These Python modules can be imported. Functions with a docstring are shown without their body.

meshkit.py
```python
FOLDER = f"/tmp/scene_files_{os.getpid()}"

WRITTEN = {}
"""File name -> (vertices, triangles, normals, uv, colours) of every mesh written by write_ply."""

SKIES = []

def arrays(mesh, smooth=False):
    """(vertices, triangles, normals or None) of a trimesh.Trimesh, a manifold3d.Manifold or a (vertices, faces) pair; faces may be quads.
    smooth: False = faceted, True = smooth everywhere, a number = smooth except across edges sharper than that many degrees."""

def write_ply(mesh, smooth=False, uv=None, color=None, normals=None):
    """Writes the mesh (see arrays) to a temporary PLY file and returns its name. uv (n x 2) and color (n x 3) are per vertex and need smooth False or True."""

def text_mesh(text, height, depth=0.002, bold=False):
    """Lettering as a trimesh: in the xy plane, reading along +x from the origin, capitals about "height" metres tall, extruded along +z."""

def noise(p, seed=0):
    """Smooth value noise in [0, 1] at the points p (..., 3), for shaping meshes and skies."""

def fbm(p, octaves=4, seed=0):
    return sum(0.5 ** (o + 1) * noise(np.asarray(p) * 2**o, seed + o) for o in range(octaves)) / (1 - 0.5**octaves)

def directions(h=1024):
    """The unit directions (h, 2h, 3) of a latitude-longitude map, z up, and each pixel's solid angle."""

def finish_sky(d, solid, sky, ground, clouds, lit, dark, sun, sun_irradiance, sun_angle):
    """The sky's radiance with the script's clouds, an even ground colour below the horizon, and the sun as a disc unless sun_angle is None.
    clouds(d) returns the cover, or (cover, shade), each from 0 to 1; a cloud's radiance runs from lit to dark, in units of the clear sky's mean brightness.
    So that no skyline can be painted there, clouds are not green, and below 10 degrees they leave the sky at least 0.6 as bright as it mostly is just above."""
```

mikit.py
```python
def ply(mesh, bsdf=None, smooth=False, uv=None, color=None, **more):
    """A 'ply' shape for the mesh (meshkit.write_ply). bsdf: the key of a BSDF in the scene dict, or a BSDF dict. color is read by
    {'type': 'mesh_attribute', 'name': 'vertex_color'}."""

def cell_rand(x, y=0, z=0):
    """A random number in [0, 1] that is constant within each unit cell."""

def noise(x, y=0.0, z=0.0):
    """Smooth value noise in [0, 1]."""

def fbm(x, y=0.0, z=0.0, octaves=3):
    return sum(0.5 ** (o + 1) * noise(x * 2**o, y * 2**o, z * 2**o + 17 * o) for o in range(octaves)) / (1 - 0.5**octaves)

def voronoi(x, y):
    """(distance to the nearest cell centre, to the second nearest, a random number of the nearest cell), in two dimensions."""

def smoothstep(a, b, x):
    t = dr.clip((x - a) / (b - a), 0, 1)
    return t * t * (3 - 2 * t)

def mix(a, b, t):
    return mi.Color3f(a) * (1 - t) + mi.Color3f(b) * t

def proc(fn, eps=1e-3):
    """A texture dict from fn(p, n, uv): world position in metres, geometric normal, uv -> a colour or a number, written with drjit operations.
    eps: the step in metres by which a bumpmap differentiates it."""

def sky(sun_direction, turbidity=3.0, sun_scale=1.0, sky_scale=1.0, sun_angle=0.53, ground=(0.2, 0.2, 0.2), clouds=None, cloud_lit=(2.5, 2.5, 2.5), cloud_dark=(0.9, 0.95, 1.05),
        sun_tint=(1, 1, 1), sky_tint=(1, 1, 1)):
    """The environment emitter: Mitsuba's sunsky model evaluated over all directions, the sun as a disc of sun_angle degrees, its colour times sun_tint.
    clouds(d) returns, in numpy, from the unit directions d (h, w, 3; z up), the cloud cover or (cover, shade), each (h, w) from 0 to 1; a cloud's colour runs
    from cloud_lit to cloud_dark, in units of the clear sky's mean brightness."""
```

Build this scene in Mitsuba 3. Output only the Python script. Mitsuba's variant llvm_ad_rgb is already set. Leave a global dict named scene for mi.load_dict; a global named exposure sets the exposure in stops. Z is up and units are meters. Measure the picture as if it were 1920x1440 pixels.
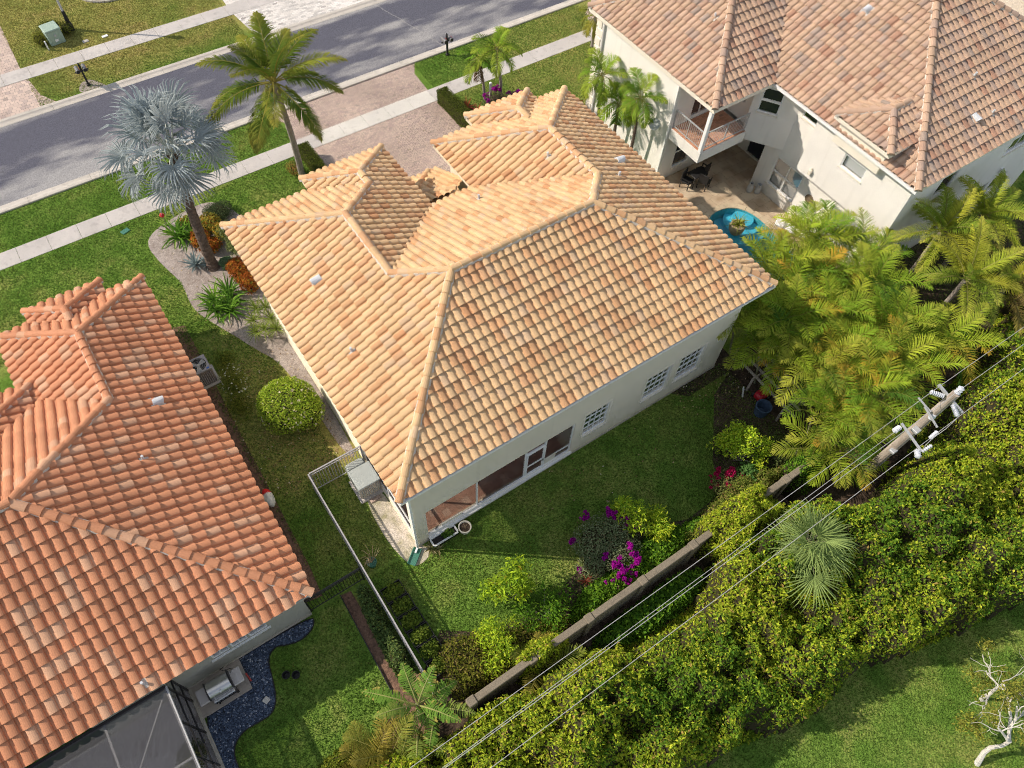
import math
import numpy as np
import trimesh
import shapely
from shapely.geometry import Polygon, box as sbox, Point
from shapely.ops import unary_union
import drjit as dr
import mitsuba as mi
import mikit
import meshkit
from mikit import noise, fbm, voronoi, smoothstep, mix, cell_rand

T = mi.ScalarTransform4f
scene, labels = {}, {}
# ------------------------------------------------------------------ camera, sky, exposure
EYE = np.array([-2.948, -9.048, 27.25])
RIGHT = np.array([0.82719707, -0.56061845, 0.03810471])
UP = np.array([0.45790024, 0.71183317, 0.53256071])
FWD = np.array([0.32568755, 0.4230845, -0.84553363])
scene['camera'] = {'type': 'perspective', 'fov': 68.7673, 'fov_axis': 'x', 'near_clip': 0.1, 'far_clip': 2000.0,
                   'to_world': T().look_at(origin=EYE.tolist(), target=(EYE + FWD).tolist(), up=UP.tolist())}
SUN = np.array([-0.79, 0.61, 0.77])


def cloud_cover(d):
    # scattered fair-weather clouds, thicker towards the horizon
    q = d / (np.abs(d[..., 2:]) + 0.25)
    n = meshkit.fbm(q * 1.7 + 3.1, 5, 4)
    sun = SUN / np.linalg.norm(SUN)
    near = np.clip(((d @ sun) - 0.90) / 0.08, 0, 1)
    return np.clip((n - 0.40) * 6, 0, 1) * (1 - near) * 0.95, np.clip((n - 0.62) * 3, 0, 0.5)


scene['sky'] = mikit.sky(SUN.tolist(), turbidity=3, sun_tint=(0.91, 0.98, 1.14), clouds=cloud_cover, cloud_lit=(2.5, 2.5, 2.5))
exposure = 1.9


def proj(p):
    d = np.asarray(p) - EYE
    z = d @ FWD
    return np.stack([512 + 748.2 * (d @ RIGHT) / z, 384 - 748.2 * (d @ UP) / z, z], -1)


# ------------------------------------------------------------------ helpers
def numbered(name):
    k, i = name, 0
    while k in scene or k in labels or any(x.startswith(k + '__') for x in ROOTS.get(name, ())):
        i += 1
        k = f'{name}_{i:03d}'
    return k


ROOTS = {}
COUNT = {}


def newkey(base):
    n = COUNT.get(base, -1) + 1
    COUNT[base] = n
    return base if n == 0 else f'{base}_{n:03d}'


def tag(key, label=None, cat=None, group=None, kind=None):
    d = labels.setdefault(key, {})
    for k, v in (('label', label), ('category', cat), ('group', group), ('kind', kind)):
        if v:
            d[k] = v


def thing(name, label, cat, group=None):
    k = newkey(name)
    tag(k, label, cat, group)
    return k


def put(name, mesh, mat, parent=None, color=None, uv=None, smooth=False, kind=None):
    """one entry; name is numbered under its parent"""
    k = newkey(f'{parent}__{name}' if parent else name)
    V = np.asarray(mesh[0] if isinstance(mesh, (tuple, list)) else mesh.vertices)
    F = np.asarray(mesh[1] if isinstance(mesh, (tuple, list)) else mesh.faces)
    if color is not None:
        color = np.broadcast_to(np.asarray(color, float), (len(V), 3))
    scene[k] = mikit.ply((V, F), mat, smooth=smooth, uv=uv, color=color)
    if kind:
        tag(k, kind=kind)
    return k


def struct(name, mesh, mat, label, kind='structure', **kw):
    k = put(name, mesh, mat, **kw)
    tag(k, label, None, None, kind)
    return k


def cat_mesh(parts):
    Vs, Fs, n = [], [], 0
    for v, f in parts:
        v, f = np.asarray(v, float), np.asarray(f, int)
        if f.shape[1] == 4:
            f = np.vstack([f[:, [0, 1, 2]], f[:, [0, 2, 3]]])
        Vs.append(v); Fs.append(f + n); n += len(v)
    return np.vstack(Vs), np.vstack(Fs)


def mv(m, loc=(0, 0, 0), rz=0.0, sc=1.0):
    v, f = m
    c, s = math.cos(rz), math.sin(rz)
    v = np.asarray(v) * sc
    v = np.stack([v[:, 0] * c - v[:, 1] * s, v[:, 0] * s + v[:, 1] * c, v[:, 2]], 1) + np.asarray(loc)
    return v, f


def bx(x0, x1, y0, y1, z0, z1, ch=0.0):
    """a box, with chamfered upright and top edges when ch > 0"""
    if ch <= 0:
        v = np.array([[x, y, z] for z in (z0, z1) for x, y in ((x0, y0), (x1, y0), (x1, y1), (x0, y1))], float)
        f = np.array([[0, 3, 2, 1], [4, 5, 6, 7], [0, 1, 5, 4], [1, 2, 6, 5], [2, 3, 7, 6], [3, 0, 4, 7]])
        return cat_mesh([(v, f)])
    c = ch
    ring = lambda d: [(x0 + d + c, y0 + d), (x1 - d - c, y0 + d), (x1 - d, y0 + d + c), (x1 - d, y1 - d - c), (x1 - d - c, y1 - d), (x0 + d + c, y1 - d), (x0 + d, y1 - d - c), (x0 + d, y0 + d + c)]
    v = [(x, y, z0) for x, y in ring(0)] + [(x, y, z1 - c) for x, y in ring(0)] + [(x, y, z1) for x, y in ring(c)]
    f = []
    for L in (0, 8):
        for i in range(8):
            j = (i + 1) % 8
            f.append([L + i, L + j, L + 8 + j, L + 8 + i])
    F = [[q[0], q[1], q[2]] for q in f] + [[q[0], q[2], q[3]] for q in f]
    F += [[16, 16 + i, 16 + i + 1] for i in range(1, 7)] + [[0, i + 1, i] for i in range(1, 7)]
    return np.array(v, float), np.array(F)


def bar(p, q, w, h=None, up=(0, 0, 1)):
    """a rectangular bar from p to q, w wide, h high"""
    h = w if h is None else h
    p, q = np.asarray(p, float), np.asarray(q, float)
    d = (q - p) / np.linalg.norm(q - p)
    s = np.cross(d, up)
    if np.linalg.norm(s) < 1e-3:
        s = np.array([1.0, 0, 0])
    s /= np.linalg.norm(s)
    u = np.cross(s, d)
    v = [e + s * a * w / 2 + u * b * h / 2 for e in (p, q) for a, b in ((-1, -1), (1, -1), (1, 1), (-1, 1))]
    f = np.array([[0, 1, 2, 3], [7, 6, 5, 4], [0, 4, 5, 1], [1, 5, 6, 2], [2, 6, 7, 3], [3, 7, 4, 0]])
    return cat_mesh([(np.array(v), f[:, ::-1])])


def tube(pts, rad, n=8, cap=True):
    pts = np.asarray(pts, float)
    rad = np.broadcast_to(np.asarray(rad, float), (len(pts),))
    tan = np.gradient(pts, axis=0)
    tan /= np.linalg.norm(tan, axis=1, keepdims=True) + 1e-9
    ref = np.array([1.0, 0, 0]) if abs(tan[0][0]) < 0.9 else np.array([0, 1.0, 0])
    s = np.cross(tan, ref); s /= np.linalg.norm(s, axis=1, keepdims=True) + 1e-9
    u = np.cross(s, tan)
    a = np.arange(n) / n * 2 * np.pi
    V = (pts[:, None] + rad[:, None, None] * (np.cos(a)[None, :, None] * s[:, None] + np.sin(a)[None, :, None] * u[:, None])).reshape(-1, 3)
    F = []
    for i in range(len(pts) - 1):
        for j in range(n):
            k = (j + 1) % n
            F.append([i * n + j, i * n + k, (i + 1) * n + k]); F.append([i * n + j, (i + 1) * n + k, (i + 1) * n + j])
    if cap:
        V = np.vstack([V, pts[:1], pts[-1:]])
        m = len(V) - 2
        L = (len(pts) - 1) * n
        for j in range(n):
            k = (j + 1) % n
            F.append([m, k, j]); F.append([m + 1, L + j, L + k])
    return V, np.array(F)


def lathe(prof, n=20, loc=(0, 0, 0)):
    prof = np.asarray(prof, float)
    a = np.arange(n) / n * 2 * np.pi
    V = np.stack([prof[:, 0, None] * np.cos(a), prof[:, 0, None] * np.sin(a), np.repeat(prof[:, 1, None], n, 1)], -1).reshape(-1, 3)
    F = []
    for i in range(len(prof) - 1):
        for j in range(n):
            k = (j + 1) % n
            F.append([i * n + j, i * n + k, (i + 1) * n + k]); F.append([i * n + j, (i + 1) * n + k, (i + 1) * n + j])
    return V + np.asarray(loc), np.array(F)


def flat(poly, z):
    """a flat sheet of a shapely polygon, facing up"""
    if not isinstance(poly, (Polygon, shapely.geometry.MultiPolygon)):
        poly = Polygon(poly)
    parts = []
    for g in getattr(poly, 'geoms', [poly]):
        v, f = trimesh.creation.triangulate_polygon(g, engine='earcut')
        v3 = np.column_stack([v, np.full(len(v), z)])
        n = np.cross(v3[f[:, 1]] - v3[f[:, 0]], v3[f[:, 2]] - v3[f[:, 0]])[:, 2]
        f = np.where(n[:, None] < 0, f[:, ::-1], f)
        parts.append((v3, f))
    return cat_mesh(parts)


def slab(poly, z0, z1):
    if not isinstance(poly, (Polygon, shapely.geometry.MultiPolygon)):
        poly = Polygon(poly)
    parts = []
    for g in getattr(poly, 'geoms', [poly]):
        m = trimesh.creation.extrude_polygon(g, z1 - z0, engine='earcut')
        parts.append((np.array(m.vertices) + [0, 0, z0], np.array(m.faces)))
    return cat_mesh(parts)


def smooth_poly(pts, it=3):
    p = np.asarray(pts, float)
    for _ in range(it):
        q = np.roll(p, -1, 0)
        p = np.stack([0.75 * p + 0.25 * q, 0.25 * p + 0.75 * q], 1).reshape(-1, 2)
    return Polygon(p)


def wall(p0, p1, z0, z1, holes=(), thick=0.18):
    """an upright wall from p0 to p1 (plan), its outer face on that line, thickness to the left of p0->p1"""
    p0, p1 = np.asarray(p0, float), np.asarray(p1, float)
    L = np.linalg.norm(p1 - p0)
    d = (p1 - p0) / L
    n = np.array([-d[1], d[0]])
    poly = sbox(0, z0, L, z1)
    for a, b, c, e in holes:
        poly = poly.difference(sbox(a, c, b, e))
    m = trimesh.creation.extrude_polygon(poly, thick, engine='earcut') if poly.geom_type == 'Polygon' else None
    if m is None:
        V, F = cat_mesh([(np.array(x.vertices), np.array(x.faces)) for x in (trimesh.creation.extrude_polygon(g, thick, engine='earcut') for g in poly.geoms)])
    else:
        V, F = np.array(m.vertices), np.array(m.faces)
    P = p0[None] + V[:, :1] * d + V[:, 2:3] * n
    return np.column_stack([P, V[:, 1]]), F


def on_wall(p0, p1, s, z, off=0.0):
    p0, p1 = np.asarray(p0, float), np.asarray(p1, float)
    d = (p1 - p0) / np.linalg.norm(p1 - p0)
    n = np.array([-d[1], d[0]])
    q = p0 + d * s + n * off
    return np.array([q[0], q[1], z])


def wall_box(p0, p1, s0, s1, z0, z1, o0, o1):
    """a box on a wall's line: s along, o outwards to inwards"""
    c = [on_wall(p0, p1, s, 0, o)[:2] for s, o in ((s0, o0), (s1, o0), (s1, o1), (s0, o1))]
    return slab(Polygon(c).buffer(0), z0, z1)


def window(root, p0, p1, s0, s1, z0, z1, cols, rows, mat='white_metal', glass='pane', bars=0.03, sill=True, split=None, blind='room_dark'):
    """frame + muntins (sub-parts) + one pane per light; recessed in the wall"""
    w = newkey(f'{root}__window')
    fr = 0.05
    parts = [wall_box(p0, p1, s0, s1, z0, z0 + fr, 0.03, 0.10), wall_box(p0, p1, s0, s1, z1 - fr, z1, 0.03, 0.10),
             wall_box(p0, p1, s0, s0 + fr, z0 + fr, z1 - fr, 0.03, 0.10), wall_box(p0, p1, s1 - fr, s1, z0 + fr, z1 - fr, 0.03, 0.10)]
    scene[w] = mikit.ply(cat_mesh(parts), mat)
    xs = np.linspace(s0 + fr, s1 - fr, cols + 1)
    zs = np.linspace(z0 + fr, z1 - fr, rows + 1)
    for i in range(1, cols):
        put('muntin', wall_box(p0, p1, xs[i] - bars / 2, xs[i] + bars / 2, z0 + fr, z1 - fr, 0.045, 0.085), mat, w)
    for j in range(1, rows):
        b = bars * (2.2 if split and j == split else 1)
        put('muntin', wall_box(p0, p1, s0 + fr, s1 - fr, zs[j] - b / 2, zs[j] + b / 2, 0.043, 0.087), mat, w)
    for i in range(cols):
        for j in range(rows):
            put('pane', wall_box(p0, p1, xs[i], xs[i + 1], zs[j], zs[j + 1], 0.062, 0.068), glass, w)
    if sill:
        put('sill', wall_box(p0, p1, s0 - 0.05, s1 + 0.05, z0 - 0.07, z0 - 0.002, -0.05, 0.05), 'trim', w)
    put('blind', wall_box(p0, p1, s0 + fr, s1 - fr, z0 + fr, z1 - fr, 0.17, 0.175), blind, w)
    return w


# ------------------------------------------------------------------ materials
def rgb(*c):
    return {'type': 'rgb', 'value': list(c)}


def two(b):
    return {'type': 'twosided', 'bsdf': b}


def princ(col, rough=0.8, spec=0.3, **k):
    return two({'type': 'principled', 'base_color': col if isinstance(col, dict) else rgb(*col), 'roughness': rough, 'specular': spec, **k})


VC = {'type': 'mesh_attribute', 'name': 'vertex_color'}
scene['vc'] = princ(VC, 0.75, 0.25)
scene['vc_gloss'] = princ(VC, 0.35, 0.5)
scene['leaf'] = {'type': 'principledthin', 'base_color': VC, 'roughness': 0.45, 'diff_trans': 0.7, 'spec_trans': 0.0, 'eta': 1.4}
scene['palm_leaf'] = {'type': 'principledthin', 'base_color': VC, 'roughness': 0.33, 'diff_trans': 0.65, 'spec_trans': 0.0, 'eta': 1.45}


def stucco(base, amp=0.06, sc=1.0):
    base = np.array(base)

    def fn(p, n, uv):
        a = fbm(p.x * 0.7 * sc, p.y * 0.7 * sc, p.z * 0.9 * sc, 4)
        b = noise(p.x * 40, p.y * 40, p.z * 40)
        streak = fbm(p.x * 5, p.y * 5, p.z * 0.35, 2)
        base_dirt = smoothstep(0.9, 0.0, p.z + 0.5 * a)
        k = 1 - amp + 2 * amp * (a - 0.5) + 0.05 * (b - 0.5) - 0.05 * smoothstep(0.55, 0.8, streak)
        return mi.Color3f(float(base[0]), float(base[1]), float(base[2])) * k * mix((1, 1, 1), (0.82, 0.78, 0.70), base_dirt * 0.7)
    return fn


for nm, c in (('stucco_cream', (0.74, 0.69, 0.57)), ('stucco_olive', (0.42, 0.41, 0.36)), ('stucco_white', (0.80, 0.785, 0.755)), ('stucco_pink', (0.75, 0.66, 0.58))):
    scene[nm] = princ(mikit.proc(stucco(c)), 0.9, 0.1)
scene['white_metal'] = princ((0.78, 0.79, 0.80), 0.4, 0.5)
scene['trim'] = princ((0.74, 0.70, 0.61), 0.6, 0.3)
scene['fascia_paint'] = princ((0.70, 0.62, 0.48), 0.6, 0.3)
scene['grey_paint'] = princ((0.45, 0.45, 0.46), 0.5, 0.4)
scene['bronze'] = princ((0.025, 0.023, 0.025), 0.4, 0.5)
scene['black'] = princ((0.02, 0.02, 0.022), 0.5, 0.4)
scene['room_dark'] = princ((0.03, 0.035, 0.045), 0.8, 0.2)
scene['blind_pale'] = princ((0.52, 0.55, 0.56), 0.8, 0.2)
scene['cable_grey'] = princ((0.40, 0.40, 0.41), 0.5, 0.4)
scene['fence_paint'] = princ((0.36, 0.355, 0.38), 0.5, 0.4)
scene['room_grey'] = princ((0.34, 0.36, 0.37), 0.8, 0.2)
scene['pane'] = {'type': 'thindielectric', 'int_ior': 1.5}
scene['screen'] = {'type': 'mask', 'opacity': 0.24, 'bsdf': two({'type': 'diffuse', 'reflectance': rgb(0.03, 0.03, 0.035)})}
scene['screen_light'] = {'type': 'mask', 'opacity': 0.3, 'bsdf': two({'type': 'diffuse', 'reflectance': rgb(0.10, 0.10, 0.11)})}
scene['steel'] = {'type': 'twosided', 'bsdf': {'type': 'principled', 'base_color': rgb(0.62, 0.61, 0.60), 'roughness': 0.32, 'metallic': 0.9}}
scene['galvanised'] = princ((0.48, 0.50, 0.52), 0.45, 0.5, metallic=0.3)
scene['porcelain'] = princ((0.55, 0.58, 0.64), 0.25, 0.6)
scene['mortar'] = princ((0.55, 0.51, 0.46), 0.9, 0.1)
scene['deck'] = princ((0.16, 0.12, 0.09), 0.9, 0.1)


def grass_fn(p, n, uv):
    x, y = p.x, p.y
    big = fbm(x * 0.22, y * 0.22, 0.0, 4)
    med = fbm(x * 1.3, y * 1.3, 3.0, 3)
    fine = noise(x * 17, y * 17, 1.0)
    vfine = noise(x * 45, y * 45, 5.0)
    far = smoothstep(32.5, 35.0, y)
    strip = smoothstep(-3.7, -3.0, x) * smoothstep(1.2, 0.2, x) * smoothstep(3.5, 5.5, y) * smoothstep(14.5, 11.5, y)
    rear = smoothstep(1.5, 0.0, y) * smoothstep(1.0, -2.0, y)
    front2 = smoothstep(13.0, 17.0, y) * smoothstep(14.0, 22.0, x)
    dry = dr.clip(0.62 * far + 0.5 * strip + 0.35 * front2 + 0.9 * (big - 0.48) + 0.7 * (med - 0.5), 0.0, 1.0)
    col = mix((0.085, 0.165, 0.026), (0.165, 0.255, 0.050), dr.clip(0.5 + 1.6 * (med - 0.5) + 0.8 * (big - 0.5), 0, 1))
    col = mix(col, (0.33, 0.275, 0.095), dry * 0.85)
    col = mix(col, (0.20, 0.135, 0.075), smoothstep(0.55, 0.78, med) * (0.25 + 0.5 * strip + 0.25 * far) * smoothstep(0.3, 0.8, fine))
    return col * (0.60 + 0.54 * fine + 0.40 * vfine)


scene['grass_ground'] = two({'type': 'bumpmap', 'relief': mikit.proc(lambda p, n, uv: 0.03 * noise(p.x * 22, p.y * 22, 2.0) + 0.02 * fbm(p.x * 3, p.y * 3, 0.0, 2), 4e-3), 'scale': 1.0,
                                  'bsdf': {'type': 'diffuse', 'reflectance': mikit.proc(grass_fn)}})


def asphalt_fn(p, n, uv):
    x, y = p.x, p.y
    streak = fbm(x * 0.16, y * 0.8, 0.0, 4)
    patch = fbm(x * 0.5, y * 1.6, 8.0, 4)
    fine = noise(x * 30, y * 30, 0.0)
    edge = smoothstep(1.2, 0.1, dr.minimum(y - 26.6, 32.5 - y))
    worn = dr.clip(2.6 * (streak - 0.47) + 2.0 * (patch - 0.5) + 0.55 * edge * fbm(x * 0.6, y * 1.5, 2.0, 3), 0, 1)
    col = mix((0.115, 0.118, 0.15), (0.34, 0.335, 0.34), worn)
    joint = smoothstep(0.05, 0.02, dr.abs(x - 17.0 + 0.25 * (y - 29) + 0.1 * noise(y * 3, 1.0))) * 0.5
    col = mix(col, (0.36, 0.35, 0.34), joint)
    return col * (0.78 + 0.44 * fine)


scene['asphalt'] = two({'type': 'diffuse', 'reflectance': mikit.proc(asphalt_fn)})


def concrete_fn(base, mott=0.12):
    def fn(p, n, uv):
        a = fbm(p.x * 0.9, p.y * 0.9, p.z, 4)
        b = noise(p.x * 28, p.y * 28, p.z * 28)
        s = fbm(p.x * 4, p.y * 4, 7.0, 3)
        k = 1 - mott + 2 * mott * (a - 0.4) + 0.10 * (b - 0.5) - 0.12 * smoothstep(0.6, 0.8, s)
        return mi.Color3f(*base) * k
    return fn


for nm, c in (('concrete_walk', (0.57, 0.54, 0.52)), ('concrete_new', (0.69, 0.665, 0.62)), ('concrete_kerb', (0.58, 0.54, 0.49)), ('concrete_pad', (0.46, 0.41, 0.36)), ('concrete_wall', (0.25, 0.215, 0.165)), ('concrete_sill', (0.50, 0.46, 0.39))):
    scene[nm] = princ(mikit.proc(concrete_fn(c)), 0.9, 0.1)


def paver_fn(c1, c2, c3, sx=0.20, sy=0.10, joint=0.32):
    def fn(p, n, uv):
        row = dr.floor(p.y / sy)
        xs = p.x / sx + 0.5 * (row - 2 * dr.floor(row / 2))
        col = dr.floor(xs)
        fx, fy = xs - col, p.y / sy - row
        r1, r2 = cell_rand(col, row, 1.0), cell_rand(col, row, 2.0)
        c = mix(mix(c1, c2, r1), c3, smoothstep(0.62, 0.95, r2))
        e = dr.minimum(dr.minimum(fx, 1 - fx) * sx, dr.minimum(fy, 1 - fy) * sy)
        g = smoothstep(0.002, 0.010, e)
        spot = smoothstep(0.93, 0.99, cell_rand(col, row, 5.0))
        big = fbm(p.x * 0.5, p.y * 0.5, 3.0, 3)
        c = mix(c, (0.16, 0.13, 0.12), spot * 0.5)
        return c * (joint + (1 - joint) * g) * (0.80 + 0.40 * big)
    return fn


scene['pavers'] = princ(mikit.proc(paver_fn((0.46, 0.355, 0.305), (0.53, 0.425, 0.365), (0.41, 0.31, 0.285))), 0.9, 0.1)
scene['pavers_far'] = princ(mikit.proc(paver_fn((0.50, 0.40, 0.35), (0.58, 0.47, 0.41), (0.42, 0.34, 0.31), 0.24, 0.24)), 0.9, 0.1)
scene['pavers_pale'] = princ(mikit.proc(paver_fn((0.62, 0.59, 0.56), (0.74, 0.71, 0.68), (0.50, 0.48, 0.46), 0.3, 0.15, 0.7)), 0.9, 0.1)
scene['pavers_grey'] = princ(mikit.proc(paver_fn((0.50, 0.47, 0.47), (0.55, 0.52, 0.51), (0.47, 0.44, 0.45), 0.25, 0.25, 0.85)), 0.9, 0.1)
scene['porch_brick'] = princ(mikit.proc(paver_fn((0.42, 0.24, 0.18), (0.52, 0.31, 0.23), (0.60, 0.42, 0.33), 0.30, 0.30, 0.75)), 0.9, 0.1)
scene['terracotta_floor'] = princ(mikit.proc(paver_fn((0.50, 0.26, 0.17), (0.58, 0.32, 0.21), (0.45, 0.22, 0.14), 0.2, 0.1, 0.7)), 0.85, 0.15)


def travertine_fn(p, n, uv):
    sx = 0.6
    row = dr.floor(p.y / sx)
    xs = p.x / sx + 0.5 * (row - 2 * dr.floor(row / 2))
    col = dr.floor(xs)
    fx, fy = xs - col, p.y / sx - row
    e = dr.minimum(dr.minimum(fx, 1 - fx), dr.minimum(fy, 1 - fy)) * sx
    a = fbm(p.x * 1.6, p.y * 1.6, 1.0, 4)
    c = mix((0.34, 0.245, 0.165), (0.56, 0.46, 0.34), dr.clip(0.5 + 1.9 * (a - 0.5) + 0.4 * (cell_rand(col, row, 1.0) - 0.5), 0, 1))
    return c * (0.7 + 0.3 * smoothstep(0.004, 0.014, e))


scene['travertine'] = princ(mikit.proc(travertine_fn), 0.7, 0.25)


def soil_fn(c1, c2, f=9.0):
    def fn(p, n, uv):
        a = fbm(p.x * 1.1, p.y * 1.1, 0.0, 3)
        b = fbm(p.x * f, p.y * f, 4.0, 3)
        return mix(c1, c2, dr.clip(0.5 + 1.2 * (a - 0.5) + 1.6 * (b - 0.5), 0, 1)) * (0.75 + 0.5 * noise(p.x * 33, p.y * 33, 2.0))
    return fn


scene['mulch'] = princ(mikit.proc(soil_fn((0.10, 0.065, 0.05), (0.24, 0.145, 0.105), 14.0)), 0.95, 0.1)
scene['bed_soil'] = princ(mikit.proc(soil_fn((0.29, 0.245, 0.225), (0.42, 0.37, 0.345))), 0.95, 0.1)
scene['litter'] = princ(mikit.proc(soil_fn((0.035, 0.026, 0.02), (0.11, 0.08, 0.06))), 0.95, 0.1)
scene['sandy'] = princ(mikit.proc(soil_fn((0.33, 0.31, 0.20), (0.62, 0.56, 0.50), 4.0)), 0.95, 0.1)
scene['gravel_soil'] = princ(mikit.proc(soil_fn((0.03, 0.04, 0.06), (0.08, 0.10, 0.14), 18.0)), 0.9, 0.2)


# ------------------------------------------------------------------ roofs of barrel tile
def tile_profile(w, hb):
    k = np.linspace(np.pi, 0, 9)
    u = 0.37 + 0.38 * np.cos(k)
    h = hb * np.sin(k) ** 0.72
    return np.concatenate([u, [0.80, 0.92, 1.02]]) * w, np.concatenate([h, [0.004, 0.004, 0.006]])


def clip_halfplane(V, F, a, b, c):
    """keep a*x + b*y <= c of a triangle mesh (plan), V with extra columns interpolated"""
    d = V[:, 0] * a + V[:, 1] * b - c
    ins = d <= 1e-9
    k = ins[F].sum(1)
    keep = F[k == 3]
    newV, newF = [V], [keep]
    n = len(V)
    for m in (1, 2):
        T_ = F[k == m]
        if not len(T_):
            continue
        odd = ins[T_] if m == 1 else ~ins[T_]
        r = np.argmax(odd, 1)
        A = T_[np.arange(len(T_)), r]; B = T_[np.arange(len(T_)), (r + 1) % 3]; C = T_[np.arange(len(T_)), (r + 2) % 3]
        tb = (d[A] / (d[A] - d[B]))[:, None]; tc = (d[A] / (d[A] - d[C]))[:, None]
        PB = V[A] + (V[B] - V[A]) * tb; PC = V[A] + (V[C] - V[A]) * tc
        ib = n + np.arange(len(T_)); ic = ib + len(T_)
        newV += [PB, PC]; n += 2 * len(T_)
        newF += [np.stack([A, ib, ic], 1)] if m == 1 else [np.stack([ib, B, C], 1), np.stack([ib, C, ic], 1)]
    return np.vstack(newV), np.vstack(newF)


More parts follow.
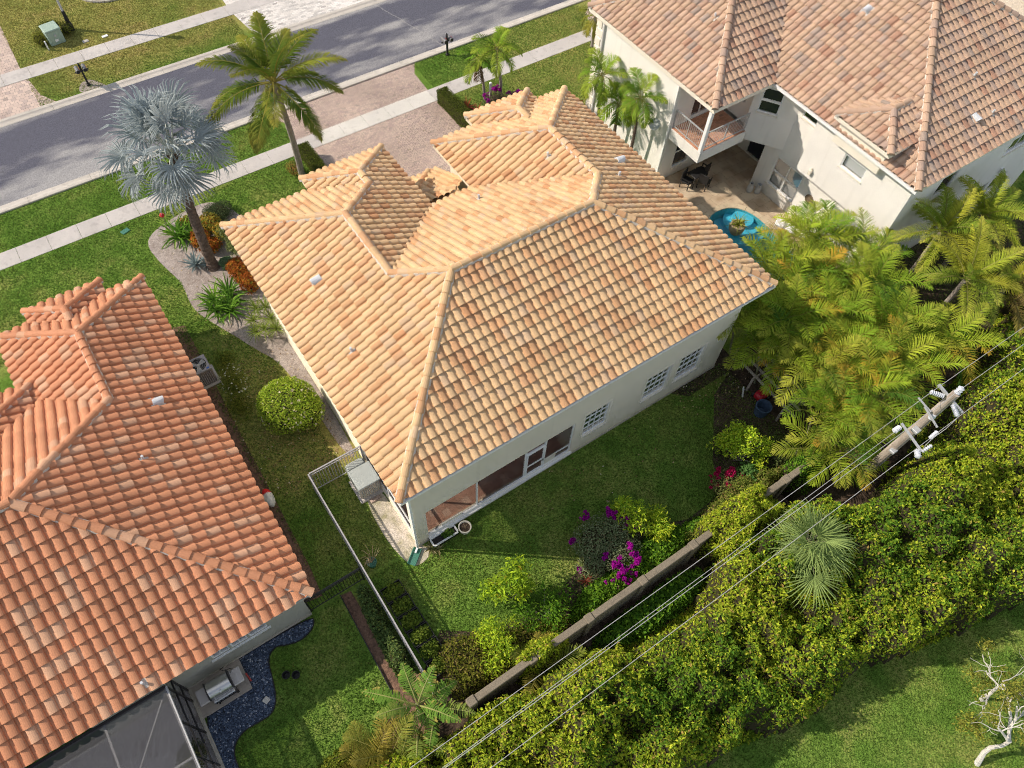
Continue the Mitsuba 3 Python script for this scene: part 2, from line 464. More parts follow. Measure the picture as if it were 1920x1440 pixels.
class Plane:
    """a roof plane: plan polygon, downslope direction d, eave constant c (d.p = c there), eave height ze, slope s"""

    def __init__(self, poly, d, c, ze, s):
        self.poly, self.d, self.c, self.ze, self.s = Polygon(poly).buffer(0), np.array(d, float), c, ze, s

    def z(self, p):
        return self.ze + self.s * (self.c - np.asarray(p, float) @ self.d)

    def tiles(self, w, e, hb, rng, shift=0.0):
        """-> list of (V with uv columns, F, intact, centre)"""
        L = math.sqrt(1 + self.s ** 2)
        d = self.d
        a = np.array([-d[1], d[0]])
        b3 = np.array([-d[0], -d[1], self.s]) / L
        n3 = np.array([d[0] * self.s, d[1] * self.s, 1]) / L
        a3 = np.array([a[0], a[1], 0])
        xy = np.array(self.poly.exterior.coords)
        us, vs = xy @ a, (self.c - xy @ d) * L
        U, Hh = tile_profile(w, hb)
        nU = len(U)
        out = []
        eave3 = lambda u: np.array([a[0] * u + d[0] * self.c, a[1] * u + d[1] * self.c, self.ze])
        F = []
        for i in range(nU - 1):
            F += [[i, i + 1, nU + i + 1], [i, nU + i + 1, nU + i], [2 * nU + i, 3 * nU + i, 3 * nU + i + 1], [2 * nU + i, 3 * nU + i + 1, 2 * nU + i + 1]]
        F = np.array(F)
        prep = shapely.prepared.prep(self.poly)
        rows = int(math.ceil(vs.max() / e)) + 1
        i0, i1 = int(math.floor(us.min() / w)) - 1, int(math.ceil(us.max() / w)) + 1
        for j in range(0, rows):
            for i in range(i0, i1):
                cu, cv = (i + 0.5) * w + shift, (j + 0.5) * e
                c0 = a * cu + d * (self.c - cv / L)
                jit = rng.normal(0, 1, 5)
                v0 = j * e - 0.045 + 0.004 * jit[0]
                v1 = (j + 1) * e + 0.01
                u0 = i * w + shift + 0.003 * jit[1]
                corners = [(a * uu + d * (self.c - vv / L)) for uu, vv in ((u0, v0), (u0 + w, v0), (u0 + w, v1), (u0, v1))]
                sq = Polygon(corners)
                if not prep.intersects(sq):
                    continue
                inside = self.poly.buffer(0.06).contains(sq)
                O = eave3(0)
                lift = 0.066 + 0.005 * jit[2]
                tw = 0.004 * jit[3]
                low = O + a3 * (u0 + U)[:, None] + b3 * v0 + n3 * (Hh + lift + tw * (U / w - .5))[:, None]
                up = O + a3 * (u0 + U * 0.985 + 0.004)[:, None] + b3 * v1 + n3 * (Hh * 0.93)[:, None]
                but = low - n3 * 0.018 + b3 * 0.004
                V = np.vstack([low, up, low, but])
                uvv = np.column_stack([np.full(len(V), rng.random()), np.concatenate([np.zeros(nU), np.ones(nU), np.zeros(nU), -np.ones(nU)])])
                V = np.hstack([V, uvv])
                Fk = F
                if not inside:
                    parts = []
                    for tri in self.tris():
                        v_, f_ = V, F
                        for (ea, eb, ec) in tri:
                            v_, f_ = clip_halfplane(v_, f_, ea, eb, ec)
                            if not len(f_):
                                break
                        if len(f_):
                            idx, inv = np.unique(f_.ravel(), return_inverse=True)
                            parts.append((v_[idx], inv.reshape(-1, 3)))
                    if not parts:
                        continue
                    V, Fk = cat_mesh(parts)
                out.append((V, Fk, inside, O + a3 * cu + b3 * cv))
        return out

    def tris(self):
        if not hasattr(self, '_t'):
            P = self.poly.buffer(0.05, join_style=2)
            v, f = trimesh.creation.triangulate_polygon(P, engine='earcut')
            self._t = []
            for t in f:
                q = v[t]
                if (q[1][0] - q[0][0]) * (q[2][1] - q[0][1]) - (q[1][1] - q[0][1]) * (q[2][0] - q[0][0]) < 0:
                    q = q[::-1]
                hp = []
                for k in range(3):
                    p0, p1 = q[k], q[(k + 1) % 3]
                    ea, eb = p1[1] - p0[1], -(p1[0] - p0[0])
                    hp.append((ea, eb, ea * p0[0] + eb * p0[1]))
                self._t.append(hp)
        return self._t


def tile_colors(V, palette, weights, weather):
    """vertex colours of tiles: one pick per tile (its random number is in column 3), a little darker towards the head"""
    r = V[:, 3]
    cum = np.cumsum(weights) / np.sum(weights)
    i = np.searchsorted(cum, r).clip(0, len(palette) - 1)
    pal = np.array(palette)
    col = pal[i]
    r2 = (r * 7919.0) % 1.0
    r3 = (r * 104729.0) % 1.0
    col = col * (0.90 + 0.2 * r2)[:, None]
    mixc = pal[(i + 1) % len(pal)]
    col = col * (0.75 + 0.0 * r3)[:, None] + mixc * 0.25
    n = meshkit.fbm(V[:, :3] * 0.6, 3, 3)
    n2 = meshkit.noise(V[:, :3] * 6.0, 5)
    col = col * (1 + weather * (n - 0.5) + 0.16 * (n2 - 0.5))[:, None]
    dark = np.where(V[:, 4] < -0.5, 0.9, 1.0)
    return np.clip(col * dark[:, None], 0.01, 0.95)


def tile_roof(root, planes, ridges, w, e, hb, palette, weights, seed, cap=0.13, cap_len=0.40, weather=0.25, limit=300):
    """planes of tile; the 300 whole tiles that show largest are entries, the rest one field; ridge tiles one by one"""
    rng = np.random.default_rng(seed)
    rf = f'{root}__roof'
    deck = []
    for P in planes:
        v, f = flat(P.poly, 0.0)
        v = np.column_stack([v[:, :2], P.z(v[:, :2]) - 0.01])
        deck.append((v, f))
    scene[rf] = mikit.ply(cat_mesh(deck), 'deck')
    allt = []
    for P in planes:
        allt += P.tiles(w, e, hb, rng, shift=rng.random() * w)
    whole = [t for t in allt if t[2]]
    rest = [t for t in allt if not t[2]]
    if whole:
        pc = proj(np.array([t[3] for t in whole]))
        ok = (pc[:, 0] > 4) & (pc[:, 0] < 1020) & (pc[:, 1] > 4) & (pc[:, 1] < 764)
        order = np.argsort(np.where(ok, pc[:, 2], 1e6))
        n = min(limit, int(ok.sum()))
        for q in order[:n]:
            V, F = whole[q][:2]
            put('tile', (V[:, :3], F), 'vc', rf, color=tile_colors(V, palette, weights, weather))
        rest += [whole[q] for q in order[n:]]
    V, F = cat_mesh([(t[0], t[1]) for t in rest])
    put('tile_field', (V[:, :3], F), 'vc', rf, color=tile_colors(V, palette, weights, weather), kind='stuff')
    # ridge and hip tiles, from the low end to the high end, each lapping the one below
    mort = []
    k = np.linspace(0, np.pi, 8)
    for p, q in ridges:
        p, q = np.array(p, float), np.array(q, float)
        if q[2] < p[2]:
            p, q = q, p
        L = np.linalg.norm(q - p)
        d = (q - p) / L
        s = np.cross(d, [0, 0, 1]); s /= np.linalg.norm(s)
        u = np.cross(s, d)
        n = max(2, int(round(L / cap_len)))
        st = L / n
        hb0 = hb * 0.45
        m = []
        for end in (p - d * 0.02, q):
            for o, h in ((-0.165, 0.0), (-0.135, hb0 + 0.045), (0.135, hb0 + 0.045), (0.165, 0.0)):
                m.append(end + s * o + u * h)
        mort.append((np.array(m), np.array([[0, 1, 5, 4], [1, 2, 6, 5], [2, 3, 7, 6], [0, 3, 2, 1]])))
        for i in range(n):
            r0, r1 = cap * (1.06 + 0.03 * rng.normal()), cap * 0.93
            a0, a1 = p + d * (i * st - 0.035), p + d * ((i + 1) * st + 0.03)
            off = s * rng.normal() * 0.006
            R0 = a0 + off + u * (hb0 + 0.035) + np.outer(np.cos(k), s) * r0 + np.outer(np.sin(k), u) * r0 * 0.85
            R1 = a1 + off + u * (hb0 + 0.005) + np.outer(np.cos(k), s) * r1 + np.outer(np.sin(k), u) * r1 * 0.85
            R2 = R0 - (R0 - (a0 + off + u * (hb0 + 0.035))) * 0.16 + d * 0.005
            V = np.vstack([R0, R1, R0, R2])
            F = []
            for j in range(7):
                F += [[j, 8 + j, 9 + j], [j, 9 + j, j + 1], [16 + j, 17 + j, 25 + j], [16 + j, 25 + j, 24 + j]]
            F += [[j + 24, j + 25, 24] for j in range(1, 7)]
            F = np.array(F)
            if i == 0:
                c0 = V[24:32].mean(0)
            V = np.hstack([V, np.full((32, 1), rng.random()), np.concatenate([np.zeros(16), np.zeros(8), -np.ones(8)])[:, None]])
            put('ridge_tile', (V[:, :3], F), 'vc', rf, color=tile_colors(V, palette, weights, weather))
    if mort:
        put('ridge_mortar', cat_mesh(mort), 'mortar', rf)
    return rf


def roof_vent(rf, P, x, y, kind='hood'):
    z = float(P.z((x, y)))
    L = math.sqrt(1 + P.s ** 2)
    d3 = np.array([P.d[0], P.d[1], -P.s]) / L
    n3 = np.array([P.d[0] * P.s, P.d[1] * P.s, 1]) / L
    a3 = np.cross(n3, d3)
    o = np.array([x, y, z]) + n3 * 0.05
    if kind == 'hood':
        k = np.linspace(0, np.pi, 9)
        R0 = [o + d3 * 0.16 + a3 * 0.16 * math.cos(t) + n3 * 0.24 * math.sin(t) for t in k]
        R1 = [o - d3 * 0.20 + a3 * 0.15 * math.cos(t) + n3 * 0.10 * math.sin(t) for t in k]
        V = np.array(R0 + R1)
        F = [[j, 9 + j, 10 + j] for j in range(8)] + [[j, 10 + j, j + 1] for j in range(8)] + [[0, j + 1, j] for j in range(1, 8)] + [[9, 9 + j, 10 + j] for j in range(1, 8)]
        put('vent_hood', (V, np.array(F)), 'vent_metal', rf)
        put('flashing', bar(o - d3 * 0.26, o + d3 * 0.24, 0.46, 0.02, up=n3), 'mortar', rf)
    else:
        put('vent_pipe', tube([o - n3 * 0.1, o + np.array([0, 0, 0.22])], 0.045, 8), 'vent_metal', rf)
        put('flashing', bar(o - d3 * 0.16, o + d3 * 0.14, 0.28, 0.02, up=n3), 'mortar', rf)


scene['vent_metal'] = princ((0.55, 0.58, 0.62), 0.5, 0.4)


def eaves(root, outline, ze, depth=0.2, mat='fascia_paint', gutter=(), soffit='trim', gmat='white_metal'):
    """soffit and fascia boards round the plan outline; gutters on the named edges"""
    poly = Polygon(outline).buffer(0)
    put('soffit', slab(poly.buffer(-0.05, join_style=2), ze - depth, ze - depth + 0.03), soffit, root)
    pts = list(outline)
    n = len(pts)
    ccw = Polygon(pts).exterior.is_ccw
    for i in range(n):
        p, q = np.array(pts[i], float), np.array(pts[(i + 1) % n], float)
        if not ccw:
            p, q = q, p
        d = (q - p) / np.linalg.norm(q - p)
        o = np.array([d[1], -d[0]])
        pin, qin = p - o * 0.025, q - o * 0.025
        zc = ze - depth / 2 - 0.02
        put('fascia', bar((*pin, zc), (*qin, zc), 0.04, depth - 0.02), mat, root)
        if i in gutter:
            g0, g1 = p + o * 0.05 - d * 0.02, q + o * 0.05 + d * 0.02
            put('gutter', bar((*g0, ze - 0.085), (*g1, ze - 0.085), 0.10, 0.11), gmat, root)


# ------------------------------------------------------------------ main house
HE, SL = 5.86, 0.495
W_, a_, b_, yD, e_, y2, g_, yG, xr, y3, m_ = 16.08, 5.12, 1.5, 9.91, 1.81, 12.49, 1.68, 9.94, 12.94, 12.53, 1.62
w1 = a_ - b_
q_ = a_ - g_
rx = W_ - q_
yf = 2 * a_
h_ = lambda dd: HE + SL * dd
yw, yl = yD + w1, y2 + w1 - e_
xg = W_ - 2 * q_
yr = yG + q_
yj = yr - m_
y4 = y3 + m_
Lf, Rt, Bk, Fr = (-1, 0), (1, 0), (0, -1), (0, 1)
A1, A2, Bp, Dp, E1, E2, Fp, Gp, Hp, Jp = (a_, a_), (W_ - a_, a_), (w1, a_ + b_), (w1, yD), (w1 + e_, yD + e_), (w1 + e_, y2), (rx, a_ + g_), (rx, yG), (xr, y3), (xr, yj)
main_planes = dict(
    rear=Plane([(0, 0), (W_, 0), A2, A1], Bk, 0, HE, SL),
    left=Plane([(0, 0), A1, Bp, Dp, (0, yw)], Lf, 0, HE, SL),
    right=Plane([(W_, 0), (W_, yr), Gp, Fp, A2], Rt, W_, HE, SL),
    wing_front=Plane([(0, yw), Dp, E1, (2 * e_, yw)], Fr, yw, HE, SL),
    wing_right=Plane([Bp, (2 * w1, yf), (2 * w1, yl), E2, E1, Dp], Rt, 2 * w1, HE, SL),
    bay_left=Plane([(2 * e_, yw), E1, E2, (2 * e_, yl)], Lf, -2 * e_, HE, SL),
    bay_front=Plane([(2 * e_, yl), E2, (2 * w1, yl)], Fr, yl, HE, SL),
    front=Plane([A1, A2, Fp, (xg, yf), (2 * w1, yf), Bp], Fr, yf, HE, SL),
    rw_left=Plane([(xg, yf), (xg, yr), Gp, Fp], Lf, -xg, HE, SL),
    rw_front=Plane([(xg, yr), (xr - m_, yr), Jp, (xr + m_, yr), (W_, yr), Gp], Fr, yr, HE, SL),
    rb_left=Plane([(xr - m_, yr), (xr - m_, y4), Hp, Jp], Lf, -(xr - m_), HE, SL),
    rb_right=Plane([(xr + m_, yr), Jp, Hp, (xr + m_, y4)], Rt, xr + m_, HE, SL),
    rb_front=Plane([(xr - m_, y4), Hp, (xr + m_, y4)], Fr, y4, HE, SL),
    entry_front=Plane([(7.45, 14.2), (7.45, 11.13), (8.95, 11.13), (9.62, 11.8), (9.62, 14.2)], Fr, 14.0, 5.2 - .495 * 2.87, 0.495),
    entry_left=Plane([(7.25, 10.6), (9.0, 10.6), (8.95, 11.13), (7.45, 12.63), (7.25, 12.63)], Lf, -7.2, 5.2 - .495 * 1.76, 0.495),
)
c3 = lambda p, z: (p[0], p[1], z)
mr = [(c3((0, 0), HE), c3(A1, h_(a_))), (c3((W_, 0), HE), c3(A2, h_(a_))), (c3(A1, h_(a_)), c3(A2, h_(a_))), (c3(Bp, h_(w1)), c3(A1, h_(a_))),
      (c3(Dp, h_(w1)), c3(Bp, h_(w1))), (c3((0, yw), HE), c3(Dp, h_(w1))), (c3(E1, h_(w1 - e_)), c3(Dp, h_(w1))), (c3(E1, h_(w1 - e_)), c3(E2, h_(w1 - e_))),
      (c3((2 * w1, yl), HE), c3(E2, h_(w1 - e_))), (c3((2 * e_, yl), HE), c3(E2, h_(w1 - e_))), (c3(Fp, h_(q_)), c3(A2, h_(a_))), (c3(Fp, h_(q_)), c3(Gp, h_(q_))),
      (c3((W_, yr), HE), c3(Gp, h_(q_))), (c3((xg, yr), HE), c3(Gp, h_(q_))), (c3(Hp, h_(m_)), c3(Jp, h_(m_))), (c3((xr + m_, y4), HE), c3(Hp, h_(m_))), (c3((xr - m_, y4), HE), c3(Hp, h_(m_))),
      ((7.45, 12.63, 4.46), (8.95, 11.13, 5.2)), ((9.2, 14.0, 3.8), (7.9, 12.75, 4.42))]
house = thing('house', 'cream house with a pale peach barrel tile roof in the middle of the photo', 'house')
mrf = tile_roof(house, list(main_planes.values()), mr, 0.293, 0.415, 0.076,
                [(0.598, 0.395, 0.215), (0.649, 0.458, 0.265), (0.563, 0.333, 0.178), (0.529, 0.279, 0.138), (0.614, 0.466, 0.305), (0.478, 0.225, 0.109)],
                [0.36, 0.30, 0.16, 0.08, 0.08, 0.02], 11, weather=0.20)
for pl, x, y, kd in (('left', 1.63, 8.49, 'hood'), ('left', 1.26, 5.28, 'pipe'), ('rw_left', 11.87, 8.95, 'pipe'), ('right', 14.63, 7.77, 'hood'), ('right', 13.68, 6.7, 'pipe'), ('front', 8.71, 9.03, 'pipe')):
    roof_vent(mrf, main_planes[pl], x, y, kd)
eaves(house, [(0, 0), (W_, 0), (W_, yr), (xr + m_, yr), (xr + m_, y4), (xr - m_, y4), (xr - m_, yr), (xg, yr), (xg, yf), (2 * w1, yf), (2 * w1, yl), (2 * e_, yl), (2 * e_, yw), (0, yw)], HE, 0.22, gutter=(0,))
O = 0.51
zt = HE - 0.22
RW = ((O, O), (W_ - O, O))
wx = lambda x: x - O
rear_holes = [(wx(0.97), wx(7.60), 0.34, 2.60), (wx(8.05), wx(9.25), 1.10, 2.75), (wx(11.12), wx(12.38), 1.02, 2.75), (wx(12.86), wx(14.16), 1.06, 2.80)]
put('wall', wall(*RW, 0, zt, rear_holes, 0.2), 'stucco_cream', house)
LW = ((O, yw - O), (O, O))
ly = lambda y: (yw - O) - y
put('wall', wall((O, yw - O), (O, O + 0.2), 0, zt, [(ly(4.6), ly(0.9), 0.34, 3.3)], 0.2), 'stucco_cream', house)
put('wall', wall((W_ - O, O + 0.2), (W_ - O, yr - O), 0, zt, [], 0.2), 'stucco_cream', house)
put('wall', wall((W_ - O - 0.2, yr - O), (xg + O, yr - O), 0, zt, [], 0.2), 'stucco_cream', house)
put('wall', wall((xg + O, yr - O), (xg + O, yf - O), 0, zt, [], 0.2), 'stucco_cream', house)
put('wall', wall((xg + O, yf - O), (2 * w1 - O, yf - O), 0, zt, [], 0.2), 'stucco_cream', house)
put('wall', wall((2 * w1 - O, yf - O), (2 * w1 - O, yl - O), 0, zt, [], 0.2), 'stucco_cream', house)
put('wall', wall((2 * w1 - O - 0.2, yl - O), (2 * e_ + O, yl - O), 0, zt, [], 0.2), 'stucco_cream', house)
put('wall', wall((2 * e_ + O, yl - O), (2 * e_ + O, yw - O), 0, zt, [], 0.2), 'stucco_cream', house)
put('wall', wall((2 * e_ + O, yw - O), (O + 0.2, yw - O), 0, zt, [], 0.2), 'stucco_cream', house)
put('wall', wall((xr + m_ - O, yr - O), (xr + m_ - O, y4 - O), 0, zt, [], 0.2), 'stucco_cream', house)
put('wall', wall((xr + m_ - O - 0.2, y4 - O), (xr - m_ + O + 0.2, y4 - O), 0, zt, [], 0.2), 'stucco_cream', house)
put('wall', wall((xr - m_ + O, y4 - O), (xr - m_ + O, yr - O), 0, zt, [], 0.2), 'stucco_cream', house)
put('entry_wall', wall((7.6, 12.2), (7.6, 10.9), 0, 4.4, [], 0.2), 'stucco_cream', house)
# rear windows
for s0, s1, z0, z1 in ((8.05, 9.25, 1.10, 2.75), (11.12, 12.38, 1.02, 2.75), (12.86, 14.16, 1.06, 2.80)):
    w = window(house, *RW, wx(s0), wx(s1), z0, z1, 4, 4, split=2, bars=0.028)
    sur = [wall_box(*RW, wx(s0) - .09, wx(s1) + .09, z1, z1 + .09, -0.025, 0.02), wall_box(*RW, wx(s0) - .09, wx(s0), z0, z1, -0.025, 0.02), wall_box(*RW, wx(s1), wx(s1) + .09, z0, z1, -0.025, 0.02)]
    put('surround', cat_mesh(sur), 'trim', w)
# screened porch behind the rear wall
sp = newkey(f'{house}__screen_porch')
scene[sp] = mikit.ply(flat(sbox(O + .2, O + .2, 7.7, 4.6), 0.12), 'porch_brick')
put('porch_wall', wall((7.72, 4.7), (O + .2, 4.7), 0, 3.4, [(1.2, 3.4, 0.12, 2.2)], 0.15), 'stucco_cream', sp)
put('porch_wall', wall((7.7, O + .2), (7.7, 4.7), 0, 3.4, [(1.5, 2.4, 1.0, 2.1)], 0.15), 'stucco_cream', sp)
put('porch_window', wall((7.86, 1.9), (7.86, 3.4), 0.9, 2.2, [], 0.02), 'room_dark', sp)
put('porch_door', wall((7.0, 4.86), (3.6, 4.86), 0.12, 2.3, [], 0.02), 'room_dark', sp)
put('porch_ceiling', slab(sbox(O + .2, O + .2, 7.85, 4.85), 3.4, 3.45), 'trim', sp)
fr_ = lambda x0, x1, z0, z1, o0=0.05, o1=0.11: wall_box(*RW, wx(x0), wx(x1), z0, z1, o0, o1)
put('post', fr_(3.15, 3.21, 0.42, 2.56), 'white_metal', sp)
put('post', fr_(5.32, 5.40, 0.42, 2.56), 'white_metal', sp)
put('post', fr_(6.24, 6.32, 0.42, 2.56), 'white_metal', sp)
put('post', fr_(7.53, 7.60, 0.34, 2.60), 'white_metal', sp)
put('post', fr_(0.97, 1.02, 0.34, 2.60), 'white_metal', sp)
put('head_rail', fr_(1.02, 7.53, 2.56, 2.60), 'white_metal', sp)
put('bottom_rail', fr_(1.02, 7.53, 0.34, 0.42, 0.02, 0.12), 'white_metal', sp)
put('ledge', fr_(0.98, 7.62, 0.25, 0.335, -0.10, 0.10), 'white_metal', sp)
put('kick_panel', fr_(6.34, 6.86, 0.42, 0.86), 'trim', sp)
put('chair_rail', fr_(6.86, 7.53, 0.82, 0.86), 'white_metal', sp)
put('chair_rail', fr_(1.6, 2.5, 0.42, 0.60), 'trim', sp)
dk = newkey(f'{house}__screen_door')
scene[dk] = mikit.ply(cat_mesh([fr_(5.41, 5.47, 0.43, 2.18, 0.03, 0.09), fr_(6.17, 6.23, 0.43, 2.18, 0.03, 0.09), fr_(5.47, 6.17, 2.10, 2.18, 0.03, 0.09), fr_(5.47, 6.17, 0.43, 0.52, 0.03, 0.09), fr_(5.47, 6.17, 1.10, 1.16, 0.03, 0.09)]), 'white_metal')
put('handle', fr_(6.19, 6.21, 1.0, 1.15, -0.01, 0.03), 'black', dk)
put('screen', fr_(5.47, 6.17, 0.5, 2.12, 0.058, 0.06), 'screen', dk)
put('transom_rail', fr_(5.40, 6.24, 2.18, 2.23), 'white_metal', sp)
for x0, x1 in ((1.02, 3.15), (3.21, 5.32), (6.32, 7.53)):
    put('screen_panel', fr_(x0, x1, 0.40, 2.57, 0.079, 0.081), 'screen', sp)
LWp = ((O, yw - O), (O, O + .2))
for s0, s1, z0, z1 in ((0.9, 0.97, 0.34, 3.3), (4.53, 4.6, 0.34, 3.3), (0.97, 4.53, 0.34, 0.42), (0.97, 4.53, 3.24, 3.3), (0.97, 4.53, 1.17, 1.24), (2.7, 2.76, 0.42, 3.24)):
    put('side_frame', wall_box(*LWp, ly(s1), ly(s0), z0, z1, 0.04, 0.10), 'white_metal', sp)
put('screen_panel', wall_box(*LWp, ly(4.53), ly(0.97), 0.42, 3.24, 0.069, 0.071), 'screen', sp)
# plinth, downspouts, splash block, side door
put('plinth', cat_mesh([wall_box(*RW, 0.0, W_ - 2 * O, 0.0, 0.13, -0.03, -0.002)]), 'concrete_sill', house)
put('downspout', cat_mesh([bar((O - .05, O - .06, 0.12), (O - .05, O - .06, HE - 0.15), 0.08, 0.06), bar((O - .05, O - .06, 0.13), (O - .22, O - .18, 0.06), 0.07)]), 'white_metal', house)
put('downspout', cat_mesh([bar((2 * e_ - 0.1, yw + 0.08, 0.1), (2 * e_ - 0.1, yw + 0.08, HE - 0.1), 0.07)]), 'white_metal', house)
tag(put('splash_block', mv(cat_mesh([bx(-0.16, 0.16, -0.34, 0.34, 0.0, 0.03), bx(-0.16, -0.13, -0.34, 0.34, 0.03, 0.09), bx(0.13, 0.16, -0.34, 0.34, 0.03, 0.09)]), (0.2, 0.24, 0.006), -0.9), 'green_plastic'),
    'green plastic splash block under the white downspout at the cream house corner', 'splash block')
scene['green_plastic'] = princ((0.06, 0.20, 0.15), 0.5, 0.4)

# ------------------------------------------------------------------ left house
XL, YL, YF, aL, gL, xL, y3L, mL, sL, hL = -3.517, 0.033, 15.679, 6.111, 3.301, -6.489, 14.917, 1.473, 0.517, 2.906
qL = aL - gL
WL = 17.0
x0L = XL - WL
hh = lambda d: hL + sL * d
LA, LB_, LF_, LG = (XL - aL, YL + aL), (x0L + aL, YL + aL), (XL - qL, YL + aL + gL), (XL - qL, YF - qL)
yfL = YL + 2 * aL
xgL = XL - 2 * qL
LJ, LH = (xL, YF - mL), (xL, y3L)
left_planes = dict(
    rear=Plane([(x0L, YL), (XL, YL), LA, LB_], Bk, -YL, hL, sL),
    right=Plane([(XL, YL), (XL, YF), LG, LF_, LA], Rt, XL, hL, sL),
    left=Plane([(x0L, YL), LB_, (x0L, yfL)], Lf, -x0L, hL, sL),
    front=Plane([LA, LF_, (xgL, yfL), (x0L, yfL), LB_], Fr, yfL, hL, sL),
    rw_left=Plane([(xgL, yfL), (xgL, YF), LG, LF_], Lf, -xgL, hL, sL),
    rw_front=Plane([(xgL, YF), (xL - mL, YF), LJ, (xL + mL, YF), (XL, YF), LG], Fr, YF, hL, sL),
    rb_left=Plane([(xL - mL, YF), (xL - mL, y3L + mL), LH, LJ], Lf, -(xL - mL), hL, sL),
    rb_right=Plane([(xL + mL, YF), LJ, LH, (xL + mL, y3L + mL)], Rt, xL + mL, hL, sL),
    rb_front=Plane([(xL - mL, y3L + mL), LH, (xL + mL, y3L + mL)], Fr, y3L + mL, hL, sL),
    entry_right=Plane([(-8.45, 11.75), (-8.45, 12.75), (-10.7, 10.5), (-10.7, 9.5)], Rt, -8.45, hL + 0.2, sL),
    entry_front=Plane([(-8.45, 12.75), (-12.95, 12.75), (-10.7, 10.5)], Fr, 12.75, hL + 0.2, sL),
)
lr = [(c3((XL, YL), hL), c3(LA, hh(aL))), (c3((x0L, YL), hL), c3(LB_, hh(aL))), (c3(LA, hh(aL)), c3(LB_, hh(aL))), (c3(LF_, hh(qL)), c3(LA, hh(aL))), (c3(LF_, hh(qL)), c3(LG, hh(qL))),
      (c3((XL, YF), hL), c3(LG, hh(qL))), (c3((xgL, YF), hL), c3(LG, hh(qL))), (c3(LH, hh(mL)), c3(LJ, hh(mL))), (c3((xL + mL, y3L + mL), hL), c3(LH, hh(mL))), (c3((xL - mL, y3L + mL), hL), c3(LH, hh(mL))),
      ((-8.45, 12.75, hL + .2), (-10.7, 10.5, hL + .2 + sL * 2.25))]
house_l = thing('house', 'house with a terracotta barrel tile roof at the left edge of the photo', 'house')
lrf = tile_roof(house_l, list(left_planes.values()), lr, 0.362, 0.455, 0.098,
                [(0.530, 0.237, 0.131), (0.567, 0.268, 0.150), (0.501, 0.198, 0.099), (0.576, 0.326, 0.205), (0.557, 0.342, 0.224)], [0.36, 0.32, 0.14, 0.14, 0.04], 23, cap=0.145, cap_len=0.43, weather=0.35)
for pl, x, y, kd in (('right', -5.04, 8.98, 'hood'), ('right', -6.14, 6.64, 'pipe'), ('rear', -8.89, 0.25, 'pipe')):
    roof_vent(lrf, left_planes[pl], x, y, kd)
eaves(house_l, [(x0L, YL), (XL, YL), (XL, YF), (xL + mL, YF), (xL + mL, y3L + mL), (xL - mL, y3L + mL), (xL - mL, YF), (xgL, YF), (xgL, yfL), (x0L, yfL)], hL, 0.18, mat='grey_paint')
OL = 0.395
LRW = ((x0L + OL, YL + OL), (XL - OL, YL + OL))
lx = lambda x: x - (x0L + OL)
ztl = hL - 0.18
put('wall', wall(*LRW, 0, ztl, [(lx(-7.2), lx(-6.60), 1.2, 2.4), (lx(-6.54), lx(-5.97), 1.2, 2.4), (lx(-5.91), lx(-5.27), 1.2, 2.4), (lx(-15), lx(-11), 0.1, 2.3)], 0.18), 'stucco_olive', house_l)
put('wall', wall((XL - OL, YL + OL + .18), (XL - OL, YF - OL), 0, ztl), 'stucco_olive', house_l)
put('wall', wall((XL - OL - .18, YF - OL), (xgL + OL, YF - OL), 0, ztl), 'stucco_olive', house_l)
put('wall', wall((xgL + OL, YF - OL), (xgL + OL, yfL - OL), 0, ztl), 'stucco_olive', house_l)
put('wall', wall((xgL + OL, yfL - OL), (x0L + OL, yfL - OL), 0, ztl), 'stucco_olive', house_l)
put('wall', wall((x0L + OL, yfL - OL), (x0L + OL, YL + OL + .18), 0, ztl), 'stucco_olive', house_l)
put('wall', wall((xL + mL - OL, YF - OL), (xL + mL - OL, y3L + mL - OL), 0, ztl), 'stucco_olive', house_l)
put('wall', wall((xL + mL - OL - .18, y3L + mL - OL), (xL - mL + OL + .18, y3L + mL - OL), 0, ztl), 'stucco_olive', house_l)
put('wall', wall((xL - mL + OL, y3L + mL - OL), (xL - mL + OL, YF - OL), 0, ztl), 'stucco_olive', house_l)
put('plinth', wall_box(*LRW, 0.0, WL - 2 * OL, 0.0, 0.16, -0.03, -0.002), 'concrete_sill', house_l)
for s0, s1, c in ((-7.2, -6.60, 2), (-6.54, -5.97, 2), (-5.91, -5.27, 1)):
    window(house_l, *LRW, lx(s0), lx(s1), 1.2, 2.4, c, 1, sill=False)
put('window_sill', wall_box(*LRW, lx(-7.28), lx(-5.2), 1.12, 1.195, -0.05, 0.05), 'white_metal', house_l)

# ------------------------------------------------------------------ right two-storey house
XR, YR, XW, YW, YFR, hR, sR = 24.3, 0.19, 20.6, 8.40, 17.51, 6.25, 0.55
hw = 7.0
APX, APY = XR + hw, YR + hw
xe = XR + 2 * hw
wy = (YFR - YW) / 2
PW = (XW + wy, YW + wy)
yE = YFR
zr = lambda d: hR + sR * d
VJ = (XR + PW[0] - XW, YW + PW[0] - XW)      # valley top: main left plane meets the wing's rear plane at the wing's ridge height
right_planes = dict(
    rear=Plane([(XR, YR), (xe, YR), (APX, APY)], Bk, -YR, hR, sR),
    left=Plane([(XR, YR), (APX, APY), (APX, yE), (VJ[0], yE), VJ, (XR, YW)], Lf, -XR, hR, sR),
    right=Plane([(xe, YR), (xe, yE), (APX, yE), (APX, APY)], Rt, xe, hR, sR),
    wing_left=Plane([(XW, YW), PW, (XW, YFR)], Lf, -XW, hR, sR),
    wing_rear=Plane([(XW, YW), (XR, YW), VJ, PW], Bk, -YW, hR, sR),
    wing_front=Plane([(XW, YFR), PW, VJ, (VJ[0], YFR)], Fr, YFR, hR, sR),
)
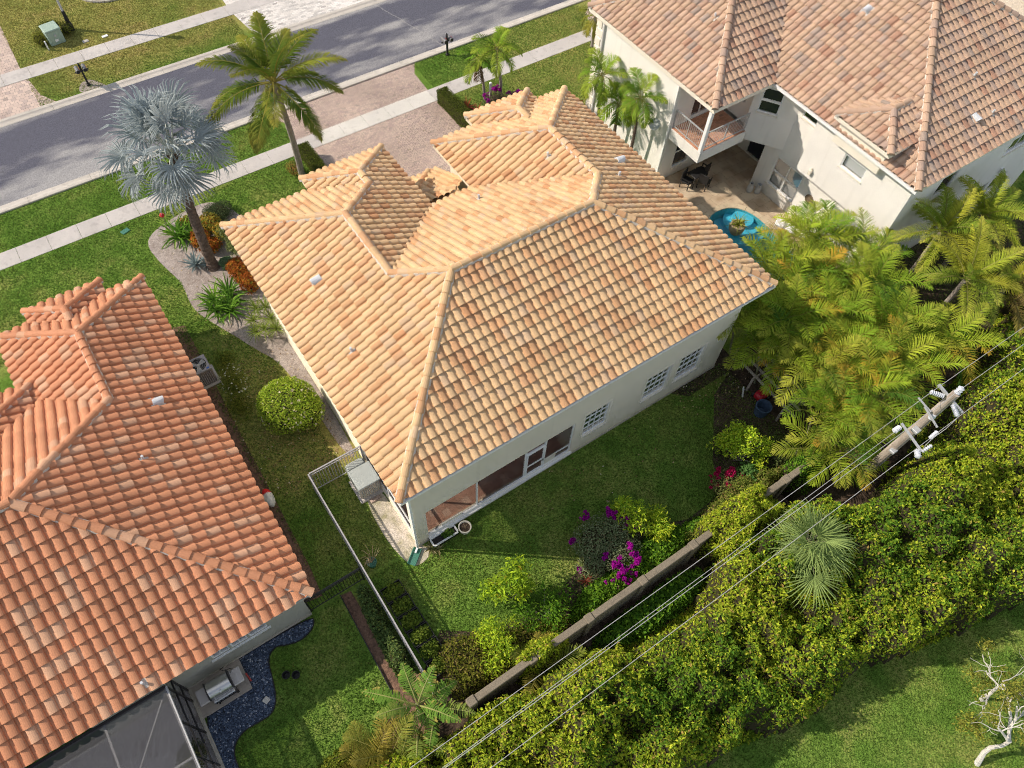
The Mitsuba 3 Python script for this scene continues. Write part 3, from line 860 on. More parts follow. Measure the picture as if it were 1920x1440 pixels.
BX, BY0, BY1, BZ, BS = 24.02, 1.85, 4.85, 7.0, 0.42
bm = (BY1 - BY0) / 2
bay_len = 2.6
right_planes['bay_left'] = Plane([(BX, BY0), (BX + bm, BY0 + bm), (BX, BY1)], Lf, -BX, BZ, BS)
right_planes['bay_rear'] = Plane([(BX, BY0), (BX + bay_len, BY0), (BX + bay_len + 1.6, BY0 + bm), (BX + bm, BY0 + bm)], Bk, -BY0, BZ, BS)
right_planes['bay_front'] = Plane([(BX, BY1), (BX + bm, BY0 + bm), (BX + bay_len + 1.6, BY0 + bm), (BX + bay_len, BY1)], Fr, BY1, BZ, BS)
rr = [(c3((XR, YR), hR), c3((APX, APY), zr(hw))), (c3((xe, YR), hR), c3((APX, APY), zr(hw))), (c3((APX, APY), zr(hw)), c3((APX, yE), zr(hw))), (c3((XW, YW), hR), c3(PW, zr(wy))), (c3((XW, YFR), hR), c3(PW, zr(wy))),
      (c3(PW, zr(wy)), c3(VJ, zr(wy))), ((BX, BY0, BZ), (BX + bm, BY0 + bm, BZ + BS * bm)), ((BX, BY1, BZ), (BX + bm, BY0 + bm, BZ + BS * bm)), ((BX + bm, BY0 + bm, BZ + BS * bm), (BX + bay_len - 0.1, BY0 + bm, BZ + BS * bm))]
house_r = thing('house', 'white two-storey house with a balcony and pinkish tan tile roof at top right', 'house')
rrf = tile_roof(house_r, list(right_planes.values()), rr, 0.315, 0.44, 0.076,
                [(0.469, 0.325, 0.227), (0.500, 0.358, 0.266), (0.439, 0.273, 0.189), (0.363, 0.295, 0.252), (0.416, 0.221, 0.140), (0.303, 0.251, 0.224)], [0.34, 0.28, 0.14, 0.13, 0.07, 0.04], 37, cap=0.145, cap_len=0.44, weather=0.22)
for pl, x, y, kd in (('left', 28.52, 7.99, 'hood'), ('rear', 29.07, 1.5, 'hood'), ('rear', 30.07, 1.33, 'pipe'), ('rear', 30.13, 2.89, 'pipe'), ('wing_left', 23.3, 11.97, 'pipe')):
    roof_vent(rrf, right_planes[pl], x, y, kd)
eaves(house_r, [(XR, YR), (xe, YR), (xe, yE), (XW, YFR), (XW, YW), (XR, YW)], hR, 0.22, mat='trim', gutter=(5,), gmat='white_metal')
put('bay_cheek', cat_mesh([wall((BX + .3, BY1 - .25), (BX + .3, BY0 + .25), hR - 0.6, BZ - 0.05, [], 0.12), bar((BX + .02, BY0, BZ - .1), (BX + .02, BY1, BZ - .1), .05, .18), bar((BX, BY0 + .02, BZ - .1), (BX + 1.6, BY0 + .02, BZ - .1), .05, .18), bar((BX, BY1 - .02, BZ - .1), (BX + 1.6, BY1 - .02, BZ - .1), .05, .18),
                           slab(sbox(BX + .05, BY0 + .05, BX + 1.8, BY1 - .05), BZ - .18, BZ - .14), bx(BX + .42, BX + 1.7, BY0 + .25, BY0 + .35, hR - .4, BZ - .15), bx(BX + .42, BX + 1.7, BY1 - .35, BY1 - .25, hR - .4, BZ - .15)]), 'trim', house_r)
WX, zq = 24.65, hR - 0.22
GX = 25.2
G0, G1 = (GX, 8.2), (GX, 0.45)
gl = lambda y: 8.2 - y
put('wall', wall(G0, G1, 0, 3.05, [(gl(7.3), gl(5.55), 0.75, 2.40), (gl(3.6), gl(1.6), 0.05, 2.3)], 0.2), 'stucco_white', house_r)
put('wall', wall(G0, (GX, 5.8), 3.05, zq, [(gl(6.95), gl(6.1), 5.0, 5.42)], 0.2), 'stucco_white', house_r)
window(house_r, G0, G1, gl(7.3), gl(5.55), 0.75, 2.40, 2, 2, bars=0.06, blind='room_grey')
window(house_r, G0, G1, gl(6.95), gl(6.1), 5.0, 5.42, 1, 1)
sd = newkey(f'{house_r}__sliding_door')
scene[sd] = mikit.ply(wall_box(G0, G1, gl(3.6), gl(1.6), 0.05, 2.3, 0.12, 0.16), 'room_grey')
put('door_frame', cat_mesh([wall_box(G0, G1, gl(3.6) + o, gl(3.6) + o + 0.06, 0.05, 2.3, 0.04, 0.1) for o in (0, 0.97, 1.94)]), 'white_metal', sd)
P0, P1 = (WX, 5.82), (WX, 0.45)
wl = lambda y: 5.82 - y
put('wall', wall(P0, P1, 3.0, zq, [(wl(3.90), wl(2.67), 4.63, 5.95)], 0.2), 'stucco_white', house_r)
put('wall', wall((GX, 5.82), (WX + 0.2, 5.82), 3.0, zq, [], 0.2), 'stucco_white', house_r)
put('overhang_floor', bx(WX + 0.01, GX + 0.3, 0.46, 5.81, 3.0, 3.1), 'stucco_white', house_r)
window(house_r, P0, P1, wl(3.90), wl(2.67), 4.63, 5.95, 1, 2, bars=0.09, blind='blind_pale')
put('medallion', mv(lathe([(0.0, 0.05), (0.10, 0.055), (0.11, 0.03), (0.2, 0.05), (0.235, 0.045), (0.25, 0.0)], 24), (0, 0, 0)), 'medallion_iron', house_r)
m_ = scene.pop(f'{house_r}__medallion')
Vm, Fm = lathe([(0.0, 0.05), (0.10, 0.055), (0.11, 0.03), (0.2, 0.05), (0.235, 0.045), (0.25, 0.0)], 24)
scene[f'{house_r}__medallion'] = mikit.ply((np.column_stack([GX - Vm[:, 2], 4.75 + Vm[:, 0], 1.62 + Vm[:, 1]]), Fm), 'medallion_iron')
scene['medallion_iron'] = princ((0.16, 0.12, 0.08), 0.6, 0.3)
RR0, RR1 = (WX + 0.2, 0.45), (37.0, 0.45)
rxx = lambda x: x - (WX + .2)
rear_h = [(rxx(29.6), rxx(30.7), 0.1, 2.25), (rxx(31.3), rxx(33.0), 0.1, 2.3), (rxx(33.4), rxx(34.6), 1.2, 2.3), (rxx(32.2), rxx(33.8), 4.3, 5.2), (rxx(27.0), rxx(28.2), 4.2, 5.4)]
put('wall', wall(RR0, RR1, 0, zq, rear_h, 0.2), 'stucco_white', house_r)
for h in rear_h:
    window(house_r, RR0, RR1, h[0], h[1], h[2], h[3], 2 if h[1] - h[0] > 1.3 else 1, 2 if h[3] - h[2] > 1.5 else 1, sill=h[2] > 1)
put('wall', wall((37.0, 0.65), (37.0, 17.1), 0, zq), 'stucco_white', house_r)
put('wall', wall((36.8, 17.1), (20.95, 17.1), 0, zq), 'stucco_white', house_r)
Q0, Q1 = (20.95, 17.1), (20.95, 10.85)
put('wall', wall((20.95, 17.1), (20.95, 10.85), 0, zq, [], 0.2), 'stucco_white', house_r)
put('quoins', cat_mesh([bx(20.905, 20.945, 16.62 + (0.12 if k % 2 else 0), 17.14, 0.1 + 0.48 * k, 0.1 + 0.48 * k + 0.40, 0.012) for k in range(12)]), 'trim', house_r)
# recess under the balcony
put('wall', wall((21.15, 10.85), (26.6, 10.85), 0, zq, [(0.65, 1.75, 0.55, 2.45), (2.55, 4.2, 0.1, 2.4), (1.0, 2.2, 3.55, 5.5), (2.6, 3.3, 4.6, 5.6)], 0.2), 'stucco_white', house_r)
R0_, R1_ = (21.15, 10.85), (26.6, 10.85)
window(house_r, R0_, R1_, 0.65, 1.75, 0.55, 2.45, 1, 2, bars=0.07)
window(house_r, R0_, R1_, 1.0, 2.2, 3.55, 5.5, 2, 1, bars=0.07, sill=False)
window(house_r, R0_, R1_, 2.6, 3.3, 4.6, 5.6, 1, 1)
put('patio_door', wall_box(R0_, R1_, 2.55, 4.2, 0.1, 2.4, 0.1, 0.14), 'room_dark', house_r)
put('wall', wall((26.6, 10.85), (26.6, 8.0), 0, 2.85, [(0.8, 1.8, 0.1, 2.3)], 0.2), 'stucco_white', house_r)
put('wall', wall((26.6, 8.2), (GX, 8.2), 0, 2.85, [], 0.2), 'stucco_white', house_r)
put('dark_door', wall_box((26.6, 10.85), (26.6, 8.0), 0.8, 1.8, 0.1, 2.3, 0.1, 0.14), 'room_dark', house_r)
D0, D1 = (24.0, 9.0), (GX - 0.002, 7.2)
put('angled_wall', wall(D0, D1, 2.85, zq, [(0.35, 1.3, 4.55, 5.85)], 0.2), 'stucco_white', house_r)
window(house_r, D0, D1, 0.35, 1.3, 4.55, 5.85, 1, 2, bars=0.06, split=1)
put('balcony_side_wall', wall((24.3, 10.65), (24.3, 9.0), 3.46, zq, [(0.4, 1.1, 1.0 + 3.4, 2.2 + 3.4)], 0.2), 'stucco_white', house_r)
put('upper_floor', slab(Polygon([(24.05, 9.0), (25.2, 7.27), (26.6, 8.0), (26.6, 10.8), (24.05, 10.8)]), 2.86, 2.96), 'stucco_white', house_r)
bal = newkey(f'{house_r}__balcony')
scene[bal] = mikit.ply(slab(Polygon([(20.95, 8.72), (23.95, 8.72), (24.1, 9.0), (24.1, 10.84), (20.95, 10.84)]), 2.85, 3.44), 'stucco_white')
put('floor', flat(Polygon([(20.98, 8.75), (23.93, 8.75), (24.07, 9.0), (24.07, 10.82), (20.98, 10.82)]), 3.452), 'terracotta_floor', bal)
put('column', bx(20.98, 21.16, 8.75, 8.93, 3.456, zq, 0.01), 'white_metal', bal)
for p, q in (((21.06, 8.95), (21.06, 10.8)), ((21.18, 8.82), (23.9, 8.82))):
    p, q = np.array(p), np.array(q)
    L = np.linalg.norm(q - p)
    put('handrail', bar((*p, 4.46), (*q, 4.46), 0.055, 0.045), 'galvanised', bal)
    put('bottom_rail', bar((*p, 3.56), (*q, 3.56), 0.035), 'galvanised', bal)
    n = int(L / 0.115)
    for i in range(1, n):
        c = p + (q - p) * i / n
        put('baluster', bar((*c, 3.56), (*c, 4.44), 0.018), 'galvanised', bal)
    for c in (p, q, (p + q) / 2):
        put('newel', bar((*c, 3.456), (*c, 4.5), 0.04), 'galvanised', bal)
put('downspout', bar((20.88, 10.92, 0.0), (20.88, 10.92, hR - 0.1), 0.09, 0.07), 'white_metal', house_r)
put('downspout', bar((20.88, 16.5, 0.0), (20.88, 16.5, hR - 0.1), 0.09, 0.07), 'grey_paint', house_r)
put('scupper', bx(24.45, 24.66, 4.15, 4.35, 5.55, 5.7), 'trim', house_r)
put('scupper', bx(24.45, 24.66, 2.2, 2.4, 5.55, 5.7), 'trim', house_r)
put('wall_lamp', cat_mesh([bx(24.5, 24.66, 4.95, 5.1, 3.3, 3.55), bx(24.55, 24.62, 5.0, 5.05, 3.55, 3.65)]), 'trim', house_r)
put('wall_lamp', cat_mesh([bx(33.2, 33.35, 0.3, 0.46, 2.8, 3.1)]), 'white_metal', house_r)


# ------------------------------------------------------------------ ground and paving
def grid_sheet(x0, x1, y0, y1, z, nx=2, ny=2):
    X, Y = np.meshgrid(np.linspace(x0, x1, nx), np.linspace(y0, y1, ny), indexing='ij')
    V = np.column_stack([X.ravel(), Y.ravel(), np.full(X.size, z)])
    F = []
    for i in range(nx - 1):
        for j in range(ny - 1):
            a = i * ny + j
            F += [[a, a + ny, a + ny + 1], [a, a + ny + 1, a + 1]]
    return V, np.array(F)


POOL = smooth_poly([(21.0, 6.9), (21.7, 7.55), (22.8, 7.5), (23.5, 6.9), (23.75, 5.9), (23.55, 4.6), (23.3, 2.2), (21.0, 2.0), (20.4, 3.6), (20.5, 5.4)], 3)
ground_poly = sbox(-220, -220, 260, 260).difference(POOL.buffer(0.05))
struct('ground', flat(ground_poly, 0.0), 'grass_ground', 'lawn ground of mown grass, green in front and browner across the road')
struct('road', flat(sbox(-120, 26.62, 160, 32.45), 0.006), 'asphalt', 'worn grey asphalt road crossing the top left of the photo')
# kerbs: rolled profile, cast in lengths
KP = [(0.0, 0.0), (0.0, 0.075), (0.03, 0.085), (0.20, 0.082), (0.27, 0.045), (0.34, 0.028), (0.56, 0.018), (0.57, 0.0)]


def kerb(name, y, sgn, label):
    root = newkey(name)
    tag(root, label, kind='structure')
    for i in range(-6, 16):
        x0, x1 = i * 3.05 - 0.4, (i + 1) * 3.05 - 0.412
        n = len(KP)
        V = np.array([(x, y + sgn * u, h) for x in (x0, x1) for u, h in KP])
        F = []
        for k in range(n - 1):
            F += [[k, k + 1, n + k + 1], [k, n + k + 1, n + k]]
        F += [[0, k + 1, k] for k in range(1, n - 1)] + [[n, n + k, n + k + 1] for k in range(1, n - 1)]
        F = np.array(F)
        if sgn > 0:
            F = F[:, ::-1]
        put('kerb_length', (V, F), 'concrete_kerb', root)
    return root


kerb('kerb', 26.06, 1, 'pale rolled concrete kerb on the near side of the road')
kerb('kerb', 33.02, -1, 'pale rolled concrete kerb on the far side of the road')


def walk(name, y0, y1, x0, x1, L, off, label, fresh=()):
    root = newkey(name)
    tag(root, label, kind='structure')
    x = x0 + off
    rng = np.random.default_rng(5)
    i = 0
    while x < x1:
        m = 'concrete_new' if any(a < x + L / 2 < b for a, b in fresh) else 'concrete_walk'
        put('slab', bx(x + 0.006, x + L - 0.006, y0, y1, -0.05, 0.022 + 0.004 * rng.random(), 0.006), m, root)
        x += L
        i += 1


walk('sidewalk', 22.45, 23.52, -18, 42, 1.40, 0.32, 'pale concrete sidewalk running past the front lawns on the near side of the road', fresh=[(7.6, 15.2)])
walk('sidewalk', 35.84, 36.95, -14, 30, 1.45, 0.2, 'pale concrete sidewalk across the road by the brown lawn')
struct('driveway', flat(Polygon([(6.75, 13.6), (14.35, 13.6), (14.9, 22.44), (6.5, 22.44)]), 0.008), 'pavers', 'pinkish brick paver driveway in front of the cream house')
struct('driveway', flat(Polygon([(6.15, 23.53), (14.6, 23.53), (14.7, 25.2), (15.2, 26.05), (5.8, 26.05), (6.6, 25.1)]), 0.008), 'pavers', 'pinkish brick paver apron between sidewalk and road')
struct('driveway', flat(Polygon([(-4.0, 36.97), (-3.75, 46), (-12, 46), (-12, 36.97)]), 0.008), 'pavers_far', 'shaded reddish paver driveway at the top left corner')
struct('driveway', flat(Polygon([(-12, 33.03), (-3.1, 33.03), (-3.7, 34.1), (-3.9, 35.82), (-12, 35.82)]), 0.008), 'pavers_far', 'pinkish paver apron at the far side of the road on the left')
struct('driveway', flat(Polygon([(8.5, 33.03), (22, 33.03), (22, 46), (8.5, 46), (8.2, 36.97), (8.2, 35.83)]), 0.009), 'pavers_pale', 'pale grey paver driveway across the road at the top of the photo')
struct('driveway', flat(Polygon([(25.6, 17.6), (33, 17.6), (33, 26.04), (28.3, 26.04), (26.9, 24.9), (26.4, 23.6), (25.9, 22.3)]), 0.008), 'pavers', 'brick paver driveway beside the white two-storey house')
struct('planting_bed', flat(smooth_poly([(-0.2, 21.7), (-1.9, 21.3), (-2.75, 20.6), (-2.55, 18.9), (-2.15, 17.4), (-2.35, 15.7), (-1.85, 14.4), (-1.3, 13.2), (-0.9, 12.2), (-0.3, 11.0), (-0.1, 9.0), (0.0, 5.2), (0.5, 5.2), (0.5, 13.0), (2.2, 14.6), (2.0, 18.8), (1.6, 20.8), (0.9, 21.7)], 2), 0.007), 'bed_soil', 'planting bed of pale soil along the left side of the cream house')
struct('mulch_strip', flat(Polygon([(-3.90, 0.9), (-3.3, 0.8), (-3.2, 2.3), (-3.1, 8.0), (-2.95, 15.0), (-3.90, 15.3)]), 0.007), 'mulch', 'brown mulch strip under the right eave of the terracotta roofed house')
struct('sand_path', flat(smooth_poly([(0.51, 3.6), (-0.25, 3.4), (-0.38, 1.5), (-0.2, 0.3), (0.05, -0.15), (0.6, -0.1), (0.9, 0.2), (0.51, 0.6)], 2), 0.007), 'sandy', 'bare sandy soil along the cream house wall near the screened porch')
struct('mulch_strip', flat(Polygon([(-2.75, 0.45), (-2.38, 0.40), (-2.30, -3.4), (-2.5, -5.2), (-3.0, -5.2), (-2.85, -3.4)]), 0.007), 'mulch', 'brown mulch strip with black edging beside the white rail fence')
put('edging', bar((-2.87, -5.0, 0.04), (-2.77, 0.45, 0.04), 0.03, 0.1), 'black', 'mulch_strip_001')
struct('soil', flat(unary_union([Polygon([(-4.2, -4.5), (-1.5, -3.4), (-0.4, -2.6), (1.0, -3.6), (3.2, -4.0), (5.6, -3.4), (7.4, -3.2), (9.8, -4.3), (11.6, -4.2), (12.4, -2.9), (14.6, -0.6), (17.2, 0.4), (20, 1.6), (36, -0.2), (36, -7), (16.4, -11.8), (14.5, -11.4), (11.2, -10.2), (9.5, -10.7), (5.2, -9.8), (3.0, -9.4), (-1.8, -7.0), (-6.5, -4.9)]), Polygon([(15.57, 0.5), (16.6, 0.5), (16.6, 12), (15.57, 12)]), Polygon([(13.6, -0.05), (17, -0.05), (17, 0.52), (13.0, 0.52)])]), 0.006), 'litter', 'dark soil and leaf litter under the shrubs and palms behind the lawn')
GR = smooth_poly([(-3.92, 0.40), (-4.0, -0.02), (-4.6, -0.24), (-5.2, -0.06), (-5.45, 0.1), (-5.86, -0.12), (-6.0, -0.9), (-6.15, -1.5), (-6.45, -1.85), (-6.9, -1.85), (-7.5, -1.8), (-7.95, -2.1), (-8.05, -2.7), (-7.9, -4.0), (-8.43, -4.0), (-8.43, 0.42)], 2)
struct('gravel_bed', flat(GR, 0.007), 'gravel_soil', 'bed under the blue grey gravel beside the terracotta roofed house')
put('edging', cat_mesh([bar((*p, 0.02), (*q, 0.02), 0.03, 0.07) for p, q in zip(list(GR.exterior.coords)[:-1], list(GR.exterior.coords)[1:])]), 'black', 'gravel_bed')
rng = np.random.default_rng(41)


def in_poly(P, n, rng):
    x0, y0, x1, y1 = P.bounds
    out = np.zeros((0, 2))
    while len(out) < n:
        q = rng.uniform((x0, y0), (x1, y1), (n * 2, 2))
        out = np.vstack([out, q[shapely.contains_xy(P, q[:, 0], q[:, 1])]])
    return out[:n]


def stones(pts, size, rng, z=0.0):
    ico = trimesh.creation.icosahedron()
    n = len(pts)
    s = size * rng.uniform(0.6, 1.4, (n, 1, 1))
    V = ico.vertices[None] * s * rng.uniform(0.6, 1.3, (n, 1, 3)) + 0.25 * s * rng.normal(size=(n, 12, 3))
    V[:, :, 2] *= 0.6
    V[:, :, :2] += pts[:, None, :2]
    V[:, :, 2] += z + size * 0.3
    F = (ico.faces[None] + 12 * np.arange(n)[:, None, None]).reshape(-1, 3)
    return V.reshape(-1, 3), F, np.repeat(np.arange(n), 12)


pts = in_poly(GR.difference(sbox(-8.5, -0.75, -6.65, 0.5)).buffer(-0.03), 9000, rng)
V, F, idx = stones(pts, 0.03, rng)
pal = np.array([(0.035, 0.05, 0.085), (0.07, 0.10, 0.16), (0.13, 0.17, 0.25), (0.02, 0.025, 0.04), (0.45, 0.48, 0.55)])
pick = rng.choice(5, len(pts), p=[0.36, 0.34, 0.18, 0.07, 0.05])
k = put('gravel', (V, F), 'vc', color=pal[pick][idx])
tag(k, 'blue grey gravel in the curved bed behind the terracotta roofed house', None, None, 'stuff')
# paving round the right house
struct('patio', flat(Polygon([(20.0, 1.5), (25.19, 1.5), (25.19, 8.2), (26.6, 8.2), (26.6, 10.84), (20.95, 10.84), (20.0, 10.6)]).difference(POOL.buffer(0.3)), 0.03), 'travertine', 'brown travertine patio between the pool and the white two-storey house')
cop = newkey('pool')
tag(cop, 'small turquoise pool with curved steps between the two tile roofed houses', 'pool')
ring = list(POOL.buffer(0.02).exterior.coords)[:-1]
outer = POOL.buffer(0.30)
L = POOL.exterior.length
nst = 34
for i in range(nst):
    s0, s1 = i / nst, (i + 0.97) / nst
    qs = [POOL.exterior.interpolate(t, normalized=True) for t in np.linspace(s0, s1, 4)]
    ins = [(q.x, q.y) for q in qs]
    cx, cy = 22.0, 4.9
    out_ = []
    for q in qs:
        o = outer.exterior.interpolate(outer.exterior.project(q))
        out_.append((o.x, o.y))
    pg = Polygon(ins + out_[::-1]).buffer(0)
    if pg.area > 0.005:
        put('coping_stone', slab(pg, 0.0, 0.06), 'travertine_pale', cop)
scene['travertine_pale'] = princ(mikit.proc(concrete_fn((0.62, 0.52, 0.38), 0.2)), 0.6, 0.3)
scene['pool_plaster'] = princ(mikit.proc(concrete_fn((0.05, 0.36, 0.43), 0.15)), 0.6, 0.3)
scene['pool_step_paint'] = princ(mikit.proc(concrete_fn((0.06, 0.46, 0.66), 0.08)), 0.6, 0.3)
co = np.array(POOL.exterior.coords)[:-1]
n = len(co)
Vb = np.vstack([np.column_stack([co, np.full(n, 0.03)]), np.column_stack([co, np.full(n, -1.3)])])
Fb = np.array([[i, (i + 1) % n, n + (i + 1) % n] for i in range(n)] + [[i, n + (i + 1) % n, n + i] for i in range(n)])
put('shell', cat_mesh([(Vb, Fb), flat(POOL.buffer(0.01), -1.3)]), 'pool_plaster', cop)
for i, (r, z) in enumerate(((0.55, -0.12), (0.95, -0.36), (1.35, -0.62))):
    st = Point(23.15, 6.55).buffer(r, 24).intersection(POOL.buffer(-0.01))
    put('step', slab(st, -1.29, z), 'pool_step_paint', cop)
scene['water'] = {'type': 'thindielectric', 'int_ior': 1.33}
put('water', flat(POOL.buffer(-0.01), -0.045), 'water', cop)


# ------------------------------------------------------------------ foliage tools
def leaf_quads(P, D, N, length, width, color, rng, fold=0.25):
    """one small folded leaf per row: P base, D direction, N rough normal"""
    n = len(P)
    D = D / (np.linalg.norm(D, axis=1, keepdims=True) + 1e-9)
    S = np.cross(D, N); S /= np.linalg.norm(S, axis=1, keepdims=True) + 1e-9
    U = np.cross(S, D)
    L = np.broadcast_to(np.asarray(length, float), (n,))[:, None]
    Wd = np.broadcast_to(np.asarray(width, float), (n,))[:, None]
    tip = P + D * L - U * L * 0.12
    mid = P + D * L * 0.48
    a = mid + S * Wd * 0.5 + U * Wd * fold
    b = mid - S * Wd * 0.5 + U * Wd * fold
    V = np.stack([P, a, tip, b], 1).reshape(-1, 3)
    i = 4 * np.arange(n)
    F = np.vstack([np.stack([i, i + 1, i + 2], 1), np.stack([i, i + 2, i + 3], 1)])
    return V, F, np.repeat(color, 4, 0)


def pick_colors(pal, wts, n, rng, var=0.16):
    pal = np.asarray(pal, float)
    c = pal[rng.choice(len(pal), n, p=np.asarray(wts) / np.sum(wts))]
    return np.clip(c * (1 + var * rng.normal(size=(n, 1))), 0.004, 0.9)


def unit(v):
    return v / (np.linalg.norm(v, axis=-1, keepdims=True) + 1e-9)


def bush_leaves(blobs, n, size, pal, wts, rng, aspect=0.5, low=-0.25, shell=0.45, lump=0.22, flat_=0.6):
    """leaves through the outer shell of lumpy ellipsoids; blobs: (x, y, z, rx, ry, rz)"""
    blobs = np.asarray(blobs, float)
    area = blobs[:, 3] * blobs[:, 4] + blobs[:, 5] * blobs[:, 4] + blobs[:, 3] * blobs[:, 5]
    which = rng.choice(len(blobs), n, p=area / area.sum())
    B = blobs[which]
    d = unit(rng.normal(size=(n, 3)))
    d[:, 2] = np.where(d[:, 2] < low, -d[:, 2], d[:, 2])
    r = 1 - shell * rng.random(n) ** 1.7
    P = B[:, :3] + d * B[:, 3:] * r[:, None]
    ln = meshkit.fbm(P * (1.6 / blobs[:, 3:].mean()), 3, 9)
    P = B[:, :3] + (P - B[:, :3]) * (1 + lump * 2 * (ln - 0.5))[:, None]
    nrm = unit(d / B[:, 3:] + 0.35 * rng.normal(size=(n, 3)))
    dirs = unit(np.cross(nrm, rng.normal(size=(n, 3))) + flat_ * nrm * rng.random((n, 1)))
    ok = P[:, 2] > 0.01
    P, nrm, dirs = P[ok], nrm[ok], dirs[ok]
    sz = size * rng.uniform(0.65, 1.35, len(P))
    return leaf_quads(P, dirs, nrm, sz, sz * aspect, pick_colors(pal, wts, len(P), rng), rng)


def core(blobs, k=0.72, seed=0):
    """the dark twiggy inside of a bush, as one lumpy mesh per blob"""
    parts = []
    for i, b in enumerate(blobs):
        s = trimesh.creation.icosphere(subdivisions=2)
        v = s.vertices * (1 + 0.3 * (meshkit.fbm(s.vertices * 2 + seed + i * 7, 2, 3) - 0.5))[:, None]
        v = v * np.array(b[3:]) * k + np.array(b[:3])
        v[:, 2] = np.maximum(v[:, 2], 0.0)
        parts.append((v, s.faces))
    return cat_mesh(parts)


scene['twig'] = princ((0.045, 0.04, 0.022), 0.9, 0.1)
scene['bark_grey'] = princ(mikit.proc(lambda p, n, uv: mix((0.23, 0.20, 0.17), (0.42, 0.39, 0.35), fbm(p.x * 6, p.y * 6, p.z * 16, 3))), 0.9, 0.1)


def bush(name, label, cat, blobs, n, size, pal, wts, seed, group=None, aspect=0.5, stems=None, flowers=None, corek=0.7, **kw):
    r = np.random.default_rng(seed)
    root = thing(name, label, cat, group)
    V, F, C = bush_leaves(blobs, n, size, pal, wts, r, aspect=aspect, **kw)
    put('foliage', (V, F), 'leaf', root, color=C, kind='stuff')
    if corek:
        put('twigs', core(blobs, corek, seed), 'twig', root)
    for st in stems or ():
        put('stem', tube(st[:-1], np.linspace(st[-1], st[-1] * 0.6, len(st) - 1), 6), 'bark_grey', root)
    if flowers:
        fn, fsize, fpal, fw = flowers
        V, F, C = bush_leaves(fn if isinstance(fn, list) else blobs, flowers_count(fsize), fsize[0], fpal, fw, r, aspect=0.9, low=0.05, shell=0.10, flat_=1.2, lump=kw.get('lump', 0.22))
        put('blossoms', (V, F), 'leaf', root, color=C, kind='stuff')
    return root


def flowers_count(fs):
    return int(fs[1])


def blade(base, az, length, width, el0, droop, pal_c, nseg=6, fold=0.35, taper=0.9, rng=None, twist=0.0):
    """a strap leaf: an arching, folded blade"""
    t = np.linspace(0, 1, nseg + 1)
    el = el0 - droop * t ** 1.3
    ds = length / nseg
    x = np.concatenate([[0], np.cumsum(np.cos(el[:-1]) * ds)])
    z = np.concatenate([[0], np.cumsum(np.sin(el[:-1]) * ds)])
    h = np.array([math.cos(az), math.sin(az), 0])
    s = np.array([-math.sin(az), math.cos(az), 0])
    C = np.asarray(base) + x[:, None] * h + z[:, None] * np.array([0, 0, 1.0])
    up = -np.sin(el)[:, None] * h + np.cos(el)[:, None] * np.array([0, 0, 1.0])
    w = width * np.minimum(1, 0.45 + 2.2 * t) * np.clip((1 - t ** 2.2 * taper), 0.02, 1)
    a = C + s * w[:, None] / 2 + up * (w * fold)[:, None]
    b = C - s * w[:, None] / 2 + up * (w * fold)[:, None]
    V = np.stack([a, C, b], 1).reshape(-1, 3)
    F = []
    for i in range(nseg):
        o, q = 3 * i, 3 * i + 3
        F += [[o, o + 1, q + 1], [o, q + 1, q], [o + 1, o + 2, q + 2], [o + 1, q + 2, q + 1]]
    return V, np.array(F), np.tile(pal_c, (len(V), 1))


def join3(parts):
    V, F, C, n = [], [], [], 0
    for v, f, c in parts:
        V.append(v); F.append(f + n); C.append(c); n += len(v)
    return np.vstack(V), np.vstack(F), np.vstack(C)


def rosette(root, base, n, length, width, pal, wts, rng, el=(0.3, 1.4), droop=(0.6, 1.4), as_parts=True, fold=0.3, mat='leaf', az0=0):
    cols = pick_colors(pal, wts, n, rng, 0.12)
    bl = []
    for i in range(n):
        f = (i + 0.5) / n
        az = az0 + i * 2.39996 + rng.normal() * 0.2
        e = el[1] + (el[0] - el[1]) * f + rng.normal() * 0.1
        L = length * rng.uniform(0.75, 1.15)
        bl.append(blade(base, az, L, width * rng.uniform(0.8, 1.2), e, rng.uniform(*droop), cols[i], fold=fold))
    if as_parts:
        for v, f, c in bl:
            put('leaf', (v, f), mat, root, color=c)
        return None
    return join3(bl)


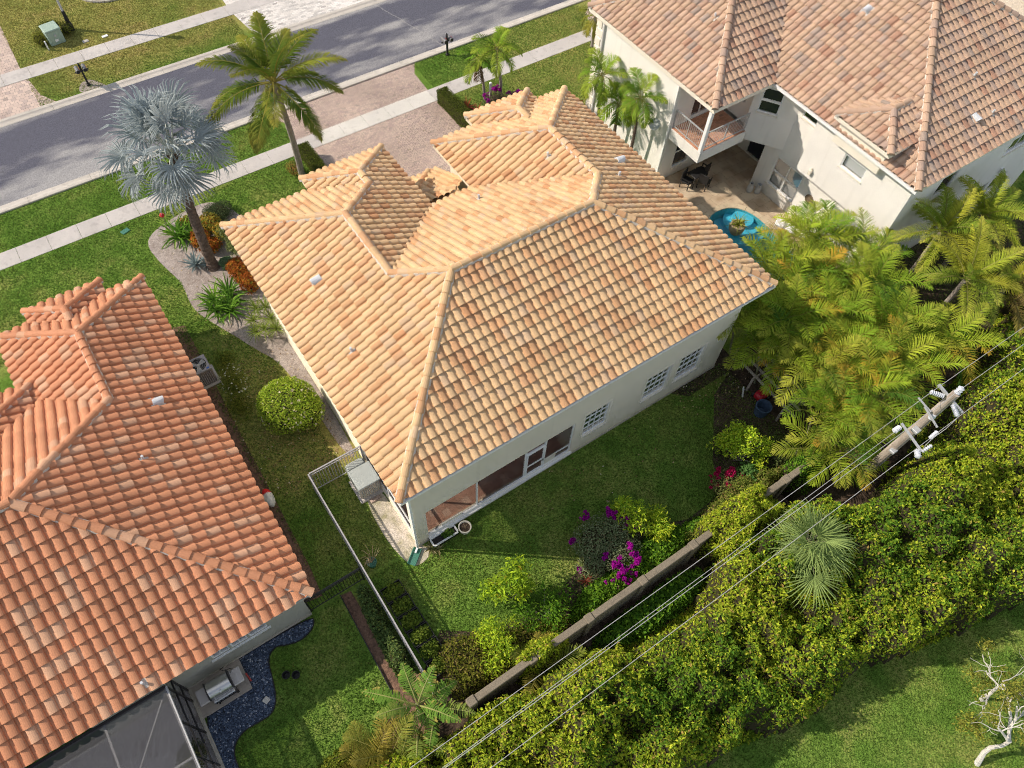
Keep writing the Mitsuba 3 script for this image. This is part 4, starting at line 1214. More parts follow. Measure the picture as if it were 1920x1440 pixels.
def frond(base, az, length, el0, droop, nl, ll, lw, col, rng, vee=0.5, hang=0.9, start=0.16, rach=0.022, col_r=None, tipcol=None, curl=0.0, seg=3, dens=1.0):
    """a feather palm frond: an arching rachis with two ranks of drooping leaflets"""
    m = 14
    t = np.linspace(0, 1, m + 1)
    el = el0 - droop * t ** 1.35
    azs = az + curl * t ** 1.5
    ds = length / m
    dirs = np.stack([np.cos(el) * np.cos(azs), np.cos(el) * np.sin(azs), np.sin(el)], 1)
    C = np.asarray(base) + np.vstack([[0, 0, 0], np.cumsum(dirs[:-1] * ds, 0)])
    Vr, Fr_ = tube(C, rach * (1 - 0.8 * t), 5, cap=False)
    cr = np.array(col_r if col_r is not None else (0.26, 0.27, 0.07))
    parts = [(Vr, Fr_, np.tile(cr, (len(Vr), 1)))]
    tl = np.linspace(start, 0.995, nl)
    for side in (-1, 1):
        tt = np.clip(tl + rng.normal(0, 0.3 / nl, nl), start, 0.999)
        f = tt * m
        i0 = np.clip(f.astype(int), 0, m - 1)
        P = C[i0] + (C[i0 + 1] - C[i0]) * (f - i0)[:, None]
        D = unit(dirs[i0])
        S = unit(np.cross(D, [0, 0, 1.0])) * side
        U = unit(np.cross(S * side, D))
        prof = np.sin(np.pi * np.clip(0.12 + 0.88 * (tt - start) / (1 - start), 0, 1) ** 0.85) ** 0.65
        prof = np.maximum(prof, 0.22)
        L = ll * prof * rng.uniform(0.85, 1.12, nl)
        fwd = 0.45 + 0.75 * tt
        d0 = unit(S + D * fwd[:, None] + U * (vee + 0.15 * rng.normal(size=nl))[:, None])
        pts = [P]
        dcur = d0
        step = L / seg
        for k in range(seg):
            pts.append(pts[-1] + dcur * step[:, None])
            dcur = unit(dcur + np.array([0, 0, -1.0]) * (hang * (0.35 + 0.5 * k) * rng.uniform(0.6, 1.3, nl))[:, None])
        wv = unit(np.cross(d0, U + 0.001))
        wv = unit(np.cross(d0, np.cross(D, d0)))  # leaflet's width direction, across it
        wv = unit(D - d0 * (D * d0).sum(1, keepdims=True)) * 0.75 + U * 0.35
        ws = [lw * 0.55, lw, lw * 0.8, lw * 0.12][:seg + 1] if seg == 3 else [lw * 0.6, lw, lw * 0.1]
        rows = []
        for k in range(seg + 1):
            rows.append(pts[k] - wv * ws[k] / 2); rows.append(pts[k] + wv * ws[k] / 2)
        V = np.stack(rows, 1).reshape(-1, 3)
        r = 2 * (seg + 1)
        b = r * np.arange(nl)[:, None]
        F = np.vstack([np.hstack([b + q for q in tri]) for k in range(seg) for tri in ([2 * k, 2 * k + 1, 2 * k + 3], [2 * k, 2 * k + 3, 2 * k + 2])])
        cc = np.clip(np.asarray(col)[None] * (1 + 0.14 * rng.normal(size=(nl, 1))), 0.005, 0.9)
        if tipcol is not None:
            mixw = np.clip((tt - 0.55) * 1.8 + 0.15 * rng.normal(size=nl), 0, 1)[:, None]
            cc = cc * (1 - mixw) + np.asarray(tipcol) * mixw
        cv = np.repeat(cc, r, 0)
        if tipcol is not None:
            e = np.tile(np.linspace(0, 1, seg + 1).repeat(2), nl)[:, None] ** 2 * 0.5
            cv = cv * (1 - e) + np.asarray(tipcol) * e
        parts.append((V, F, cv))
    return join3(parts)


def fan(center, axis, up, R, nseg, spread, col, rng, split=0.45, cup=0.18, droop=0.25, wide=1.0, jag=0.07):
    """a fan palm leaf: folded segments radiating from the petiole's end, free at the tips"""
    axis, up = unit(np.asarray(axis, float)), np.asarray(up, float)
    s = unit(np.cross(axis, up)); up = np.cross(s, axis)
    ang = np.linspace(-spread / 2, spread / 2, nseg)
    dA = spread / (nseg - 1)
    parts = []
    for i, a in enumerate(ang):
        L = R * (0.78 + 0.22 * math.cos(a * 0.8)) * rng.uniform(0.92, 1.06)
        d = axis * math.cos(a) + s * math.sin(a)
        cr = -axis * math.sin(a) + s * math.cos(a)
        rs = np.array([0.0, 0.28, 1 - split, 0.82, 1.0]) * L
        dr_ = droop * rng.uniform(0.5, 1.6)
        zz = np.array([0, cup * 0.28, cup * (1 - split), cup * 0.6 - dr_ * 0.15, cup * 0.4 - dr_ * 0.45]) * L
        wdt = np.array([0.0, 0.28, 1 - split, (1 - split) * 0.62, 0.02]) * L * dA * 1.05 * wide
        Cc = np.asarray(center) + d * rs[:, None] + up * zz[:, None] + cr * rng.normal(0, 0.012) * rs[:, None]
        fo = wdt * 0.46
        Cc = Cc + up * (np.array([0, 0, 0.35, 0.8, 1.0]) * L * jag * rng.normal())[:, None]
        A = Cc + cr * wdt[:, None] / 2 - up * fo[:, None]
        B = Cc - cr * wdt[:, None] / 2 - up * fo[:, None]
        V = np.stack([A, Cc, B], 1).reshape(-1, 3)
        F = []
        for k in range(4):
            o, q = 3 * k, 3 * k + 3
            F += [[o, o + 1, q + 1], [o, q + 1, q], [o + 1, o + 2, q + 2], [o + 1, q + 2, q + 1]]
        c = np.clip(np.asarray(col) * (1 + 0.10 * rng.normal()), 0.005, 0.9)
        parts.append((V, np.array(F), np.tile(c, (len(V), 1))))
    return join3(parts)


# ------------------------------------------------------------------ palms and trees
def trunk_rings(pts, r0, r1, n=14, seed=0, ring=0.05):
    r = np.random.default_rng(seed)
    pts = np.asarray(pts, float)
    t = np.linspace(0, 1, len(pts))
    tt = np.linspace(0, 1, 42)
    P = np.stack([np.interp(tt, t, pts[:, k]) for k in range(3)], 1)
    for _ in range(3):
        P[1:-1] = (P[:-2] + 2 * P[1:-1] + P[2:]) / 4
    rad = (r0 + (r1 - r0) * tt) * (1 + ring * np.where(np.arange(42) % 2 == 0, 1, -1)) * (1 + 0.03 * r.normal(size=42))
    rad[:3] *= np.array([1.25, 1.15, 1.06])
    return tube(P, rad, n)


scene['trunk_coconut'] = princ(mikit.proc(lambda p, n, uv: mix((0.20, 0.17, 0.15), (0.40, 0.36, 0.33), fbm(p.x * 8, p.y * 8, p.z * 14, 3))), 0.9, 0.1)
scene['trunk_brown'] = princ(mikit.proc(lambda p, n, uv: mix((0.06, 0.042, 0.034), (0.20, 0.155, 0.135), fbm(p.x * 10, p.y * 10, p.z * 12, 3))), 0.95, 0.1)
scene['trunk_green'] = princ(mikit.proc(lambda p, n, uv: mix((0.14, 0.15, 0.06), (0.33, 0.32, 0.24), fbm(p.x * 6, p.y * 6, p.z * 12, 3))), 0.8, 0.2)


def feather_palm(name, label, trunk, r0, r1, nf, length, nl, ll, lw, cols, seed, group=None, els=(1.25, -0.5), droop=(0.9, 1.7), hang=0.8, vee=0.35, tip=None, rach=0.024, mat='trunk_coconut', az0=0.0, crownshaft=None, dead=0, rachc=(0.30, 0.28, 0.08), curl=0.25):
    r = np.random.default_rng(seed)
    root = thing(name, label, 'palm tree', group)
    put('trunk', trunk_rings(trunk, r0, r1, 12, seed), mat, root)
    top = np.array(trunk[-1], float)
    if crownshaft:
        put('crownshaft', tube([top - [0, 0, 0.1], top + [0, 0, crownshaft * 0.6], top + [0, 0, crownshaft]], [r1 * 1.25, r1 * 1.1, r1 * 0.5], 10), 'trunk_green', root)
        top = top + [0, 0, crownshaft * 0.85]
    for i in range(nf):
        f = (i + 0.5) / nf
        el = els[0] + (els[1] - els[0]) * f + 0.14 * r.normal()
        az = az0 + i * 2.39996 + 0.25 * r.normal()
        c = np.array(cols[r.integers(len(cols))])
        isdead = i >= nf - dead
        if isdead:
            c = np.array((0.16, 0.10, 0.055))
        b = top + 0.06 * np.array([math.cos(az), math.sin(az), 0]) + [0, 0, 0.12 * (1 - f)]
        V, F, C = frond(b, az, length * r.uniform(0.85, 1.1) * (0.75 if f < 0.12 else 1), el, r.uniform(*droop) * (0.7 + 0.6 * f), nl, ll, lw, c, r, vee=vee * (1 - 0.6 * f), hang=hang * (0.7 + 0.6 * f) * (1.6 if isdead else 1), rach=rach, tipcol=tip if not isdead else None, curl=curl * r.normal(), col_r=rachc)
        put('frond', (V, F), 'palm_leaf', root, color=C)
    return root


coco = feather_palm('coconut_palm', 'tall coconut palm with a curved grey trunk beside the driveway', [(5.53, 20.82, 0), (5.52, 20.7, 1.2), (5.40, 20.35, 3.0), (5.15, 19.75, 5.0), (4.90, 19.25, 6.75)], 0.17, 0.12, 19, 3.3, 84, 0.72, 0.055,
                    [(0.13, 0.21, 0.03), (0.18, 0.26, 0.035), (0.25, 0.30, 0.045), (0.10, 0.18, 0.03)], 4, els=(1.35, -0.65), droop=(0.75, 1.35), hang=0.75, vee=0.25, tip=(0.32, 0.30, 0.06), rach=0.035, az0=0.4, rachc=(0.36, 0.32, 0.08), curl=0.3)
r = np.random.default_rng(8)
for i in range(9):
    a = r.uniform(0, 6.28)
    p = np.array([4.9 + 0.24 * math.cos(a), 19.25 + 0.24 * math.sin(a), 6.55 - r.uniform(0, 0.3)])
    s = trimesh.creation.icosphere(subdivisions=2, radius=0.10)
    put('coconut', (s.vertices * [0.9, 0.9, 1.2] + p, s.faces), 'vc', coco, color=(0.20, 0.19, 0.05), smooth=True)

# silver fan palm
bis = thing('silver_fan_palm', 'silver blue fan palm with a thick brown trunk by the sidewalk at left', 'palm tree')
btop = np.array([-0.15, 18.60, 5.75])
put('trunk', trunk_rings([(-0.59, 17.55, 0), (-0.56, 17.6, 1.5), (-0.40, 18.0, 3.8), btop], 0.25, 0.17, 14, 3, 0.04), 'trunk_brown', bis)
r = np.random.default_rng(12)
boots = []
for i in range(26):
    a = i * 2.4
    z = 4.3 + 1.4 * i / 26
    c = np.array([-0.35 + (btop[0] + 0.35) * (z - 4.2) / 1.5, 18.1 + (btop[1] - 18.1) * (z - 4.2) / 1.5, z])
    h = np.array([math.cos(a), math.sin(a), 0])
    boots.append(bar(c + h * 0.12, c + h * 0.34 + [0, 0, 0.26], 0.10, 0.04))
put('leaf_bases', cat_mesh(boots), 'trunk_brown', bis)
nb = 31
for i in range(nb):
    f = (i + 0.5) / nb
    az = i * 2.39996 + 0.2 * r.normal()
    el = 1.45 - 1.85 * f ** 1.1 + 0.1 * r.normal()
    pl = r.uniform(1.3, 1.75)
    h = np.array([math.cos(az), math.sin(az), 0])
    d = h * math.cos(el) + np.array([0, 0, math.sin(el)])
    e0 = btop + h * 0.1
    e1 = e0 + d * pl * 0.55
    d2 = unit(d + np.array([0, 0, -0.30]))
    e2 = e1 + d2 * pl * 0.45
    w = newkey(f'{bis}__leaf')
    ax = unit(d2 + np.array([0, 0, -0.35 * (0.3 + f)]))
    upv = unit(np.cross(np.cross(ax, [0, 0, 1]), ax)) if abs(ax[2]) < 0.97 else -h
    col = np.array((0.43, 0.49, 0.51)) * r.uniform(0.85, 1.12)
    V, F, C = fan(e2, ax, upv, r.uniform(1.1, 1.4), 30, 4.3, col, r, split=0.52, cup=0.42, droop=0.5, wide=0.95, jag=0.09)
    scene[w] = mikit.ply((V, F), 'palm_leaf', color=C)
    put('petiole', tube([e0, e1, e2], [0.045, 0.035, 0.025], 6), 'petiole_pale', w)
scene['petiole_pale'] = princ((0.42, 0.46, 0.43), 0.5, 0.3)

XG = [(0.17, 0.32, 0.035), (0.24, 0.38, 0.045), (0.12, 0.25, 0.03), (0.31, 0.42, 0.055)]
feather_palm('small_palm', 'small bright green palm rising from the magenta bougainvillea by the sidewalk', [(17.55, 20.5, 0), (17.45, 20.4, 1.5), (16.85, 19.95, 3.4)], 0.10, 0.075, 12, 1.55, 34, 0.52, 0.05, XG, 21, els=(1.2, -0.5), droop=(1.2, 2.0), hang=0.9, vee=0.5, crownshaft=0.5, tip=(0.36, 0.42, 0.06))
feather_palm('small_palm', 'thin stemmed palm with one dead brown frond near the sidewalk', [(16.95, 21.2, 0), (16.7, 21.0, 1.4), (16.1, 20.45, 2.9)], 0.08, 0.06, 8, 1.4, 30, 0.5, 0.05, XG, 22, els=(1.1, -0.8), droop=(1.3, 2.1), hang=0.9, vee=0.5, crownshaft=0.4, dead=1)
for i, (x, y, z, sd, lab) in enumerate(((20.05, 15.2, 3.6, 23, 'leafy palm against the white wall, farthest from the balcony'), (20.15, 12.45, 4.0, 24, 'leafy palm against the white wall, nearest the balcony'), (20.3, 14.0, 2.6, 25, 'low palm between two taller palms against the white wall'))):
    feather_palm('small_palm', lab, [(x + .15, y + .1, 0), (x + .1, y, z * .5), (x, y, z)], 0.09, 0.07, 13, 1.6, 34, 0.55, 0.05, XG, sd, els=(1.25, -0.6), droop=(1.2, 2.1), hang=0.9, vee=0.5, crownshaft=0.45, tip=(0.36, 0.42, 0.06), mat='trunk_brown')
feather_palm('small_palm', 'drooping palm at the front corner of the white two-storey house', [(25.2, 22.0, 0), (25.1, 21.9, 1.0), (25.0, 21.8, 2.0)], 0.09, 0.08, 10, 1.3, 30, 0.5, 0.05, [(0.246, 0.275, 0.043), (0.319, 0.304, 0.058)], 26, els=(1.0, -0.9), droop=(1.2, 2.0), hang=1.0)

# areca thicket between the two houses' gardens
AC = [(0.230, 0.368, 0.034), (0.322, 0.437, 0.040), (0.149, 0.276, 0.029), (0.414, 0.483, 0.052), (0.103, 0.218, 0.034), (0.483, 0.391, 0.057)]
spots = [(16.9, 0.5, 4.2), (16.7, -1.3, 3.9), (17.5, -0.6, 4.4), (19.4, 1.6, 4.4), (18.5, 0.5, 4.2), (21.4, 2.0, 4.8), (20.4, 0.6, 4.2), (22.6, 0.3, 4.4), (21.6, -1.2, 4.7), (19.2, -1.3, 4.5), (17.2, -2.9, 4.1), (18.6, -3.0, 4.3), (16.4, -4.6, 3.7), (17.9, -4.9, 4.2), (19.6, -4.4, 4.4), (21.1, -3.4, 4.4), (22.6, -4.7, 4.0), (15.9, -5.6, 3.1)]
alab = ['touching the right roof corner of the cream house', 'over the timber slats beside the rear lawn', 'second row behind the slats', 'beside the pool coping', 'between pool and cream house roof', 'nearest the white two-storey house wall', 'in the middle of the palm thicket by the pool', 'right of the pool against the white house', 'with tall fronds in the thicket centre', 'over the dark gap in the thicket', 'with orange tipped fronds over the slats', 'left of the utility wires in the thicket', 'at the thicket corner over the back wall', 'just left of the utility pole top', 'under the top of the utility pole', 'right of the thicket centre below the plumed palms', 'right of the utility pole top', 'lowest palm at the back wall end']
for i, (x, y, z) in enumerate(spots):
    rr_ = np.random.default_rng(100 + i)
    nfr = 12
    root = thing('areca_palm', 'yellow green areca palm ' + alab[i], 'palm tree', 'areca palms in the thicket between two gardens')
    for sx, sy in ((0, 0), (0.45, -0.3), (-0.4, 0.35)):
        top = np.array([x + sx * 1.3, y + sy * 1.3, z - 1.5 - 0.6 * abs(sx)])
        put('stem', tube([(x + sx * .5, y + sy * .5, 0), (x + sx, y + sy, z * 0.35), top], [0.05, 0.045, 0.04], 7), 'trunk_green', root)
        for k in range(nfr if sx == 0 else 7):
            nn = nfr if sx == 0 else 7
            f = (k + .5) / nn
            az = k * 2.39996 + i + sx * 3
            c = np.array(AC[rr_.choice(6, p=[0.3, 0.27, 0.16, 0.14, 0.08, 0.05])])
            tip = (0.58, 0.34, 0.05) if rr_.random() < 0.2 else (0.42, 0.42, 0.07)
            V, F, C = frond(top + [0, 0, 0.1], az + .2 * rr_.normal(), rr_.uniform(1.8, 2.5), 1.38 - 1.15 * f + .1 * rr_.normal(), rr_.uniform(1.0, 1.9), 32, 0.62, 0.048, c, rr_, vee=0.55, hang=0.6, start=0.22, rach=0.022, tipcol=tip if rr_.random() < 0.6 else None, curl=0.35 * rr_.normal(), col_r=(0.33, 0.32, 0.08))
            put('frond', (V, F), 'palm_leaf', root, color=C)
for i, (x, y, z, lab) in enumerate(((26.2, -1.0, 5.0, 'plume leaved palm in front of the white house rear wall'), (25.1, -3.3, 4.8, 'plume leaved palm with one straight frond pointing up right'), (28.6, -1.4, 5.0, 'plume leaved palm at the right edge near the white house'), (26.9, -4.4, 4.2, 'brownish plume leaved palm at the right edge above the wires'))):
    rr_ = np.random.default_rng(140 + i)
    root = thing('plume_palm', lab, 'palm tree', 'plume leaved palms at the right edge')
    put('trunk', tube([(x, y, 0), (x, y, z * .5), (x, y, z - 1.2)], [0.12, 0.10, 0.09], 9), 'trunk_coconut', root)
    for k in range(13):
        f = (k + .5) / 13
        c = np.array([(0.34, 0.42, 0.045), (0.43, 0.45, 0.05), (0.25, 0.37, 0.045)][rr_.integers(3)])
        if i == 3 and k % 2:
            c = np.array((0.26, 0.19, 0.07))
        V, F, C = frond((x, y, z - 1.1), k * 2.39996 + i, rr_.uniform(2.1, 2.7), 1.3 - 1.3 * f, rr_.uniform(0.9, 1.6), 74, 0.50, 0.034, c, rr_, vee=0.7, hang=0.45, start=0.12, rach=0.026, tipcol=(0.52, 0.50, 0.10), curl=0.3 * rr_.normal(), col_r=(0.40, 0.37, 0.14))
        V2, F2, C2 = frond((x, y, z - 1.1), k * 2.39996 + i, 2.4, 1.3 - 1.3 * f, 1.2, 40, 0.42, 0.034, c * .9, rr_, vee=-0.5, hang=0.3, start=0.15, rach=0.02)
        v, f_, c_ = join3([(V, F, C), (V2, F2, C2)])
        put('frond', (v, f_), 'palm_leaf', root, color=c_)

# saw-leaved fan palm over the thicket
fp = thing('fan_palm', 'grey green fan palm standing out of the thicket below the utility wires', 'palm tree')
r = np.random.default_rng(51)
ft = np.array([11.5, -7.75, 2.75])
put('trunk', trunk_rings([(11.6, -7.7, 0), (11.55, -7.7, 1.4), ft], 0.17, 0.14, 12, 2), 'trunk_brown', fp)
for i in range(15):
    f = (i + .5) / 15
    az = i * 2.39996 + 0.3 * r.normal()
    el = 1.5 - 1.6 * f
    h = np.array([math.cos(az), math.sin(az), 0])
    d = h * math.cos(el) + np.array([0, 0, math.sin(el)])
    e1 = ft + d * r.uniform(0.35, 1.3)
    w = newkey(f'{fp}__leaf')
    ax = unit(d + np.array([0, 0, -0.45]))
    upv = unit(np.cross(np.cross(ax, [0, 0, 1]), ax)) if abs(ax[2]) < 0.97 else -h
    V, F, C = fan(e1, ax, upv, r.uniform(1.0, 1.3), 30, 4.2, np.array((0.29, 0.39, 0.13)) * r.uniform(.85, 1.2), r, split=0.62, cup=0.12, droop=0.55, wide=0.72, jag=0.05)
    scene[w] = mikit.ply((V, F), 'palm_leaf', color=C)
    put('petiole', tube([ft, e1], [0.03, 0.018], 5), 'trunk_green', w)


# ------------------------------------------------------------------ the thicket: leaves over a lumpy mass
def soft_top(P, x, y, hmax, edge, seed, rough=0.9):
    d = shapely.distance(shapely.points(x, y), P.exterior)
    pr = np.column_stack([x, y, np.zeros_like(x)])
    t = np.clip((d + 1.1 * (meshkit.fbm(pr * 1.1, 4, seed + 9) - 0.5) * min(edge, 1.2)) / edge, 0, 1)
    n1 = meshkit.fbm(pr * 0.55, 3, seed)
    n2 = meshkit.fbm(pr * 1.9, 3, seed + 4)
    n3 = meshkit.noise(pr * 5.2, seed + 6)
    return hmax * (1 - (1 - t) ** 2.2) ** 0.6 * (1 + 1.2 * rough * (n1 - 0.5) + 0.7 * rough * (n2 - 0.5) + 0.12 * rough * (n3 - 0.5))


def thicket(name, label, P, hmax, edge, n, size, pal, wts, seed, pal2=None, depth=0.5, aspect=0.55, rough=0.9, parent=None):
    rg = np.random.default_rng(seed)
    q = in_poly(P, n, rg)
    eps = 0.06
    hf = lambda a, b: soft_top(P, a, b, hmax, edge, seed, rough)
    z = hf(q[:, 0], q[:, 1])
    gx = (hf(q[:, 0] + eps, q[:, 1]) - z) / eps
    gy = (hf(q[:, 0], q[:, 1] + eps) - z) / eps
    nrm = unit(np.column_stack([-gx, -gy, np.ones(n)]).clip(-3, 3))
    sl = np.clip(np.abs(np.column_stack([gx, gy])).max(1), 0, 4)
    P3 = np.column_stack([q, z - depth * rg.random(n) ** 2.2 - rg.random(n) * np.clip(sl - 0.8, 0, 3) * 0.25])
    P3[:, 2] = np.maximum(P3[:, 2], 0.03)
    N = unit(nrm + 0.55 * rg.normal(size=(n, 3)))
    D = unit(np.cross(N, rg.normal(size=(n, 3))) + 0.5 * nrm * rg.random((n, 1)))
    sz = size * rg.uniform(0.6, 1.4, n)
    c = pick_colors(pal, wts, n, rg, 0.2)
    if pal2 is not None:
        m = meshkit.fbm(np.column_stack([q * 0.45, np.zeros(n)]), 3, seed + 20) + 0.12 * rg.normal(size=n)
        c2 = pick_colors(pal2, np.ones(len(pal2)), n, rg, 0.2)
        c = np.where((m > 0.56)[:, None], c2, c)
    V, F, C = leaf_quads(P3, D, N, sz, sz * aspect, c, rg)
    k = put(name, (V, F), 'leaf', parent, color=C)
    if parent is None:
        tag(k, label, None, None, 'stuff')
    # dark woody body below the leaves
    x0, y0, x1, y1 = P.bounds
    nx, ny = int((x1 - x0) / 0.22) + 2, int((y1 - y0) / 0.22) + 2
    X, Y = np.meshgrid(np.linspace(x0, x1, nx), np.linspace(y0, y1, ny), indexing='ij')
    ins = shapely.contains_xy(P, X.ravel(), Y.ravel())
    Z = np.where(ins, hf(X.ravel(), Y.ravel()) - 0.30, -0.2)
    V = np.column_stack([X.ravel(), Y.ravel(), Z])
    F = []
    for i in range(nx - 1):
        for j in range(ny - 1):
            a = i * ny + j
            if ins[a] or ins[a + ny] or ins[a + 1] or ins[a + ny + 1]:
                F += [[a, a + ny, a + ny + 1], [a, a + ny + 1, a + 1]]
    put('twigs', (V, np.array(F)), 'twig', k if parent is None else parent)
    return k


YG = [(0.446, 0.533, 0.046), (0.338, 0.442, 0.036), (0.567, 0.585, 0.065), (0.189, 0.299, 0.029), (0.446, 0.325, 0.104)]
TH = smooth_poly([(-6.3, -4.6), (-3.9, -5.0), (-2.2, -5.75), (0.5, -5.8), (3.6, -6.0), (5.2, -6.9), (8.0, -7.0), (9.2, -6.0), (12.5, -5.9), (14.2, -6.6), (15.6, -8.1), (17.6, -7.4), (19.5, -7.2), (22.5, -6.2), (27.5, -5.3), (33.0, -3.0), (38, -6), (26, -13.0), (21.5, -14.0), (18.5, -13.6), (16.4, -13.3), (14.6, -12.9), (12.3, -12.3), (11.0, -11.6), (9.6, -12.1), (8.0, -11.9), (5.2, -11.1), (3.0, -10.8), (-0.5, -9.0), (-3.5, -7.3), (-7.0, -6.4)], 1)
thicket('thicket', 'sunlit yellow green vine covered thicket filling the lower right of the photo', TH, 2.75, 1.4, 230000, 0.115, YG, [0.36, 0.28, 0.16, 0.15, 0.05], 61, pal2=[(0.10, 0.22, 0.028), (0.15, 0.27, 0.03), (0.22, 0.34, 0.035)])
DG = [(0.098, 0.228, 0.026), (0.165, 0.325, 0.031), (0.232, 0.402, 0.037), (0.068, 0.153, 0.023)]
thicket('ground_cover', 'dark green leafy ground cover along the garden side of the back wall', smooth_poly([(3.3, -5.3), (4.0, -4.4), (6.0, -4.2), (8.0, -3.9), (9.8, -4.5), (11.4, -4.4), (11.8, -5.3)], 2), 0.55, 0.5, 9000, 0.12, DG, [.3, .35, .2, .15], 62, depth=0.3)
thicket('ground_cover', 'tangled light green vines at the garden side of the back wall near the red flowers', smooth_poly([(8.6, -5.25), (9.4, -4.5), (11.2, -4.3), (12.6, -4.0), (15.0, -5.0), (15.2, -5.3)], 2), 0.95, 0.5, 9000, 0.085, [(0.232, 0.290, 0.058), (0.304, 0.334, 0.072), (0.131, 0.189, 0.029), (0.290, 0.217, 0.087)], [.4, .25, .25, .1], 63, depth=0.4)
thicket('ground_cover', 'sparse dark leaves in the shaded ditch behind the back wall', smooth_poly([(3.2, -5.75), (9.0, -5.75), (8.6, -6.8), (5.0, -6.9)], 1), 0.75, 0.4, 5200, 0.14, DG, [.35, .25, .15, .25], 64, depth=0.4)
thicket('ground_cover', 'low shrubs and leaf litter in the garden corner under the yellow green shrub', smooth_poly([(-0.7, -3.0), (0.6, -3.4), (1.9, -4.2), (3.6, -4.4), (3.6, -5.3), (-1.2, -5.3), (-1.2, -4.0)], 2), 0.75, 0.5, 7000, 0.085, [(0.217, 0.246, 0.036), (0.290, 0.290, 0.051), (0.131, 0.160, 0.029), (0.319, 0.246, 0.087)], [.4, .25, .2, .15], 65, depth=0.5)
thicket('ground_cover', 'loose leafy weeds at the bottom edge left of the banana plant', smooth_poly([(-6.6, -4.3), (-5.0, -3.9), (-3.7, -4.6), (-4.2, -5.4), (-6.5, -5.6)], 2), 0.6, 0.5, 4500, 0.09, [(0.203, 0.261, 0.036), (0.145, 0.203, 0.029), (0.290, 0.319, 0.043)], [.4, .4, .2], 66, depth=0.4)
thicket('vines', 'yellow green vines growing over the back wall between the red flowers and the fan palm', smooth_poly([(8.95, -4.9), (10.5, -4.7), (12.3, -4.9), (12.7, -5.6), (12.4, -6.6), (9.2, -6.6)], 2), 2.25, 0.5, 13000, 0.10, YG, [0.36, 0.28, 0.16, 0.15, 0.05], 67, depth=0.6)
thicket('vines', 'tangled shrubs spilling over the left end of the back wall near the banana plant', smooth_poly([(0.75, -4.9), (2.4, -4.8), (3.0, -5.3), (2.8, -5.9), (0.9, -5.9)], 2), 2.05, 0.4, 6000, 0.10, YG, [.35, .3, .15, .15, .05], 68, depth=0.6)
thicket('vines', 'leafy vines over the right end of the back wall below the palms', smooth_poly([(13.6, -4.9), (15.0, -4.7), (16.2, -5.2), (15.8, -6.0), (13.8, -6.1)], 2), 1.9, 0.4, 5000, 0.09, DG, [.3, .35, .25, .1], 69, depth=0.6)
# ------------------------------------------------------------------ shrubs
RB = [(-1.0, 8.15, 0.95, 1.22, 1.22, 1.0), (-1.25, 8.55, 0.8, 0.8, 0.8, 0.8), (-0.55, 7.6, 0.9, 0.8, 0.8, 0.85)]
rb = bush('round_shrub', 'round clipped light green shrub with pale blossoms between the two houses', 'shrub', RB, 15000, 0.085, [(0.338, 0.475, 0.053), (0.456, 0.579, 0.069), (0.184, 0.302, 0.036), (0.566, 0.627, 0.122)], [.42, .28, .2, .1], 71, shell=0.3, lump=0.12, corek=0.82)
rg = np.random.default_rng(72)
V, F, C = bush_leaves(RB, 90, 0.11, [(0.75, 0.65, 0.50), (0.8, 0.74, 0.62)], [1, 1], rg, aspect=0.9, low=0.1, shell=0.04, flat_=1.0, lump=0.12)
put('blossoms', (V, F), 'leaf', rb, color=C, kind='stuff')
YS = [(0.446, 0.599, 0.043), (0.312, 0.475, 0.043), (0.603, 0.675, 0.063), (0.200, 0.350, 0.039)]


def twiggy(name, label, x, y, H, seed, nb, size, pal, wts, spread=0.7, group=None, cluster=0.34, per=130, aspect=0.38, cat='shrub'):
    """an open shrub: forking stems, each ending in tufts of leaves"""
    rg = np.random.default_rng(seed)
    root = thing(name, label, cat, group)
    blobs = []
    for i in range(nb):
        a = rg.uniform(0, 6.28)
        rr2 = spread * rg.random() ** 0.6
        top = np.array([x + rr2 * math.cos(a), y + rr2 * math.sin(a), H * rg.uniform(0.45, 1.0) * (1 - 0.35 * rr2 / spread)])
        mid = np.array([x + .35 * rr2 * math.cos(a), y + .35 * rr2 * math.sin(a), top[2] * 0.5])
        put('stem', tube([(x + .05 * math.cos(a), y + .05 * math.sin(a), 0), mid, top], [0.03, 0.022, 0.01], 6), 'bark_grey', root)
        cs = cluster * rg.uniform(0.8, 1.25)
        blobs.append((top[0], top[1], top[2], cs, cs, cs * 0.9))
    V, F, C = bush_leaves(blobs, nb * per, size, pal, wts, rg, aspect=aspect, low=-0.7, shell=0.85, flat_=1.3, lump=0.3)
    put('foliage', (V, F), 'leaf', root, color=C, kind='stuff')
    return root


twiggy('garden_shrub', 'tall open shrub with long bright leaves in the sunny lawn corner', 2.35, -3.05, 2.3, 81, 12, 0.20, YS[:2] + [(0.30, 0.25, 0.03)] + YS[3:], [.45, .35, .05, .15], spread=0.8, cluster=0.36, per=110, aspect=0.32)
twiggy('garden_shrub', 'dark leaved shrub behind the sunny lawn against the back wall', 3.0, -4.2, 1.5, 82, 11, 0.13, DG, [.3, .35, .2, .15], spread=0.9, cluster=0.42, per=160)
twiggy('garden_shrub', 'yellow green shrub with yellowed leaves at the garden corner', 1.1, -4.2, 1.6, 83, 10, 0.12, YS, [.4, .3, .2, .1], spread=0.9, cluster=0.4, per=170)
twiggy('garden_shrub', 'bright upright shrub above the magenta bougainvillea in the rear garden', 7.5, -3.1, 2.1, 84, 9, 0.15, YS, [.4, .35, .15, .1], spread=0.5, cluster=0.33, per=150, aspect=0.35)
twiggy('garden_shrub', 'yellow leaved shrub right of the magenta bougainvillea', 8.0, -3.9, 1.5, 85, 9, 0.16, YS, [.3, .2, .4, .1], spread=0.65, cluster=0.33, per=140, aspect=0.3)
